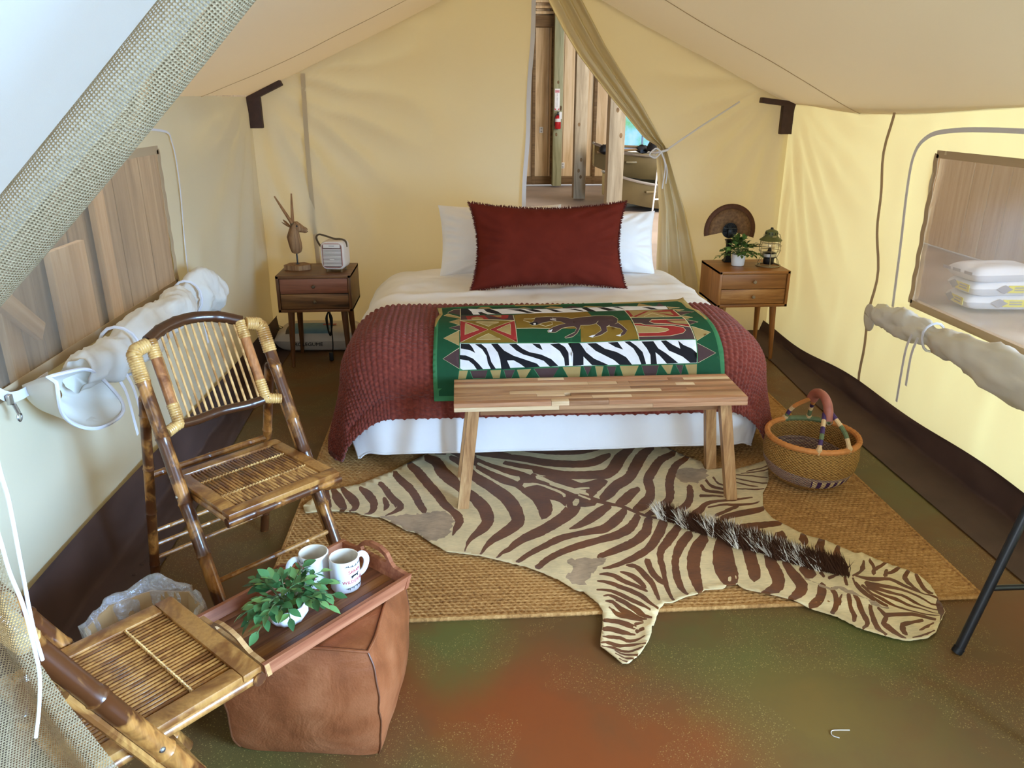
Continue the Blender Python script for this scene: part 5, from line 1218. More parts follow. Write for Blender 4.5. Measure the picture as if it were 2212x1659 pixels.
# ================================================================== bed
BTOP, YS, BR, YBK = .6, 3.45, .22, 5.3
XBC, HALF = .43, .98
def drape(s, t, off, p=2.0, flare=.08, fold=0.0, seed=0, sflare=.10):
    """cloth lying on the bed: s across from the middle, t along from the head end"""
    s0 = HALF - BR; t0 = YBK - YS
    sg = np.sign(s); ds = np.maximum(np.abs(s) - s0, 0); dt = np.maximum(t - t0, 0)
    d = (ds ** p + dt ** p) ** (1 / p) + 1e-9
    nx = ds / np.hypot(ds, dt).clip(1e-9); ny = dt / np.hypot(ds, dt).clip(1e-9)
    L1 = BR * PI / 2
    a = np.clip(d / BR, 0, PI / 2)
    over = np.maximum(d - L1, 0)
    fl = flare * ny + sflare * nx
    Rr = (BR + off) * np.sin(a) + over * fl
    zz = BTOP - BR + (BR + off) * np.cos(a) - over
    if fold:
        th = np.arctan2(dt, ds)
        Rr = Rr + fold * smoothstep(.05, .4, over) * (np.sin(th * 7 + .6) + 1) * .7 * np.clip(np.sin(2 * th), 0, 1) ** .5 + fold * .45 * smoothstep(.0, .3, over) * (vnoise(s * 4.5, t * 4.5, seed) + 1)
    x = XBC + sg * (np.minimum(np.abs(s), s0) + Rr * nx)
    y = YBK - np.minimum(t, t0) - Rr * ny
    return x, y, zz
def grid_normals(X, Y, Z):
    P = np.stack([X, Y, Z], -1)
    du = np.gradient(P, axis=1); dv = np.gradient(P, axis=0)
    n = np.cross(du, dv); return n / np.linalg.norm(n, axis=-1, keepdims=True).clip(1e-9)

SHEET = plain('white_cotton', srgb(244, 241, 240), .85, var=.02, scale=8, bump=.06, bscale=600)
bed = thing('bed', 'king bed with a black metal frame under white bedding', 'bed', (XBC, 4.3, .011))
mb = MB(); mb.rbox((0, -.14, .41), (1.84, 1.62, .26), .08); obj('mattress', mb, SHEET, bed)
mb = MB()
for c, d in (((-.93, 0, .27), (.03, 1.95, .04)), ((.93, 0, .27), (.03, 1.95, .04)), ((0, -.97, .27), (1.88, .03, .04)), ((0, .97, .27), (1.88, .03, .04)), ((0, 0, .27), (.03, 1.95, .04))): mb.box(c, d)
obj('frame', mb, BLACK, bed, smooth=False)
for x in (-.78, -.06, .06, .78):
    for y in (-.90, -.2, .9):
        m2 = MB(); m2.rbox((x, y, .125), (.03, .03, .25), .004); obj('leg', m2, BLACK, bed)

def build_duvet():
    s = np.linspace(-HALF - .34, HALF + .34, 190); t = np.linspace(0.25, YBK - YS + .63, 170)
    S, T = np.meshgrid(s, t)
    off = .008 + .010 * (vnoise(S * 2.2, T * 2.0, 5) + 1) * .5 + .006 * np.abs(vnoise(S * 5, T * 9 + S * 2, 6)) + .004 * vnoise(S * 14, T * 11, 7)
    off = off + .012 * np.exp(-((T - 1.15 + .1 * S) / .05) ** 2) * (np.abs(S) < .9)
    off = np.where(T > 1.45, np.minimum(off, .012), off)
    X, Y, Z = drape(S, T, off, p=5.0, flare=.06, fold=-.012, seed=3, sflare=.10)
    Z = Z - .05 * smoothstep(.55, .25, T) - .10 * smoothstep(.6, .25, T) * smoothstep(.55, .9, np.abs(S))
    Z = np.maximum(Z, .03 + .03 * (vnoise(S * 5, T * 5, 2) + 1))
    mb = MB(); mb.grid(X, Y, Z, flip=True)
    o = obj('duvet', mb, SHEET, angle=None)
    sm = o.modifiers.new('thick', 'SOLIDIFY'); sm.thickness = .006; sm.offset = -1
    tag(o, 'white duvet hanging over the sides and foot of the bed', 'duvet')
    # stitched hem
    e = MB(); e.tube([(X[-1, j], Y[-1, j], Z[-1, j]) for j in range(190)], .005, 6); obj('hem', e, SHEET, o)
build_duvet()

KNIT = NT('rust_knit'); _v = KNIT.coord(); KNIT.color(KNIT.ramp(KNIT.noise(_v, 60, 4), [(.3, srgb(106, 46, 36)), (.7, srgb(138, 64, 50))])); KNIT.set(rough=.9, spec=.15, sheen=.25); KNIT.bump(KNIT.noise(_v, 350, 3), .4, .002); KNIT = KNIT.mat
def build_knit():
    smax = HALF - BR + BR * PI / 2 + .30
    tb, tf = 1.50, YBK - YS + .46
    du = .0042
    s = np.arange(-smax, smax, du); t = np.arange(tb, tf, du)
    S, T = np.meshgrid(s, t)
    T = T + .03 * np.sin(S * 2.0) * smoothstep(.25, 0, T - tb)
    base = .027 + .005 * vnoise(S * 2.5, T * 3, 12) + .006 * np.sin(T * 16 + S * 2.2 + 1.5 * vnoise(S, T, 14)) * smoothstep(1.5, 1.9, T) * .6
    X, Y, Z = drape(S, T, base, p=2.0, flare=.07, fold=.03, seed=21, sflare=.13)
    cr = -.012 * np.exp(-((T - (YBK - YS + .335) - .05 * np.abs(S)) / .02) ** 2) * (np.abs(S) < 1.1)
    n = grid_normals(X, Y, Z)
    if n[len(t) // 2, len(s) // 2, 2] < 0: n = -n
    w = .0215
    a = np.cos(PI * S / .026 ) * np.cos(PI * T / .020 + (np.floor(S / .026 + .5) % 2) * PI / 2)
    h = .0105 * np.abs(a) ** .8 * (1 + .15 * vnoise(S * 50, T * 50, 3))
    X = X + n[..., 0] * (h + cr); Y = Y + n[..., 1] * (h + cr); Z = np.maximum(Z + n[..., 2] * (h + cr), .055)
    me = bpy.data.meshes.new('knit_blanket')
    r, c = X.shape
    idx = np.arange(r * c).reshape(r, c)
    q = np.stack([idx[:-1, :-1], idx[1:, :-1], idx[1:, 1:], idx[:-1, 1:]], -1).reshape(-1, 4)
    me.from_pydata(np.stack([X, Y, Z], -1).reshape(-1, 3).tolist(), [], q.tolist())
    me.materials.append(KNIT); me.polygons.foreach_set('use_smooth', [True] * len(me.polygons)); me.update()
    o = bpy.data.objects.new('knit_blanket', me); COL.objects.link(o)
    sm = o.modifiers.new('thick', 'SOLIDIFY'); sm.thickness = .008; sm.offset = -1
    tag(o, 'chunky rust red knitted blanket across the foot of the bed', 'blanket')
build_knit()

def cloth_mat(name, c, var=.10):
    return plain(name, c, .75, var=var, scale=14, spec=.2, bump=.05, bscale=500, rnd=0)
BATIK = [cloth_mat(n, c) for n, c in (('batik_green', srgb(24, 74, 46)), ('batik_edge_green', srgb(58, 116, 74)), ('batik_gold_hem', srgb(170, 148, 92)), ('batik_tan', srgb(160, 136, 86)), ('batik_brown', srgb(74, 54, 54)), ('batik_red', srgb(146, 44, 40)), ('batik_olive', srgb(126, 98, 34)), ('batik_black', srgb(24, 24, 30)), ('batik_white', srgb(226, 226, 230)), ('batik_cream_line', srgb(206, 194, 156)), ('batik_green_line', srgb(74, 132, 88)))]
def build_batik():
    out = unpack(BOUT); lay = [(c, unpack(p)) for c, p in BLAY]
    # let the cloth hang on behind the bench
    m = max(p[1] for p in out); out = [(a, b + .05 if b > m - .02 else b) for a, b in out]
    vs, tris, col = painted_sheet(out, lay, 1, .02, .02, 0, 2)
    # the lower hem strip repeats the green field
    c = vs[tris].mean(1); col[(c[:, 1] > m - .01) & (c[:, 1] < m + .02) & (c[:, 0] > -.11) & (c[:, 0] < 1.14) & (col == 1)] = 0
    S = vs[:, 0] - XBC; T = vs[:, 1]
    off = .051 + .002 * vnoise(S * 6, T * 6, 31) + .0012 * np.exp(-((S - .05) / .01) ** 2) + .0012 * np.exp(-((S - .5) / .01) ** 2)
    X, Y, Z = drape(S, T, off, p=2.0, flare=.08)
    X = vs[:, 0]
    # free corner lifts at the back right
    Z = Z + .03 * smoothstep(.07, 0, T - 1.46) * smoothstep(1.0, 1.14, X)
    mb = MB(); mb.v = list(zip(X.tolist(), Y.tolist(), Z.tolist())); mb.f = [tuple(f) for f in tris.tolist()]; mb.m = col.tolist()
    o = obj('batik_cloth', mb, BATIK, angle=None)
    sm = o.modifiers.new('thick', 'SOLIDIFY'); sm.thickness = .003; sm.offset = 0
    tag(o, 'green batik cloth with zebra bands and an antelope over the blanket', 'cloth')
build_batik()

def pillow(name, label, W_, H_, T_, loc, tilt, mat, rz=0, seed=0, fringe=None, roll=0, pinch=.10):
    """upright pillow leaning back, local x across, z up"""
    u = np.linspace(-1, 1, 61); U, V = np.meshgrid(u, u)
    puff = (np.clip(1 - np.abs(U) ** 2.4, 0, 1) * np.clip(1 - np.abs(V) ** 2.4, 0, 1)) ** .62
    k = 1 - pinch * (1 - np.abs(V) ** 2) * np.abs(U) ** 3
    X = U * W_ / 2 * (1 - pinch * .6 * (1 - V ** 2) * np.abs(U) ** 2); Zz = V * H_ / 2 * (1 - pinch * .9 * (1 - U ** 2) * np.abs(V) ** 2)
    rad = np.arctan2(V, U)
    edge = np.maximum(np.abs(U), np.abs(V))
    wr = .016 * np.sin(rad * 22 + 3 * vnoise(U * 2, V * 2, seed)) * smoothstep(.55, .9, edge) * (1 - smoothstep(.93, 1, edge)) + .010 * vnoise(U * 3, V * 3, seed + 2) + .006 * np.abs(vnoise(U * 5 + V * 3, V * 5, seed + 5))
    D = T_ / 2 * puff + wr * puff
    mb = MB(); mb.grid(X, -D, Zz); mb.grid(X, D * .8, Zz, flip=True)
    t = thing(name, label, 'pillow', loc, rz)
    inner = obj('cover', mb, mat, t, angle=None)
    rot = Matrix.Rotation(-tilt, 4, 'X') @ Matrix.Rotation(roll, 4, 'Y') @ Matrix.Translation((0, 0, H_ / 2))
    inner.matrix_local = rot
    if fringe:
        rnd = random.Random(seed); fb = MB(); n = 420
        edgep = []
        for i in range(61): edgep.append((X[0, i], Zz[0, i], 0, -1))
        for i in range(61): edgep.append((X[i, -1], Zz[i, -1], 1, 0))
        for i in range(61): edgep.append((X[-1, 60 - i], Zz[-1, 60 - i], 0, 1))
        for i in range(61): edgep.append((X[60 - i, 0], Zz[60 - i, 0], -1, 0))
        for (x, z, nx, nz) in edgep:
            for k in range(6):
                L = rnd.uniform(.008, .018); jx = rnd.uniform(-.006, .006); a = Vector((x + jx * abs(nz), rnd.uniform(-.004, .004), z + jx * abs(nx)))
                b = a + Vector((nx + rnd.gauss(0, .4), rnd.gauss(0, .5), nz + rnd.gauss(0, .4))).normalized() * L
                w = Vector((abs(nz), .3, abs(nx))) * .0035
                fb.add([a - w, a + w, b], [(0, 1, 2)])
        f = obj('fringe', fb, fringe, t, angle=None); f.matrix_local = rot; f['kind'] = 'stuff'
    return t
RUST = plain('rust_velvet', srgb(104, 38, 27), .9, var=.12, scale=10, spec=.1, bump=.1, bscale=400)
RUST_F = plain('rust_fringe', srgb(88, 28, 20), .9, var=.2)
pillow('white_pillow', 'white pillow standing behind the rust pillow on the left', .74, .42, .19, (.235, 4.60, .612), .22, SHEET, seed=4)
pillow('white_pillow', 'white pillow standing behind the rust pillow on the right', .66, .38, .19, (.845, 4.58, .612), .25, SHEET, seed=9)
pillow('rust_pillow', 'large rust red fringed pillow at the front of the pillows', .86, .475, .24, (.478, 4.16, .622), .24, RUST, seed=15, fringe=RUST_F, pinch=.17, roll=.0)

# ================================================================== bench
def bench_wood(name, a, b, c): return wood(name, a, b, c, 0, 1.0, .45, contrast=1.1)
BW = [bench_wood('acacia_light', srgb(196, 162, 120), srgb(220, 190, 150), srgb(236, 212, 176)), bench_wood('acacia_mid', srgb(150, 108, 74), srgb(180, 138, 100), srgb(202, 164, 124)), bench_wood('acacia_dark', srgb(112, 76, 50), srgb(146, 104, 72), srgb(174, 132, 98)), bench_wood('acacia_rose', srgb(150, 104, 72), srgb(182, 132, 96), srgb(204, 158, 120))]
BLEG = wood('acacia_leg', srgb(140, 98, 60), srgb(180, 134, 88), srgb(208, 168, 118), 2, 1.0, .45)
bench = thing('bench', 'acacia butcher block bench with splayed legs at the foot of the bed', 'bench', (.55, 2.98, .017))
rnd = random.Random(12)
L, D = 1.19, .285; rows = 9; rw = D / rows
for r_ in range(rows):
    x = -L / 2
    cuts = sorted(rnd.uniform(.15, L - .15) for _ in range(rnd.choice((1, 2, 2, 3)))); cuts = [0] + cuts + [L]
    for a, b in zip(cuts[:-1], cuts[1:]):
        if b - a < .03: continue
        m2 = MB(); m2.rbox((-L / 2 + (a + b) / 2, -D / 2 + (r_ + .5) * rw, .475), (b - a - .0006, rw - .0006, .038), .0012)
        obj('strip', m2, rnd.choice(BW), bench)
# front edge shows a second glued lamella
for a, b, mi in ((0, .42, 0), (.42, .8, 1), (.8, 1.19, 3)):
    m2 = MB(); m2.rbox((-L / 2 + (a + b) / 2, -D / 2 - .0015, .466), (b - a - .0008, .004, .018), .001); obj('edge_strip', m2, BW[mi], bench)
for yy in (-.085, .085):
    m2 = MB(); m2.rbox((0, yy, .437), (.98, .024, .04), .002); obj('apron', m2, BW[2], bench)
for sx in (-1, 1):
    for sy in (-1, 1):
        foot = Vector((sx * .568, sy * .142, 0)); top = Vector((sx * .515, sy * .098, .456)); d = top - foot
        m2 = MB()
        for q, p in ((0, foot), (1, top)):
            w, h2 = .023, .019
            m2.v += [tuple(p + Vector((a * w, b * h2, 0))) for a, b in ((-1, -1), (1, -1), (1, 1), (-1, 1))]
        m2.f += [(0, 3, 2, 1), (4, 5, 6, 7)] + [(k, (k + 1) % 4, 4 + (k + 1) % 4, 4 + k) for k in range(4)]; m2.m += [0] * 6
        obj('leg', m2, BLEG, bench, smooth=False)
bench.scale = (1, 1, .933)

# ================================================================== nightstands
NS = wood('sheesham_frame', srgb(74, 46, 26), srgb(108, 70, 40), srgb(134, 92, 54), 0, .7, .38)
NSV = wood('sheesham_side', srgb(74, 46, 26), srgb(108, 70, 40), srgb(134, 92, 54), 2, .7, .38)
NSD1 = wood('drawer_red', srgb(104, 60, 40), srgb(142, 88, 64), srgb(164, 110, 82), 0, .5, .42)
NSD2 = wood('drawer_dark', srgb(58, 40, 24), srgb(112, 76, 44), srgb(146, 106, 66), 0, .5, .42, contrast=1.5)
NSW = wood('warm_frame', srgb(112, 68, 28), srgb(152, 98, 46), srgb(178, 122, 64), 0, .7, .38)
NSWV = wood('warm_side', srgb(112, 68, 28), srgb(152, 98, 46), srgb(178, 122, 64), 2, .7, .38)
NSW1 = wood('warm_drawer', srgb(112, 70, 32), srgb(150, 98, 50), srgb(174, 122, 68), 0, .45, .42)
NSW2 = wood('warm_drawer_figured', srgb(106, 64, 26), srgb(156, 104, 52), srgb(190, 138, 78), 0, .45, .42, contrast=1.4)
KNOB = plain('aged_metal_knob', srgb(110, 96, 78), .35, metal=.7, var=.2)
def nightstand(label, loc, frame, side, d1, d2, knob):
    t = thing('nightstand', label, 'nightstand', loc, 0, 'nightstands beside the bed')
    W_, D_, z0, z1, th = .455, .39, .37, .60, .018
    y0 = D_ / 2
    m2 = MB(); m2.rbox((0, 0, z1 - th / 2), (W_, D_, th), .002); obj('top_board', m2, frame, t)
    m2 = MB(); m2.rbox((0, 0, z0 + th / 2), (W_, D_, th), .002); obj('bottom_board', m2, frame, t)
    for s in (-1, 1):
        m2 = MB(); m2.rbox((s * (W_ / 2 - th / 2), 0, (z0 + z1) / 2), (th, D_, z1 - z0 - .001), .002); obj('side_board', m2, side, t)
    m2 = MB(); m2.box((0, D_ / 2 - .006, (z0 + z1) / 2), (W_ - .03, .01, z1 - z0 - .03)); obj('back_board', m2, side, t)
    hh = (z1 - z0 - 2 * th - .006) / 2
    for k, dm in ((1, d1), (0, d2)):
        zc = z0 + th + .002 + hh * (k + .5) + .002 * k
        m2 = MB(); m2.rbox((0, -D_ / 2 + .018, zc), (W_ - 2 * th - .006, .02, hh - .002), .0015)
        m2.box((0, 0, zc), (W_ - 2 * th - .02, D_ - .08, hh - .02))
        dr = obj('drawer', m2, dm, t)
        m3 = MB(); m3.lathe([(.0, .024), (.007, .024), (.011, .020), (.011, .014), (.006, .010), (.005, 0)], 14)
        kn = obj('knob', m3, knob, dr); kn.location = (0, -D_ / 2 + .008, zc); kn.rotation_euler = (PI / 2, 0, 0)
    for sx in (-1, 1):
        for sy in (-1, 1):
            a = Vector((sx * .165, sy * .125, z0)); b = Vector((sx * .18, sy * .150, 0))
            m2 = MB(); m2.tube([b, b.lerp(a, .5), a], [.011, .017, .022], 14); obj('leg', m2, side, t)
            m2 = MB(); m2.rbox((sx * .165, sy * .125, z0 - .005), (.08, .06, .012), .002); obj('leg_plate', m2, side, t)
    return t
nightstand('dark two-drawer nightstand left of the bed carrying the antelope head', (-.915, 4.915, 0), NS, NSV, NSD1, NSD2, KNOB)
nightstand('warm brown two-drawer nightstand right of the bed carrying the lantern', (1.84, 4.86, 0), NSW, NSWV, NSW1, NSW2, plain('pale_knob', srgb(150, 130, 104), .4, metal=.4, var=.1))
NT_ = .60

# antelope head carving
CARVE = wood('carved_wood', srgb(104, 72, 44), srgb(142, 104, 68), srgb(166, 128, 88), 2, 1.6, .7)
CARVE_D = wood('carved_horn', srgb(116, 78, 44), srgb(150, 106, 64), srgb(172, 128, 84), 2, 1.6, .6)
def antelope():
    t = thing('antelope_head', 'carved wooden antelope head with long horns on a stand', 'sculpture', (-1.045, 4.945, NT_), math.radians(8))
    m2 = MB(); m2.plate([(-.085, -.02), (-.045, -.055), (.01, -.075), (.08, -.05), (.085, -.015), (.04, .055), (-.05, .05)], 0, .03); b_ = obj('base', m2, CARVE, t, angle=25)
    m2 = MB(); m2.tube([(0, 0, .028), (0, 0, .10)], .005, 8).lathe([(.013, .028), (.013, .033), (.0, .033)], 10); obj('rod', m2, BLACK, t)
    # neck and head as one carved loft
    def loft(m, rings):
        n = 14; o = len(m.v)
        for (c, ax, rx, rz) in rings:
            ax = Vector(ax).normalized(); s = ax.cross(Vector((0, 1, 0))).normalized(); w = Vector((0, 1, 0))
            for k in range(n):
                a = 2 * PI * k / n
                m.v.append(tuple(Vector(c) + s * math.cos(a) * rx + w * math.sin(a) * rz))
        for i in range(len(rings) - 1):
            for k in range(n):
                a = o + i * n; b = a + n
                m.f.append((a + k, a + (k + 1) % n, b + (k + 1) % n, b + k)); m.m.append(0)
        m.f.append(tuple(o + k for k in range(n))); m.m.append(0); m.f.append(tuple(o + (len(rings) - 1) * n + k for k in reversed(range(n)))); m.m.append(0)
    m2 = MB()
    loft(m2, [((.0, 0, .098), (0, 0, 1), .016, .018), ((.0, 0, .106), (0, 0, 1), .030, .028), ((.0, 0, .13), (0, 0, 1), .038, .034), ((-.004, 0, .165), (0, 0, 1), .041, .036), ((-.010, 0, .20), (.05, 0, 1), .041, .035), ((-.006, 0, .228), (.15, 0, 1), .034, .031), ((.0, 0, .25), (.3, 0, 1), .030, .029), ((.006, 0, .275), (.5, 0, 1), .026, .027)])
    loft(m2, [((-.020, 0, .262), (1, 0, -.25), .018, .018), ((-.010, 0, .268), (1, 0, -.25), .030, .028), ((.012, 0, .266), (1, 0, -.3), .033, .029), ((.034, 0, .256), (1, 0, -.3), .027, .024), ((.054, 0, .246), (1, 0, -.3), .020, .018), ((.068, 0, .240), (1, 0, -.3), .018, .017), ((.078, 0, .237), (1, 0, -.3), .012, .012)])
    obj('head_and_neck', m2, CARVE, t, angle=60, recalc=True)
    for sy, top in ((-1, (-.095, -.06, .46)), (1, (.0, .03, .465))):
        p0 = Vector((-.008, sy * .016, .285)); p1 = Vector(top)
        m2 = MB(); m2.tube([p0, p0.lerp(p1, .08), p0.lerp(p1, .5), p1], [.012, .0105, .0085, .0045], 10); obj('horn', m2, CARVE_D, t)
        m2 = MB(); m2.tube([p0, p0.lerp(p1, .04)], [.0135, .013], 10); obj('horn_collar', m2, DARKW, t)
    for sy in (-1, 1):
        m2 = MB(); m2.tube([(-.022, sy * .02, .262), (-.04, sy * .03, .278), (-.055, sy * .045, .292), (-.068, sy * .055, .304)], [.005, .013, .012, .002], 8, flat=.35); obj('ear', m2, CARVE, t)
        m2 = MB(); m2.lathe([(0, .003), (.004, .0025), (.006, 0)], 10); e = obj('eye', m2, BLACK, t); e.location = (.018, sy * .0285, .272); e.rotation_euler = (-sy * PI / 2, 0, 0)
    m2 = MB(); m2.rbox((.078, 0, .232), (.006, .018, .004), .001); obj('mouth', m2, DARKW, t)
antelope()

# small air cooler
COOLW = plain('warm_white_plastic', srgb(224, 212, 200), .4, var=.02)
COOLR = plain('copper_trim', srgb(176, 116, 100), .4, var=.05)
def rrect(w, h, r, n=6):
    out = []
    for cx, cy, a0 in ((w / 2 - r, h / 2 - r, 0), (-w / 2 + r, h / 2 - r, 90), (-w / 2 + r, -h / 2 + r, 180), (w / 2 - r, -h / 2 + r, 270)):
        for i in range(n + 1):
            a = math.radians(a0 + 90 * i / n); out.append((cx + r * math.cos(a), cy + r * math.sin(a)))
    return out
def cooler():
    t = thing('air_cooler', 'small white air cooler with a louvred front on the nightstand', 'air cooler', (-.79, 4.87, NT_), math.radians(-9))
    W_, H_, D_ = .148, .175, .13
    m2 = MB(); R_ = rrect(W_, H_, .035)
    prof = [(.93, -D_ / 2), (.985, -D_ / 2 + .006), (1, -D_ / 2 + .015), (1, D_ / 2 - .015), (.97, D_ / 2 - .004), (.9, D_ / 2)]
    n = len(R_)
    for k, y in prof: m2.v += [(x * k, y, z * k + .018 + H_ / 2) for x, z in R_]
    for i in range(len(prof) - 1):
        for j in range(n): m2.f.append((i * n + j, i * n + (j + 1) % n, (i + 1) * n + (j + 1) % n, (i + 1) * n + j)); m2.m.append(0)
    m2.f.append(tuple(range(n - 1, -1, -1))); m2.f.append(tuple((len(prof) - 1) * n + j for j in range(n))); m2.m += [0, 0]
    obj('housing', m2, COOLW, t, recalc=True)
    m2 = MB(); f = rrect(.122, .148, .022); m2.tube([(x, -D_ / 2 - .001, z + .018 + H_ / 2) for x, z in f], .0022, 6, closed=True); obj('trim', m2, COOLR, t)
    m2 = MB(); m2.plate(rrect(.118, .144, .02), 0, .002, tf=lambda x, y, z: (x, -D_ / 2 + .0005 - z, y + .018 + H_ / 2)); obj('grille_back', m2, plain('grille_shadow', srgb(120, 96, 88), .6), t)
    for i in range(13):
        m2 = MB(); m2.rbox((0, -D_ / 2 - .004, .045 + i * .0083), (.114, .006, .0055), .0015); obj('louvre', m2, COOLW, t)
    m2 = MB(); m2.rbox((0, -D_ / 2 - .003, .165), (.106, .005, .024), .003); obj('brow', m2, COOLW, t)
    m2 = MB(); m2.rbox((0, -D_ / 2 - .0055, .166), (.034, .001, .005), .0004); obj('maker_badge', m2, plain('badge_grey', srgb(170, 160, 155), .5), t)
    m2 = MB(); m2.rbox((0, -D_ / 2 - .009, .086), (.03, .008, .008), .002); obj('louvre_tab', m2, COOLW, t)
    for sx in (-1, 1):
        for sy in (-1, 1):
            m2 = MB(); m2.tube([(sx * .045, sy * .045, 0), (sx * .045, sy * .045, .022)], [.006, .008], 10); obj('foot', m2, DARKW, t)
    m2 = MB(); m2.tube(spline([(-.074, 0, .13), (-.10, 0, .165), (-.115, 0, .205), (-.095, 0, .225), (-.05, 0, .215), (0, 0, .200), (.04, 0, .198), (.07, 0, .185), (.075, 0, .15)], 6), .0032, 6, flat=2.0); obj('strap', m2, plain('brown_strap', srgb(84, 66, 42), .6), t)
cooler()
# power cord of the cooler, coiled under the nightstand
m2 = MB()
pts = [(0, 0, .37), (0, -.01, .33)]
for k in range(7):
    s = 1 if k % 2 else -1
    pts += [(s * (.014 + .003 * (k % 3)), -.01 + .004 * k, .28), (s * .010, -.01 + .004 * k, .20), (-s * .004, -.01 + .004 * k, .165 + .012 * (k % 2)), (-s * .012, -.008 + .004 * k, .22), (-s * .010, -.008 + .004 * k, .30), (0, -.006 + .004 * k, .325)]
pts += [(.012, 0, .2), (.012, .0, .1), (.006, .0, .05), (.0, -.02, .02)]
m2.tube(spline(pts, 3), .0038, 6)
cord = tag(obj('power_cord', m2, BLACKP, loc=(-.87, 4.90, 0)), 'black coiled power cord hanging under the left nightstand', 'cord')
m3 = MB(); m3.rbox((0, -.022, .03), (.026, .03, .055), .005); obj('plug', m3, BLACKP, cord)

# cement sack under the left nightstand
t = sack(plain('sack_white', srgb(206, 196, 182), .6, var=.05, scale=5, bump=.2, bscale=20), .60, .34, .15, 17, 'sack', 'white sack with a blue panel under the left nightstand', 'sack', (-.99, 5.225, .005), math.radians(-2))
sb = plain('sack_blue', srgb(96, 132, 150), .6, var=.1)
def on_sack(x, y):
    u, v = x / .30, y / .17; e = max(0, 1 - abs(u) ** 5) ** .5 * max(0, 1 - abs(v) ** 5) ** .5
    return .075 + .075 * e * 1.04 + .004
for nm, x0, x1, y0, y1, mt in (('blue_panel', -.17, .09, -.155, .0, sb), ('dark_strip', -.205, -.172, -.155, .0, plain('sack_dark_strip', srgb(78, 66, 54), .6)), ('red_mark', .03, .12, -.06, -.03, plain('sack_red', srgb(150, 50, 46), .6))):
    gx, gy = np.meshgrid(np.linspace(x0, x1, 10), np.linspace(y0, y1, 10)); gz = np.vectorize(on_sack)(gx, gy) + (.002 if nm == 'red_mark' else 0)
    m3 = MB(); m3.grid(gx, gy, gz); obj(nm, m3, mt, t, angle=None)
lettering('lettering', 'PROLEGUME', .034, BLACKP, t, (-.06, -.176, .055), sx=1.1, extrude=.002)
lettering('side_lettering', 'NO', .05, BLACKP, t, (-.255, -.10, .152), rot=(.35, 0, math.radians(80)), extrude=.001)

# ---- right nightstand: fan on stand, plant, lantern
FANM = NT('woven_fan'); _v = FANM.coord(); FANM.color(FANM.ramp(FANM.noise(_v, 60, 4), [(.3, srgb(100, 66, 36)), (.7, srgb(144, 104, 64))])); FANM.set(rough=.8); FANM.bump(FANM.noise(_v, 300, 2), .4, .002); FANM = FANM.mat
FAND = plain('woven_fan_dark_rim', srgb(96, 58, 34), .8, var=.2, scale=60)
def fan():
    t = thing('woven_fan', 'brown woven hand fan on a black stand on the right nightstand', 'fan', (1.765, 4.99, NT_), 0)
    cz = .205; r0, r1 = .05, .172; a0, a1 = math.radians(-16), math.radians(193); n = 132
    A = np.linspace(a0, a1, n); Rr = np.array([r0, .08, .11, .14, .15, r1]); RR, AA = np.meshgrid(Rr, A)
    Yy = .004 * np.where(np.arange(n) % 2, 1, -1)[:, None] * (RR / r1) + .012 * (RR / r1) ** 2
    m2 = MB(); m2.grid(RR[:, :4] * np.cos(AA[:, :4]), Yy[:, :4], cz + RR[:, :4] * np.sin(AA[:, :4])); o = obj('fan_leaf', m2, FANM, t, angle=None); sm = o.modifiers.new('t', 'SOLIDIFY'); sm.thickness = .003
    m2 = MB(); m2.grid(RR[:, 3:] * np.cos(AA[:, 3:]), Yy[:, 3:], cz + RR[:, 3:] * np.sin(AA[:, 3:])); o = obj('fan_rim', m2, FAND, t, angle=None); sm = o.modifiers.new('t', 'SOLIDIFY'); sm.thickness = .003
    for k in range(19):
        a = a0 + (a1 - a0) * k / 18
        m2 = MB(); m2.tube([(.012 * math.cos(a), .004, cz + .012 * math.sin(a)), (.056 * math.cos(a), .004, cz + .056 * math.sin(a))], .0036, 6, flat=.5); obj('fan_stick', m2, BLACKP, t)
    m2 = MB(); m2.tube([(-.04, 0, cz + .015), (.04, 0, cz + .015)], .0012, 5); obj('lashing', m2, plain('lashing_grey', srgb(110, 110, 100), .6), t)
    m2 = MB(); m2.lathe([(0, .003), (.051, .003), (.051, -.003), (0, -.003)], 24); hb = obj('fan_hub', m2, BLACKP, t); hb.location = (0, .010, cz); hb.rotation_euler = (PI / 2, 0, 0)
    m2 = MB(); m2.rbox((0, 0, cz - .02), (.03, .016, .06), .004); obj('fan_grip', m2, BLACKP, t)
    m2 = MB(); prof = [(.040, 0), (.040, .008), (.028, .018), (.024, .03), (.021, .07), (.020, .12), (.026, .135), (.034, .145), (.02, .15)]
    m2.lathe(prof, 4, cap0=True, cap1=True); o = obj('stand', m2, BLACKP, t, smooth=False); o.rotation_euler = (0, 0, PI / 4)
fan()

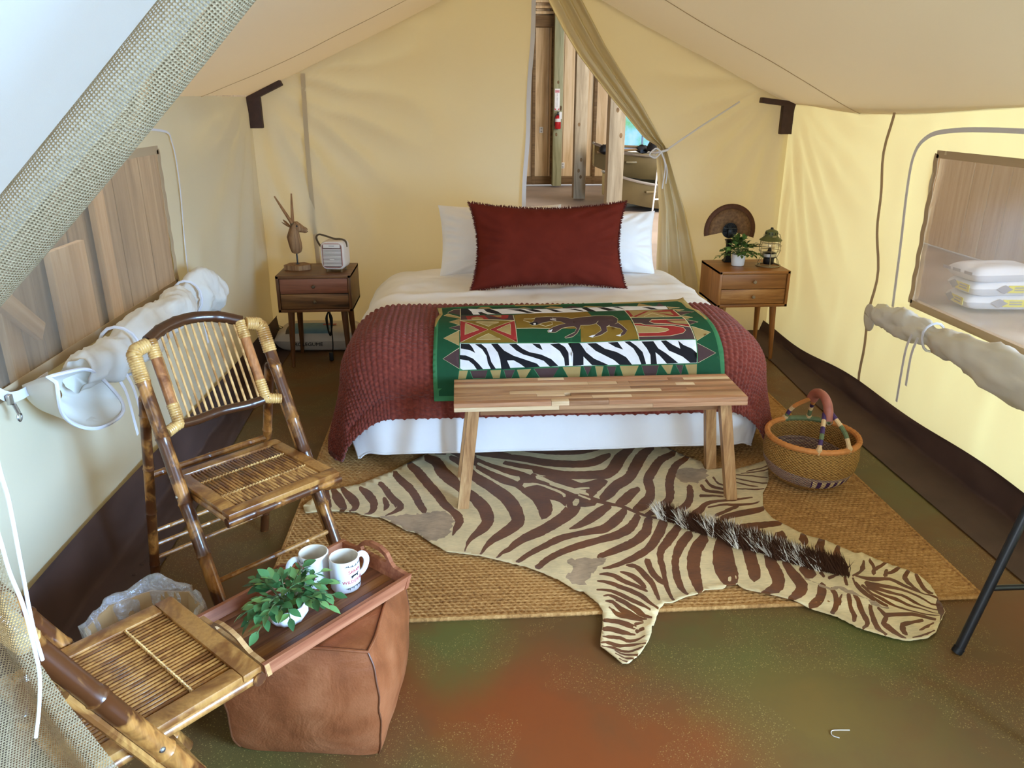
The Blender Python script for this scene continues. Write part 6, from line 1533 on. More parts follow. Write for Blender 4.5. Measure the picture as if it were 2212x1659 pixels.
LEAFG = NT('leaf_green'); _oi = LEAFG.n('ShaderNodeObjectInfo'); LEAFG.color(LEAFG.ramp(_oi.outputs['Random'], [(0, srgb(44, 82, 44)), (.4, srgb(66, 110, 62)), (.75, srgb(92, 136, 82)), (1, srgb(128, 166, 92))])); LEAFG.set(rough=.45, spec=.4); LEAFG = LEAFG.mat
LEAFO = NT('leaf_olive'); _oi = LEAFO.n('ShaderNodeObjectInfo'); LEAFO.color(LEAFO.ramp(_oi.outputs['Random'], [(0, srgb(40, 62, 24)), (.5, srgb(72, 104, 44)), (1, srgb(110, 140, 68))])); LEAFO.set(rough=.5, spec=.4); LEAFO = LEAFO.mat
STEMG = plain('stem_green', srgb(88, 104, 60), .6)
CERAM = plain('white_ceramic', srgb(232, 232, 234), .25, var=.02, spec=.5)
def leaf_mesh(L, Wd, curl=.25, mat=LEAFG):
    m2 = MB(); s = [0, .15, .35, .55, .75, .9, 1]; w = [.04, .5, .95, 1, .7, .35, .02]
    for a, b in zip(s, w):
        z = -curl * L * a * a
        m2.v += [(a * L, -b * Wd / 2, z + .10 * Wd * b), (a * L, 0, z - .02 * Wd), (a * L, b * Wd / 2, z + .10 * Wd * b)]
    for i in range(6):
        for k in range(2): m2.f.append((i * 3 + k, (i + 1) * 3 + k, (i + 1) * 3 + k + 1, i * 3 + k + 1)); m2.m.append(0)
    return mesh_of(m2, 'leaf', mat, True)
def foliage(t, z0, nst, rad, hgt, leafL, leafW, mat, seed, per=5, low=-.1, tip=True):
    rnd = random.Random(seed); meshes = [leaf_mesh(leafL * k, leafW * k, c, mat) for k, c in ((1, .15), (.85, .3), (.7, .1))]
    for i in range(nst):
        az = 2 * PI * (i * .381966 + rnd.uniform(-.05, .05)); el = rnd.uniform(low, 1.35) if i % 3 else rnd.uniform(low, .5)
        L = rad * (1 - .25 * max(0, math.sin(el))) * rnd.uniform(.75, 1.1)
        d = Vector((math.cos(az) * math.cos(el), math.sin(az) * math.cos(el), math.sin(el) * hgt / rad))
        b = Vector((rnd.uniform(-.01, .01), rnd.uniform(-.01, .01), z0)); m = b + d * L * .5 + Vector((0, 0, .02)); e = b + d * L
        if e.z < .01: e.z = .01 + rnd.random() * .01
        path = spline([b, m, e], 4); m2 = MB(); m2.tube(path, [.0013] * len(path), 5); st = obj('stem', m2, STEMG, t)
        n = per
        for k in range(n):
            u = .35 + .65 * (k + .5) / n; ii = min(int(u * (len(path) - 1)), len(path) - 2); p = Vector(path[ii]).lerp(Vector(path[ii + 1]), u * (len(path) - 1) - ii)
            dr = (Vector(path[ii + 1]) - Vector(path[ii])).normalized()
            side = dr.cross(Vector((0, 0, 1))); side = side.normalized() if side.length > .1 else Vector((1, 0, 0))
            if k == n - 1: q = dr; p = Vector(path[-1]) - dr * leafL * .2
            else: q = (dr * .75 + side * (1 if k % 2 else -1) * rnd.uniform(.6, 1.0) + Vector((0, 0, rnd.uniform(-.2, .5)))).normalized()
            lf = obj('leaf', rnd.choice(meshes), None, t)
            X = q; up = Vector((rnd.uniform(-.5, .5), rnd.uniform(-.5, .5), 1)); Yv = up.cross(X); Yv = Yv.normalized() if Yv.length > .05 else side; Zv = X.cross(Yv).normalized()
            lf.matrix_local = Matrix(((X.x, Yv.x, Zv.x, p.x), (X.y, Yv.y, Zv.y, p.y), (X.z, Yv.z, Zv.z, p.z), (0, 0, 0, 1)))
t = thing('potted_plant', 'small green plant in a white pot between the fan and lantern', 'plant', (1.79, 4.86, NT_))
m2 = MB(); m2.lathe([(.0, 0), (.036, 0), (.041, .004), (.044, .04), (.043, .075), (.040, .075), (.039, .06), (0, .06)], 28); obj('pot', m2, CERAM, t)
m2 = MB(); m2.lathe([(0, .064), (.039, .064)], 16); obj('soil', m2, DARKW, t)
foliage(t, .065, 36, .135, .17, .040, .025, LEAFO, 5, per=7, low=-.12)

LGREEN = plain('lantern_green', srgb(92, 96, 52), .45, var=.1, scale=30)
WIRE = plain('tin_wire', srgb(168, 156, 128), .35, metal=.6, var=.1)
def glass():
    m = NT('clear_glass'); m.color((1, 1, 1, 1)); m.set(rough=.02)
    tr = m.n('ShaderNodeBsdfTransparent'); gl = m.n('ShaderNodeBsdfGlossy'); gl.inputs['Roughness'].default_value = .03; mx = m.n('ShaderNodeMixShader'); mx.inputs[0].default_value = .08
    m.link(tr.outputs[0], mx.inputs[1]); m.link(gl.outputs[0], mx.inputs[2]); m.link(mx.outputs[0], m.out.inputs[0]); return m.mat
GLASS = glass()
t = thing('lantern', 'green topped railroad lantern with a wire cage on the right nightstand', 'lantern', (1.985, 4.84, NT_), .3)
m2 = MB(); m2.tube([(.075 * math.cos(a), .075 * math.sin(a), .004) for a in np.linspace(0, 2 * PI, 33)[:-1]], .004, 6, closed=True); obj('base_ring', m2, WIRE, t)
m2 = MB(); m2.lathe([(0, .012), (.030, .012), (.034, .02), (.034, .05), (.046, .056), (.046, .062)], 24); obj('fuel_tank', m2, BLACK, t)
m2 = MB(); m2.lathe([(.046, .062), (.047, .063), (.047, .082), (.043, .084), (.03, .086)], 24); obj('tank_band', m2, STEEL, t)
m2 = MB(); m2.lathe([(.044, .084), (.03, .09), (.016, .094), (.012, .102), (.008, .115), (.0, .118)], 20); obj('burner', m2, BLACK, t)
m2 = MB(); m2.lathe([(.032, .086), (.048, .105), (.052, .13), (.046, .155), (.036, .17)], 24); obj('globe', m2, GLASS, t)
for k in range(6):
    a = 2 * PI * k / 6
    pr_ = [(.075, .004), (.060, .045), (.052, .06), (.066, .095), (.068, .13), (.058, .165), (.05, .172)]
    m2 = MB(); m2.tube(spline([(r * math.cos(a), r * math.sin(a), z) for r, z in pr_], 4), .0022, 6); obj('cage_wire', m2, WIRE, t)
for z, r in ((.10, .067), (.132, .069), (.155, .063)):
    m2 = MB(); m2.tube([(r * math.cos(a), r * math.sin(a), z) for a in np.linspace(0, 2 * PI, 33)[:-1]], .0018, 6, closed=True); obj('cage_ring', m2, WIRE, t)
m2 = MB(); m2.lathe([(.07, .165), (.071, .168), (.055, .18), (.041, .193), (.040, .198), (.038, .222), (.034, .226), (.014, .234), (.0, .235)], 28); hat = obj('hood', m2, LGREEN, t)
m2 = MB(); m2.lathe([(0, .247), (.007, .246), (.010, .24), (.009, .232)], 12); obj('hood_knob', m2, BLACK, t)
for k in range(12):
    a = 2 * PI * k / 12; m2 = MB(); m2.rbox((0, 0, 0), (.006, .003, .012), .001); q = obj('vent', m2, BLACK, hat); q.location = (.0395 * math.cos(a), .0395 * math.sin(a), .21); q.rotation_euler = (0, 0, a + PI / 2)
m2 = MB(); m2.rbox((-.012, -.046, .194), (.03, .003, .008), .001); obj('name_plate', m2, WIRE, hat)
m2 = MB(); m2.tube(spline([(.04, 0, .2), (.065, 0, .2), (.078, 0, .17), (.075, 0, .13), (.06, .02, .12)], 5), .002, 6); obj('bail', m2, WIRE, t)
m2 = MB(); m2.tube(spline([(-.04, 0, .205), (-.055, 0, .208), (-.058, 0, .195), (-.045, 0, .19)], 5), .002, 6); obj('bail', m2, WIRE, t)

# ================================================================== woven basket
def basket_mat():
    m = NT('woven_straw'); tc = m.n('ShaderNodeTexCoord'); sp = m.n('ShaderNodeSeparateXYZ'); m.link(tc.outputs['Object'], sp.inputs[0])
    ang = m.math('ARCTAN2', sp.outputs[1], sp.outputs[0]); z = sp.outputs[2]
    u = m.math('MULTIPLY', ang, 70 / (2 * PI)); v = m.math('MULTIPLY', z, 165)
    cb = m.n('ShaderNodeCombineXYZ'); m.link(u, cb.inputs[0]); m.link(v, cb.inputs[1])
    su = m.math('SINE', m.math('MULTIPLY', u, 2 * PI)); sv = m.math('SINE', m.math('MULTIPLY', v, PI)); h = m.math('MULTIPLY', su, sv)
    no = m.noise(cb.outputs[0], 1.2, 3)
    straw = m.ramp(m.math('ADD', m.math('MULTIPLY', no, .7), m.math('MULTIPLY', m.math('ADD', h, 1.0), .15)), [(.3, srgb(110, 74, 30)), (.55, srgb(172, 126, 62)), (.8, srgb(202, 158, 92))])
    # slanting purple and pale band
    zl = m.math('ADD', z, m.math('MULTIPLY', m.math('SINE', m.math('ADD', ang, -.35)), -.022))
    inb = m.math('MULTIPLY', m.math('GREATER_THAN', zl, .058), m.math('LESS_THAN', zl, .115))
    fine = m.math('GREATER_THAN', m.math('SINE', m.math('MULTIPLY', v, 2 * PI * 1.0)), 0.0)
    thin = m.mix(fine, srgb(92, 64, 78), srgb(190, 160, 124))
    blk = m.math('GREATER_THAN', m.math('SINE', m.math('MULTIPLY', ang, 30)), 0.0)
    blocks = m.mix(blk, srgb(70, 38, 74), srgb(206, 176, 130))
    sec = m.math('MULTIPLY', m.math('GREATER_THAN', m.math('COSINE', m.math('SUBTRACT', ang, -1.15)), .72), m.math('LESS_THAN', zl, .10))
    c = m.mix(inb, straw, thin); c = m.mix(m.math('MULTIPLY', inb, sec), c, blocks)
    m.color(c); m.set(rough=.75, spec=.25); m.bump(h, .7, .004); return m.mat
STRAW = basket_mat()
t = thing('woven_basket', 'round woven straw basket with an orange rim and leather handle', 'basket', (1.512, 2.985, .014), 0)
m2 = MB(); m2.lathe([(0, 0), (.09, .002), (.135, .018), (.172, .055), (.193, .10), (.200, .145), (.197, .19), (.192, .218), (.184, .218), (.188, .19), (.190, .145), (.183, .10), (.162, .06), (.128, .028), (.08, .012), (0, .010)], 72)
obj('body', m2, STRAW, t, angle=None)
OR_ = plain('orange_binding', srgb(198, 126, 62), .7, var=.15, scale=30); GR_ = plain('green_binding', srgb(94, 104, 66), .7, var=.2, scale=30); PU_ = plain('purple_binding', srgb(66, 40, 78), .7, var=.2, scale=30); PINK = plain('pink_leather', srgb(156, 88, 68), .55, var=.15, scale=30); TANB = plain('tan_binding', srgb(208, 172, 122), .7, var=.12, scale=30)
nseg = 44
for k in range(nseg):
    a0 = 2 * PI * k / nseg; a1 = a0 + 2 * PI / nseg * 1.02
    am = (a0 + a1) / 2; deg = math.degrees(am) % 360
    mt = GR_ if 40 < deg < 110 else OR_
    pts = [(.189 * math.cos(a), .189 * math.sin(a), .222) for a in np.linspace(a0, a1, 4)]
    m2 = MB(); m2.tube(pts, [.0115, .013, .013, .0115], 8); obj('rim_binding', m2, mt, t)
apex = (.03, .0, .40)
def strut(base, top, cols):
    P = spline([base, ((base[0] * .62 + top[0] * .38) * 1.06, (base[1] * .62 + top[1] * .38) * 1.06, base[2] + (top[2] - base[2]) * .5), top], 6); n = len(P) - 1; k = len(cols)
    for i, c in enumerate(cols):
        a, b = int(i * n / k), int((i + 1) * n / k); seg = P[a:b + 1]
        if len(seg) < 2: continue
        m2 = MB(); m2.tube(seg, .0095, 8); obj('handle_strut', m2, c, t)
    m2 = MB(); m2.tube([(base[0] * 1.02, base[1] * 1.02, base[2] - .018), base, P[1]], [.006, .014, .011], 8); obj('lashing', m2, TANB, t)
strut((-.055, -.182, .23), (.008, -.06, .345), [TANB, PU_, GR_, PU_, TANB, PU_])
strut((.08, -.172, .23), (.040, -.055, .345), [TANB, TANB, GR_, GR_, TANB, PU_])
strut((-.05, .182, .23), (.012, .09, .355), [GR_, PU_, TANB, OR_, OR_, OR_])
strut((.06, .18, .23), (.036, .09, .355), [GR_, GR_, TANB, PU_, OR_, OR_])
m2 = MB(); m2.tube(spline([(.024, -.07, .315), (.024, -.055, .365), (.024, -.02, .395), (.024, .03, .40), (.024, .075, .382), (.024, .10, .35)], 6), [.024] * 31, 12, flat=.8); obj('handle_grip', m2, PINK, t)
m2 = MB(); m2.tube([(.026 + .013 * math.cos(a), -.078, .312 + .013 * math.sin(a)) for a in np.linspace(0, 2 * PI, 17)[:-1]], .0025, 6, closed=True); obj('ring', m2, WIRE, t)

# ================================================================== bamboo folding chairs
def bamboo_mat(name, pale, mid, burn, amt):
    m = NT(name); v = m.coord(scale=(1, 1, 1), rnd=7.0); n = m.noise(v, 9, 4, .6, .8); s = m.coord(scale=(120, 120, 8), rnd=3); g = m.noise(s, 1, 3)
    c = m.ramp(g, [(.3, mid), (.7, pale)]); b = m.ramp(n, [(.5 - amt * .12, (0, 0, 0, 1)), (.62 - amt * .12, (1, 1, 1, 1))])
    m.color(m.mix(b, c, burn)); m.set(rough=.28, spec=.5, coat=.25); m.bump(g, .08, .001); return m.mat
BAM = bamboo_mat('bamboo_pole', srgb(186, 130, 66), srgb(152, 96, 44), srgb(82, 44, 20), .8)
BAMD = bamboo_mat('bamboo_burnt', srgb(150, 98, 48), srgb(118, 72, 34), srgb(66, 36, 18), 2.2)
BAML = bamboo_mat('bamboo_frame', srgb(184, 134, 72), srgb(160, 110, 54), srgb(124, 76, 34), .4)
ROD = bamboo_mat('bamboo_rod', srgb(190, 138, 74), srgb(160, 108, 54), srgb(120, 74, 36), .4)
SPIN = bamboo_mat('pale_spindle', srgb(222, 178, 118), srgb(196, 148, 88), srgb(160, 112, 60), .2)
RATT = bamboo_mat('rattan_wrap', srgb(222, 182, 116), srgb(194, 150, 86), srgb(156, 110, 56), .1)
def pole(m2, a, b, r, nodes=5, seed=0, n=12):
    a, b = Vector(a), Vector(b); rnd = random.Random(seed); P = []; R_ = []
    ns = sorted([(i + .5 + rnd.uniform(-.2, .2)) / nodes for i in range(nodes)])
    ts = sorted(set([0, 1] + [q for x in ns for q in (x - .03, x - .006, x, x + .006, x + .03)]))
    for t in ts:
        if t < 0 or t > 1: continue
        near = min(abs(t - x) for x in ns); P.append(a.lerp(b, t)); R_.append(r * (1.13 if near < .002 else (1.02 if near < .01 else 1.0)))
    m2.tube(P, R_, n)
def wrap(path, r, n=None):
    P = [Vector(p) for p in path]; L = sum((q - p).length for p, q in zip(P[:-1], P[1:])); k = max(4, int(L / .0075)); pts = []; R_ = []
    acc = [0]
    for p, q in zip(P[:-1], P[1:]): acc.append(acc[-1] + (q - p).length)
    for i in range(k * 4 + 1):
        d = L * i / (k * 4); j = max(0, min(len(P) - 2, int(np.searchsorted(acc, d) - 1))); u = (d - acc[j]) / max(1e-9, acc[j + 1] - acc[j]); pts.append(P[j].lerp(P[j + 1], min(1, u))); R_.append(r * (.90 + .10 * abs(math.sin(PI * i / 4))))
    m2 = MB(); m2.tube(pts, R_, 10); return m2
def chair(label, loc, rz):
    t = thing('bamboo_chair', label, 'chair', loc, rz, 'bamboo folding chairs'); HW = .217
    py = lambda z: -.125 + (.87 - z) * (.415 / .87)
    for s in (-1, 1):
        m2 = MB(); pole(m2, (s * HW, py(.86), .86), (s * HW, py(.0), .0), .0205, 5, 3 + s); obj('post', m2, BAM, t)
        m2 = MB(); pole(m2, (s * (HW - .004), py(.66) - .031, .66), (s * (HW - .004), py(.02) - .031, .02), .010, 4, 8 + s, 8); obj('post_backing', m2, ROD, t)
        m2 = MB(); pole(m2, (s * HW, -.29, 0), (s * HW, -.105, .735), .0165, 4, 13 + s); m2.lathe([(.0165, 0), (.012, .009), (0, .013)], 12, c=(s * HW, -.105, .735)); obj('rear_leg', m2, BAM, t)
        m2 = wrap([(s * HW, py(.79), .79), (s * HW, py(.87), .87), (s * (HW - .012), py(.882), .884), (s * .165, py(.892), .892)], .0235); obj('binding', m2, RATT, t)
        # backrest stile with bindings at both ends
        xs = s * .152; zt, zb = .895, .655
        yb = lambda z: py(z) - .012
        m2 = MB(); m2.tube([(xs, yb(zb), zb), (xs, yb(zt), zt)], .0165, 12); obj('stile', m2, bam_red, t)
        m2 = wrap([(xs, yb(.845), .845), (xs, yb(.9), .9)], .0205); obj('binding', m2, RATT, t)
        m2 = wrap([(xs, yb(.71), .71), (xs, yb(.65), .65), (s * .17, yb(.645), .645), (s * .2, py(.64), .64)], .0185); obj('binding', m2, RATT, t)
    yb = lambda z: py(z) - .012
    top = spline([(-.16, yb(.9), .898), (-.09, yb(.92) - .018, .922), (0, yb(.93) - .028, .932), (.09, yb(.92) - .018, .922), (.16, yb(.9), .898)], 8)
    m2 = MB(); m2.tube(top, [.019 * (1.12 if i in (8, 20, 26) else 1) for i in range(len(top))], 12); obj('top_rail', m2, BAMD, t)
    bot = spline([(-.16, yb(.65), .648), (-.09, yb(.64) - .018, .640), (0, yb(.64) - .028, .642), (.09, yb(.64) - .018, .640), (.16, yb(.65), .648)], 8)
    m2 = MB(); m2.tube(bot, [.0155 * (1.12 if i in (6, 18) else 1) for i in range(len(bot))], 12); obj('bottom_rail', m2, BAMD, t)
    for k in range(13):
        x = -.132 + .264 * k / 12; bow = -.028 * (1 - (x / .16) ** 2)
        m2 = MB(); m2.tube([(x, yb(.65) + bow, .648), (x, yb(.91) + bow, .915)], .0042, 8); obj('spindle', m2, SPIN, t)
    # seat
    zs = .465; y0, y1 = -.075, .312
    m2 = MB(); m2.rbox((0, y1 - .022, zs), (.386, .044, .018), .005); obj('seat_front_rail', m2, BAML, t)
    m2 = MB(); m2.rbox((0, y0 + .02, zs), (.386, .04, .018), .005); obj('seat_rear_rail', m2, BAML, t)
    for s in (-1, 1):
        m2 = MB(); m2.rbox((s * .171, (y0 + y1) / 2, zs), (.042, y1 - y0 - .088, .018), .005); obj('seat_side_rail', m2, BAML, t)
        m2 = MB(); m2.tube([(s * .182, y0 + .01, zs - .019), (s * .182, y1 - .012, zs - .019)], .0135, 10); obj('seat_side_nosing', m2, ROD, t)
    m2 = MB(); pole(m2, (-.197, y1 - .010, zs - .020), (.197, y1 - .010, zs - .020), .015, 3, 2); obj('seat_front_nosing', m2, BAM, t)
    n = 27; sm_ = MB(); sm_.tube([(0, y0 + .035, 0), (0, y1 - .038, 0)], .0047, 8); sme = mesh_of(sm_, 'seat_slat', ROD, True)
    for k in range(n):
        q = obj('seat_slat', sme, None, t); q.location = (-.146 + .292 * k / (n - 1), 0, zs - .001)
    for yy in (.05, .18):
        m2 = MB(); pts = [(-.148 + .296 * i / 108, yy, zs + .003 + .0035 * math.cos(i * PI / 2)) for i in range(109)]; m2.tube(pts, .0034, 6); obj('seat_cord', m2, RATT, t)
    # stretchers
    ry = lambda z: -.29 + .185 * z / .735
    for z, r in ((.085, .0075), (.145, .0075), (.205, .0075), (.44, .012)):
        m2 = MB(); pole(m2, (-HW, ry(z), z), (HW, ry(z), z), r, 3, int(z * 100), 8); obj('rear_stretcher', m2, ROD, t)
    for z in (.13, .20):
        m2 = MB(); pole(m2, (-HW, py(z), z), (HW, py(z), z), .0085, 3, int(z * 100), 8); obj('front_stretcher', m2, ROD, t)
    for s in (-1, 1):
        m2 = MB(); m2.lathe([(0, .004), (.005, .003), (.007, 0)], 10); q = obj('bolt', m2, STEEL, t); q.location = (s * (HW + .019), py(.46), .46); q.rotation_euler = (0, s * PI / 2, 0)
    return t
bam_red = bamboo_mat('bamboo_reddish', srgb(188, 128, 78), srgb(160, 100, 56), srgb(120, 70, 38), .3)
chair('bamboo folding chair with an upright back facing the tray table', (-.766, 2.371, 0), math.radians(-136.6))
chair('bamboo folding chair cut off by the mesh curtain, its seat in front of the bin', (-.80, 1.27, 0), math.radians(46.2 - 90))

# ================================================================== leather pouf
def leather():
    m = NT('tan_leather'); v = m.coord(); n = m.noise(v, 4, 5, .6, .6); n2 = m.noise(v, 14, 4)
    f = m.math('ADD', m.math('MULTIPLY', n, .7), m.math('MULTIPLY', n2, .3))
    m.color(m.ramp(f, [(.35, srgb(110, 58, 30)), (.5, srgb(138, 78, 44)), (.65, srgb(156, 96, 60))])); m.set(rough=.42, spec=.45)
    m.bump(m.math('ADD', m.math('MULTIPLY', m.noise(v, 7, 3, .5, 2.0), .8), m.math('MULTIPLY', m.noise(v, 180, 2), .12)), .35, .02); return m.mat
LEATH = leather(); PIPE = plain('dark_piping', srgb(96, 54, 28), .5, var=.15)
def pouf():
    t = thing('leather_pouf', 'square tan leather pouf carrying the wooden tray', 'pouf', (-.405, 1.775, 0), math.radians(-7))
    hw, hz = .192, .165; n = 22
    def shape(x, y, z):
        k = 1 - .05 * max(0, z) ** 2 + .05 * (1 - z * z) * (1 - .0 * x)
        bx = .10 * (1 - y * y) * (1 - z * z); by = .10 * (1 - x * x) * (1 - z * z)
        X = x * hw * k * (1 + bx); Y = y * hw * k * (1 + by)
        Z = hz + z * hz * (1 + (.05 if z > 0 else 0) * (1 - x * x) * (1 - y * y))
        Z += -.008 * z * (abs(x * y)) ** 4
        w = .0028 * float(vnoise(np.array(x * 3 + z), np.array(y * 3 + z * 4), 4)) * (1 - max(abs(x), abs(y), abs(z)) ** 40 * 0)
        e = 1 - .012 * (abs(x * y) ** 10 + abs(x * z) ** 10 + abs(y * z) ** 10)
        return (X * e + w, Y * e + w * .7, max(.002, Z))
    faces = [lambda u, v: (u, v, 1), lambda u, v: (u, -v, -1), lambda u, v: (u, -1, v), lambda u, v: (-u, 1, v), lambda u, v: (1, u, v), lambda u, v: (-1, -u, v)]
    G = np.linspace(-1, 1, n)
    for nm, fs in (('top_panel', faces[:1]), ('bottom_panel', faces[1:2]), ('side_panel', faces[2:3]), ('side_panel', faces[3:4]), ('side_panel', faces[4:5]), ('side_panel', faces[5:6])):
        m2 = MB()
        for f in fs:
            P = [[shape(*f(u, v)) for u in G] for v in G]; A = np.array(P); m2.grid(A[..., 0], A[..., 1], A[..., 2])
        obj(nm, m2, LEATH, t, angle=None)
    for zz in (1,):
        ring = [(u, -1, zz) for u in G[:-1]] + [(1, u, zz) for u in G[:-1]] + [(-u, 1, zz) for u in G[:-1]] + [(-1, -u, zz) for u in G[:-1]]
        m2 = MB(); m2.tube([shape(*p) for p in ring], .0042, 8, closed=True); obj('piping', m2, PIPE if zz < 0 else LEATH, t)
        ring2 = [(p[0] * .965, p[1] * .965, 1) for p in ring]; m2 = MB(); m2.tube([Vector(shape(*p)) + Vector((0, 0, -.0005)) for p in ring2], .0018, 6, closed=True); obj('stitch_line', m2, PIPE, t)
    for a, b in ((1, 1), (1, -1), (-1, 1), (-1, -1)):
        m2 = MB(); m2.tube([shape(a, b, z) for z in G], .0026, 6); obj('seam', m2, PIPE, t)
pouf()

# ================================================================== tray with mugs and plant
TR = [wood('tray_walnut', srgb(84, 46, 28), srgb(118, 70, 44), srgb(142, 92, 60), 0, .9, .42), wood('tray_acacia', srgb(112, 68, 34), srgb(150, 98, 54), srgb(178, 124, 76), 0, .9, .42), wood('tray_rose', srgb(122, 66, 44), srgb(158, 96, 66), srgb(182, 122, 88), 0, .9, .42), wood('tray_pale', srgb(160, 112, 66), srgb(190, 144, 92), srgb(208, 168, 116), 0, .9, .42)]
TZ = .337
tray = thing('wooden_tray', 'reddish wooden serving tray with cut-out handles on the pouf', 'tray', (-.424, 1.748, TZ), math.radians(47.3))
TL, TW = .455, .28
rnd = random.Random(4); yy = -TW / 2 + .008; ws = [.05, .035, .06, .045, .05, .024]
for i, w in enumerate(ws):
    m2 = MB(); m2.rbox((0, yy + w / 2, .006), (TL - .02, w - .0006, .010), .001); obj('plank', m2, [TR[0], TR[1], TR[0], TR[1], TR[0], TR[0]][i], tray); yy += w
for s in (-1, 1):
    m2 = MB(); m2.plate([(-TL / 2, 0), (TL / 2, 0), (TL / 2 + .008, .042), (-TL / 2 - .008, .042)], 0, .011, tf=lambda x, y, z, s=s: (x, s * (TW / 2 - .003 + y * .22) - (z if s > 0 else -z), y)); obj('long_side', m2, TR[2], tray, smooth=False, recalc=True)
    out = [(-TW / 2, 0), (TW / 2, 0), (TW / 2 + .006, .040), (.085, .043), (.07, .052), (.05, .072), (.02, .081), (-.02, .081), (-.05, .072), (-.07, .052), (-.085, .043), (-TW / 2 - .006, .040)]
    hole = [(.05, .046), (.056, .054), (.04, .064), (.015, .069), (-.015, .069), (-.04, .064), (-.056, .054), (-.05, .046)]
    m2 = MB(); m2.plate(out, 0, .012, holes=[hole], tf=lambda x, y, z, s=s: (s * (TL / 2 - .002 + y * .22) - (z if s > 0 else -z), x, y)); obj('handle_end', m2, TR[3] if s < 0 else TR[2], tray, smooth=False, recalc=True)

MUGW = plain('mug_white', srgb(226, 226, 230), .22, var=.01, spec=.5)
MUGIN = plain('mug_inside', srgb(216, 206, 190), .35, var=.02)
def mug(label, loc, rz, prn):
    t = thing('mug', label, 'mug', loc, rz, 'mugs on the tray'); r, h = .0405, .096
    m2 = MB(); m2.lathe([(0, 0), (r - .006, 0), (r - .002, .002), (r, .006), (r, h - .002), (r - .001, h)], 40); obj('cup', m2, MUGW, t)
    m2 = MB(); m2.lathe([(r - .001, h), (r - .0025, h + .0006), (r - .004, h - .001), (r - .0045, .01), (r - .01, .006), (0, .006)], 40); obj('inner_wall', m2, MUGIN, t)
    m2 = MB(); m2.tube(spline([(r - .003, 0, .080), (r + .014, 0, .082), (r + .026, 0, .068), (r + .027, 0, .048), (r + .016, 0, .028), (r - .003, 0, .020)], 6), .0058, 10, flat=1.5); obj('handle', m2, MUGW, t)
    rr = r + .0004
    def wr(co): a = co.x / rr; return Vector((rr * math.sin(a) * (1 + co.z * .0), -rr * math.cos(a) - co.z, co.y))
    for nm, s, sz, zz, mt in (('lettering', 'SAFARI', .0135, .066, RED), ('lettering', 'WILDERNESS', .0135, .036, RED)):
        me = text_mesh(s, sz, .0002); me.materials.clear(); me.materials.append(mt)
        bm = bmesh.new(); bm.from_mesh(me); bmesh.ops.subdivide_edges(bm, edges=[e for e in bm.edges if e.calc_length() > .003], cuts=2); bm.to_mesh(me); bm.free()
        for v in me.vertices: v.co = wr(v.co) + Vector((0, 0, zz))
        o = bpy.data.objects.new(nm, me); COL.objects.link(o); o.parent = t; o.rotation_euler = (0, 0, prn)
    dm = MB()
    for zc, up in ((.080, 1), (.022, -1)):
        for i in range(15):
            x = -.03 + i * .004; hgt = .003 + .003 * (i % 3)
            p = [(x, 0), (x + .0035, 0), (x + .0017, hgt * up)]
            q = [wr(Vector((a, b, .0003))) + Vector((0, 0, zc + .004 * (abs(x + .002) / .03) * up * 1)) for a, b in p]; dm.add(q, [(0, 1, 2)])
    # running antelope
    sil = [(-.016, -.001), (-.012, .003), (-.004, .0045), (.006, .004), (.010, .007), (.013, .008), (.012, .005), (.009, .002), (.010, -.004), (.007, -.004), (.005, 0), (-.006, -.0005), (-.010, -.004), (-.014, -.0055), (-.011, -.001)]
    V = [Vector(p) for p in sil]; rs = delaunay_2d_cdt(V, [(i, (i + 1) % len(V)) for i in range(len(V))], [], 1, 1e-7)
    dm.add([wr(Vector((v.x, v.y, .0004))) + Vector((0, 0, .0515)) for v in rs[0]], [tuple(f) for f in rs[2]])
    o = obj('printed_motif', dm, BLACKP, t, angle=None); o['kind'] = 'stuff'; o.rotation_euler = (0, 0, prn)
    return t
ct, st_ = math.cos(math.radians(47.3)), math.sin(math.radians(47.3))
mug('white mug with red and black print, right one on the tray', (-.338, 1.822, TZ + .011), math.radians(38), math.radians(14))
mug('white mug partly hidden by the leaves, left one on the tray', (-.424, 1.848, TZ + .011), math.radians(196), math.radians(-236))
t = thing('potted_plant', 'bushy green plant in a white bowl on the wooden tray', 'plant', (-.468, 1.688, TZ + .011))
m2 = MB(); n = 48
prof = [(.030, 0), (.042, .006), (.052, .022), (.053, .038), (.048, .050), (.045, .050), (.047, .036), (.04, .02), (0, .02)]
for i, (r, z) in enumerate(prof):
    for k in range(n):
        a = 2 * PI * k / n; rr = r * (1 + (.03 * math.cos(12 * a) if 0 < i < 5 else 0)); m2.v.append((rr * math.cos(a), rr * math.sin(a), z))
for i in range(len(prof) - 1):
    for k in range(n): m2.f.append((i * n + k, i * n + (k + 1) % n, (i + 1) * n + (k + 1) % n, (i + 1) * n + k)); m2.m.append(0)
m2.f.append(tuple(range(n - 1, -1, -1))); m2.m.append(0)
obj('bowl', m2, CERAM, t)
m2 = MB(); m2.lathe([(0, .042), (.046, .042)], 16); obj('moss', m2, DARKW, t)
foliage(t, .045, 34, .128, .11, .040, .021, LEAFG, 11, per=5, low=-.12)

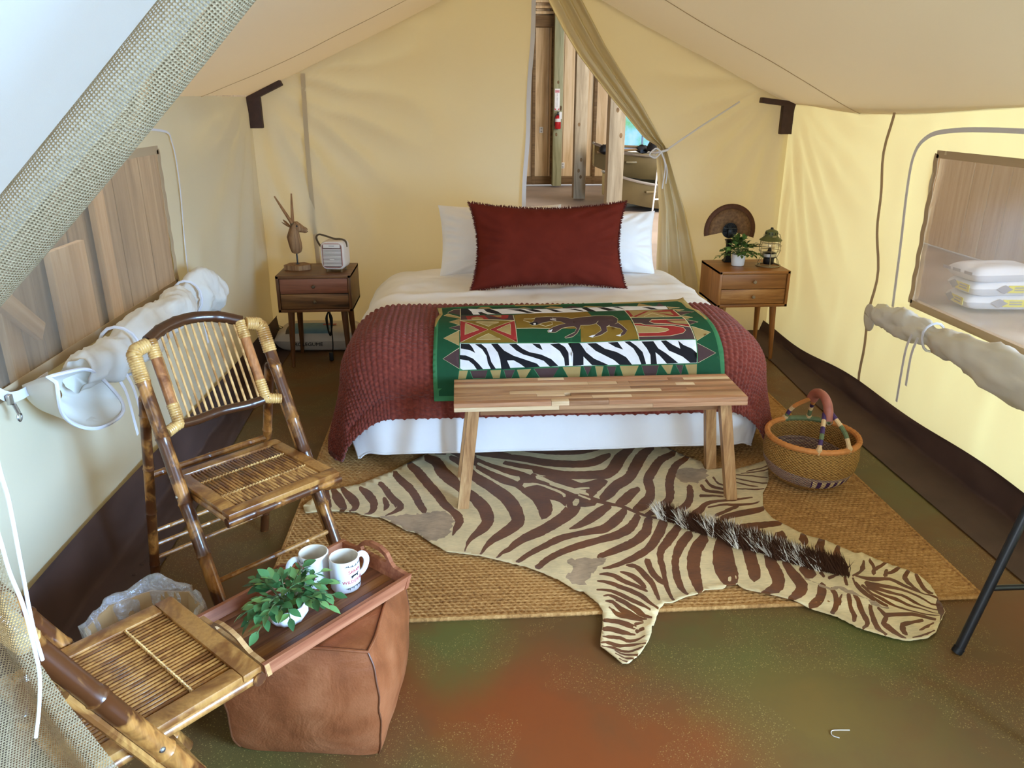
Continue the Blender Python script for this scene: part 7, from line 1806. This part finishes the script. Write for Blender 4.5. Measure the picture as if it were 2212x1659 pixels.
# ================================================================== lined waste bin
CARD = plain('pale_bin_board', srgb(178, 142, 98), .6, var=.1, scale=14)
def plastic():
    m = NT('clear_bag_plastic'); v = m.coord(); n = m.noise(v, 26, 4, .6, 1.5)
    tr = m.n('ShaderNodeBsdfTransparent'); gl = m.n('ShaderNodeBsdfGlossy'); df = m.n('ShaderNodeBsdfDiffuse'); gl.inputs['Roughness'].default_value = .1; df.inputs[0].default_value = (.85, .86, .9, 1)
    bp = m.n('ShaderNodeBump'); bp.inputs['Strength'].default_value = .9; bp.inputs['Distance'].default_value = .02; m.link(n, bp.inputs['Height']); m.link(bp.outputs[0], gl.inputs['Normal'])
    a = m.n('ShaderNodeMixShader'); m.link(m.math('MULTIPLY', n, .45), a.inputs[0]); m.link(tr.outputs[0], a.inputs[1]); m.link(df.outputs[0], a.inputs[2])
    b = m.n('ShaderNodeMixShader'); b.inputs[0].default_value = .22; m.link(a.outputs[0], b.inputs[1]); m.link(gl.outputs[0], b.inputs[2]); m.link(b.outputs[0], m.out.inputs[0]); return m.mat
t = thing('waste_bin', 'pale eight-sided bin lined with a clear plastic bag behind the chair', 'bin', (-.885, 1.815, 0), .25)
def octo(r, k): a = 2 * PI * k / 8; return (r * 1.12 * math.cos(a), r * math.sin(a))
for k in range(8):
    m2 = MB(); b0, b1 = octo(.105, k), octo(.105, k + 1); t0, t1 = octo(.135, k), octo(.135, k + 1)
    f = lambda p, q: (p[0] * q, p[1] * q)
    V = [(*b0, .005), (*b1, .005), (*t1, .275), (*t0, .275)] + [(*f(b0, .95), .01), (*f(b1, .95), .01), (*f(t1, .955), .275), (*f(t0, .955), .275)]
    m2.add(V, [(0, 1, 2, 3), (5, 4, 7, 6), (3, 2, 6, 7), (0, 4, 5, 1), (0, 3, 7, 4), (1, 5, 6, 2)]); obj('side_panel', m2, CARD, t, smooth=False)
m2 = MB(); m2.plate([octo(.105, k) for k in range(8)], .002, .01); obj('base', m2, CARD, t, smooth=False)
m2 = MB(); n = 96; rings = [(.90, .06), (.93, .16), (.945, .26), (.97, .292), (1.01, .296), (1.045, .285), (1.05, .255), (1.045, .20), (1.05, .16)]
A = np.linspace(0, 2 * PI, n, endpoint=False)
Xs, Ys, Zs = [], [], []
for i, (q, z) in enumerate(rings):
    base = .118 + .018 * min(1, z / .27)
    oc = base / np.cos((A % (PI / 4)) - PI / 8) * math.cos(PI / 8)
    rr = oc * (q + .03 * vnoise(A * 6, A * 0 + i * .6, 3) + .015 * vnoise(A * 15, A * 0 + i, 7)); Xs.append(rr * 1.12 * np.cos(A)); Ys.append(rr * np.sin(A)); Zs.append(z + .012 * vnoise(A * 5, A * 0 + i * .7, 5) + (.03 * np.exp(-((A - 1.4) / .35) ** 2) if 3 <= i <= 5 else 0))
m2.grid(np.array(Xs), np.array(Ys), np.array(Zs), closed_u=True); obj('liner', m2, plastic(), t, angle=None)

# ================================================================== black folding rack cut by the right edge
t = thing('folding_rack', 'black tubular metal rack leg at the right edge of the picture', 'rack', (1.75, 1.95, 0))
def rl(a, b, nm='leg', r=.0145):
    m2 = MB(); m2.tube([a, b], r, 12); q = obj(nm, m2, BLACK, t); return q
f1 = Vector((-.248, -.097, .0)); f2 = f1 + Vector((.191, .063, .60))
rl(f1, f2); rl(f1 + Vector((0, -.42, 0)), f2 + Vector((0, -.42, 0)))
g1 = Vector((.22, -.06, 0)); g2 = Vector((.05, .0, .60))
rl(g1, g2); rl(g1 + Vector((0, -.42, 0)), g2 + Vector((0, -.42, 0)))
c1 = f1.lerp(f2, .36); rl(c1, c1 + Vector((.30, .0, .0)), 'crossbar', .009)
rl(f2, f2 + Vector((0, -.42, 0)), 'top_bar'); 
for p in (f1,):
    m2 = MB(); m2.tube([p + Vector((-.004, 0, .001)), p.lerp(f2, .03)], [.0155, .0165], 12); obj('foot_cap', m2, BLACKP, t)

# ================================================================== rolled window flaps
def roll(name, label, P, R_, seed, mat, ties, sq=.8):
    t = thing(name, label, 'canvas roll')
    S = spline(P, 14); n = 36; N = len(S); rr = np.interp(np.linspace(0, 1, N), np.linspace(0, 1, len(R_)), R_)
    A = np.linspace(0, 2 * PI, n, endpoint=False); m2 = MB(); X = []; Y = []; Z = []
    for i, p in enumerate(S):
        f_ = i / (N - 1); w = vnoise(A * 1.5 + 3, A * 0 + i * .25, seed) * .16 + vnoise(A * 3, A * 0 + i * .8, seed + 1) * .08 - .16 * np.abs(vnoise(A * 2.2 + f_ * 9, A * 0 + i * .12, seed + 4)) + .10 * np.sin(A * 2 + f_ * 14) - sum(.30 * math.exp(-((f_ - g) / .035) ** 2) for g in ties)
        q = rr[i] * (1 + w); X.append(p[0] + q * np.cos(A) * sq); Y.append(np.full(n, p[1]) + .0 * q); Z.append(p[2] + q * np.sin(A))
    m2.grid(np.array(X), np.array(Y), np.array(Z), closed_u=True)
    for e in (0, -1):
        c = S[e]; o = len(m2.v); m2.v.append((c[0], c[1] + (.03 if e else -.005), c[2])); base = 0 if e == 0 else (N - 1) * n
        for k in range(n): m2.f.append((base + k, base + (k + 1) % n, o)); m2.m.append(0)
    obj('rolled_cloth', m2, mat, t, angle=None)
    for f in ties:
        i = int(f * (N - 1)); c = S[i]; q = rr[i] * 1.04
        m2 = MB(); m2.tube([(c[0] + q * math.cos(a) * sq, c[1] + .004 * math.sin(3 * a), c[2] + q * math.sin(a)) for a in np.linspace(0, 2 * PI, 17)[:-1]], .006, 6, closed=True); obj('tie', m2, TAPE, t)
    return t, S, rr
tl, S, rr = roll('rolled_flap', 'white canvas flap rolled below the left window', [(-1.24, 2.40, .78), (-1.24, 2.65, .755), (-1.235, 2.95, .76), (-1.235, 3.25, .765), (-1.24, 3.45, .77), (-1.22, 3.62, .755), (-1.21, 3.78, .72)], [.06, .08, .09, .095, .09, .085, .07, .10, .115, .07], 31, CANVAS_WHITE, (.22, .70))
ti = (1, 0, 0)
for y, z0, L in ((2.62, .66, .20), (2.68, .66, .16), (2.94, .70, .22), (3.5, .70, .16)):
    ribbon('tie_tail', spline([(-1.21, y, z0 + .03), (-1.20, y + .02, z0 - .04), (-1.195, y + .035, z0 - L)], 5), .016, (1, 0, 0), TAPE, tl)
# the loose mouth of the flap near the zip
mo = [(2.144, .864), (2.23, .85), (2.327, .825), (2.43, .78), (2.51, .72), (2.545, .66), (2.53, .615), (2.46, .600), (2.36, .612), (2.276, .66), (2.20, .73), (2.155, .797)]
mo = [(float(p[0]), float(p[1])) for p in spline(mo + mo[:1], 4)[:-1]]; nm_ = len(mo); cy_, cz_ = 2.37, .735
m2 = MB(); rows_ = []
for k_, x_, nz_ in ((.25, -1.30, .0), (.55, -1.285, .012), (.82, -1.235, .012), (.97, -1.195, .004), (1.0, -1.185, 0), (.97, -1.20, .004), (.80, -1.25, .010), (.55, -1.32, 0)):
    w_ = vnoise(np.arange(nm_) * .35, np.zeros(nm_) + k_ * 7, 9) * nz_
    rows_.append([(x_ + .02 * math.sin(i * .3) * (k_ > .9) + float(w_[i]), cy_ + (y - cy_) * k_, cz_ + (z - cz_) * k_ + float(w_[i])) for i, (y, z) in enumerate(mo)])
A = np.array(rows_); m2.grid(A[..., 0], A[..., 1], A[..., 2], closed_u=True)
obj('open_end', m2, CANVAS_WHITE, tl, angle=None)
e = MB(); e.tube([tuple(p) for p in rows_[4]], .006, 6, closed=True); obj('bound_edge', e, TAPE, tl)
ribbon('zip_strip', spline([(-1.33, 1.95, 1.10), (-1.325, 2.05, .93), (-1.31, 2.16, .80), (-1.29, 2.34, .80)], 6), .03, (1, 0, 0), TAPE, tl)
m2 = MB(); m2.rbox((-1.30, 2.14, .80), (.012, .02, .03), .004); m2.tube([(-1.295, 2.145, .785), (-1.29, 2.15, .755)], .006, 8); m2.tube([(-1.29 , 2.15 + .01 * math.cos(a), .742 + .012 * math.sin(a)) for a in np.linspace(0, 2 * PI, 13)[:-1]], .003, 6, closed=True); obj('zip_pull', m2, STEEL, tl)
tr_, S, rr = roll('rolled_flap', 'white canvas flap rolled below the right window', [(2.16, 3.78, .565), (2.14, 3.66, .575), (2.13, 3.45, .585), (2.13, 3.22, .595), (2.12, 2.9, .60), (2.12, 2.4, .60), (2.12, 1.6, .60)], [.045, .065, .07, .06, .07, .095, .10, .10], 51, CANVAS_WHITE, (.50,))
for y, L in ((3.24, .24), (3.29, .34)):
    ribbon('tie_tail', spline([(2.07, y, .59), (2.06, y + .01, .50), (2.065, y + .015, .59 - L)], 5), .016, (-1, 0, 0), TAPE, tr_)
m2 = MB(); a = np.linspace(0, 2 * PI, 24); 
U, V = np.meshgrid(np.linspace(0, 2 * PI, 25), np.linspace(0, 1, 5)); m2.grid(2.15 + .05 * V * np.cos(U) * .4 - .03, 3.77 + .09 * V * np.cos(U), .54 + .07 * V * np.sin(U)); o = obj('round_end', m2, CANVAS_WHITE, tr_, angle=None); sm = o.modifiers.new('t', 'SOLIDIFY'); sm.thickness = .004

# ================================================================== tent door at the camera: canvas leaf and mesh screen
def mesh_mat():
    m = NT('screen_mesh'); uv = m.n('ShaderNodeUVMap'); uv.uv_map = 'UVMap'
    sp = m.n('ShaderNodeSeparateXYZ'); m.link(uv.outputs[0], sp.inputs[0])
    cell = 1.0
    fu = m.math('SUBTRACT', m.math('FRACT', sp.outputs[0]), .5); fv = m.math('SUBTRACT', m.math('FRACT', sp.outputs[1]), .5)
    au = m.math('ABSOLUTE', fu); av = m.math('ABSOLUTE', fv)
    hole = m.math('MULTIPLY', m.math('LESS_THAN', au, .27), m.math('LESS_THAN', av, .27))
    n = m.noise(uv.outputs[0], .6, 3)
    c = m.ramp(n, [(.3, srgb(136, 120, 92)), (.7, srgb(160, 143, 114))])
    d = m.n('ShaderNodeBsdfDiffuse'); t_ = m.n('ShaderNodeBsdfTranslucent'); mx = m.n('ShaderNodeMixShader'); mx.inputs[0].default_value = .2
    m.link(c, d.inputs[0]); m.link(c, t_.inputs[0]); m.link(d.outputs[0], mx.inputs[1]); m.link(t_.outputs[0], mx.inputs[2])
    bp = m.n('ShaderNodeBump'); bp.inputs['Strength'].default_value = .5; bp.inputs['Distance'].default_value = .0008
    m.link(m.math('ADD', m.math('COSINE', m.math('MULTIPLY', fu, 2 * PI)), m.math('COSINE', m.math('MULTIPLY', fv, 2 * PI))), bp.inputs['Height']); m.link(bp.outputs[0], d.inputs['Normal'])
    tr = m.n('ShaderNodeBsdfTransparent'); m2_ = m.n('ShaderNodeMixShader'); m.link(m.math('MULTIPLY', hole, .95), m2_.inputs[0]); m.link(mx.outputs[0], m2_.inputs[1]); m.link(tr.outputs[0], m2_.inputs[2]); m.link(m2_.outputs[0], m.out.inputs[0])
    return m.mat
SCREEN = mesh_mat()
def sheet_uv(name, X, Y, Z, mat, parent=None, cell=.0036):
    m2 = MB(); m2.grid(X, Y, Z); o = obj(name, m2, mat, parent, angle=None)
    P = np.stack([X, Y, Z], -1)
    lu = np.concatenate([np.zeros((X.shape[0], 1)), np.cumsum(np.linalg.norm(np.diff(P, axis=1), axis=-1), 1)], 1)
    lv = np.concatenate([np.zeros((1, X.shape[1])), np.cumsum(np.linalg.norm(np.diff(P, axis=0), axis=-1), 0)], 0)
    uvl = o.data.uv_layers.new(name='UVMap')
    idx = np.empty(len(o.data.loops), int); o.data.loops.foreach_get('vertex_index', idx)
    uv = np.stack([lu.ravel()[idx] / cell, lv.ravel()[idx] / cell], -1); uvl.data.foreach_set('uv', uv.ravel())
    return o
DOORW = canvas_mat('door_canvas', (0.66, 0.68, 0.68, 1), .35, tcol=(0.66, 0.70, 0.74, 1))
door = thing('tent_door', 'white canvas door leaf and mesh screen pulled aside at the left', 'tent door')
# line of the gathered screen: from the ridge down to the tie at the left, then spreading to the floor
YD = .80
A_ = np.array([.02, YD, 1.90]); 
def seg(t):
    # right-hand rim of the screen, top to tie
    return np.array([.007 - .62 * t, YD + .02 * t, 1.886 - .604 * t - .012 * math.sin(t * PI)])
nv, nu = 70, 40
X = np.zeros((nv, nu)); Y = np.zeros((nv, nu)); Z = np.zeros((nv, nu))
for i in range(nv):
    t_ = i / (nv - 1); p = seg(t_)
    nx_ = np.array([-.70, 0, .62]); nx_ = nx_ / np.linalg.norm(nx_)     # away from the rim, up to the left
    nx_ = np.array([-.746, 0, .666]) * -1 if False else np.array([-.70, 0, .716])
    wdt = .056 + .006 * t_
    for j in range(nu):
        s = j / (nu - 1); a = -PI * .75 + s * PI * 1.72
        X[i, j] = p[0] + nx_[0] * wdt * (1 - math.cos(a)) / 2 * 1.0; Z[i, j] = p[2] + nx_[2] * wdt * (1 - math.cos(a)) / 2 * 1.0
        Y[i, j] = p[1] - .05 * math.sin(a) * (1 - .3 * t_) + .006 * math.sin(s * 9 + t_ * 5)
sheet_uv('screen_fold', X, Y, Z, SCREEN, door)
# canvas leaf behind the screen
u = np.linspace(0, 1, 50); v = np.linspace(0, 1, 50); U, V = np.meshgrid(u, v)
rx = .02 - .62 * V - .033; rz = 1.873 - .604 * V + .034
X = rx - U * (.95 - .45 * V); Z = rz + U * .55 * (1 - V) - U * V * .35 + .25 * U * V; Y = YD + .03 + .05 * U + .012 * vnoise(U * 3, V * 4, 3) + .01 * np.sin(U * 6 + V * 2)
m2 = MB(); m2.grid(X, Y, Z); obj('canvas_leaf', m2, DOORW, door, angle=None)
# lower skirt of the screen hanging below the tie
nv, nu = 60, 60; U, V = np.meshgrid(np.linspace(0, 1, nu), np.linspace(0, 1, nv))
zt = 1.22 - 1.2 * V
xr = np.interp(-zt, [-1.3, -1.22, -1.129, -1.05, -.948, -.873, -.744, -.3, 0], [-.60, -.58, -.555, -.551, -.545, -.520, -.470, -.30, -.20])
xl = -.62 - .30 * V
X = xl + (xr - xl) * U; Y = YD + .04 + .025 * np.sin(U * 11 + .8) * smoothstep(0, .4, V) + .012 * np.sin(U * 5 + V * 4); 
sheet_uv('screen_skirt', X, Y, zt, SCREEN, door)
# cords
CORD1 = [(-0.476, 0.74, 1.306), (-0.476, 0.74, 1.244), (-0.475, 0.74, 1.21), (-0.479, 0.74, 1.134), (-0.483, 0.74, 1.057), (-0.482, 0.74, 1.009)]
CORD2 = [(-0.49, 0.73, 1.218), (-0.487, 0.73, 1.172), (-0.486, 0.73, 1.132), (-0.481, 0.73, 1.088), (-0.481, 0.73, 1.033), (-0.483, 0.73, 0.996), (-0.493, 0.73, 0.95), (-0.505, 0.73, 0.909)]
for k, pts in enumerate((CORD1, CORD2)):
    m2 = MB(); m2.tube(spline(pts, 6), .0021, 8); obj('cord', m2, plain('white_cord%d' % k, srgb(226, 228, 236), .6, var=.03), door)

# loose thread on the floor
m2 = MB(); m2.tube(spline([(.98, 1.545, .0015), (.965, 1.555, .0015), (.97, 1.57, .002), (.99, 1.572, .0015), (1.02, 1.57, .0015)], 6), .0011, 5)
tag(obj('thread', m2, plain('white_thread', srgb(220, 214, 206), .7)), 'short white thread lying on the bare floor at the front', 'thread')
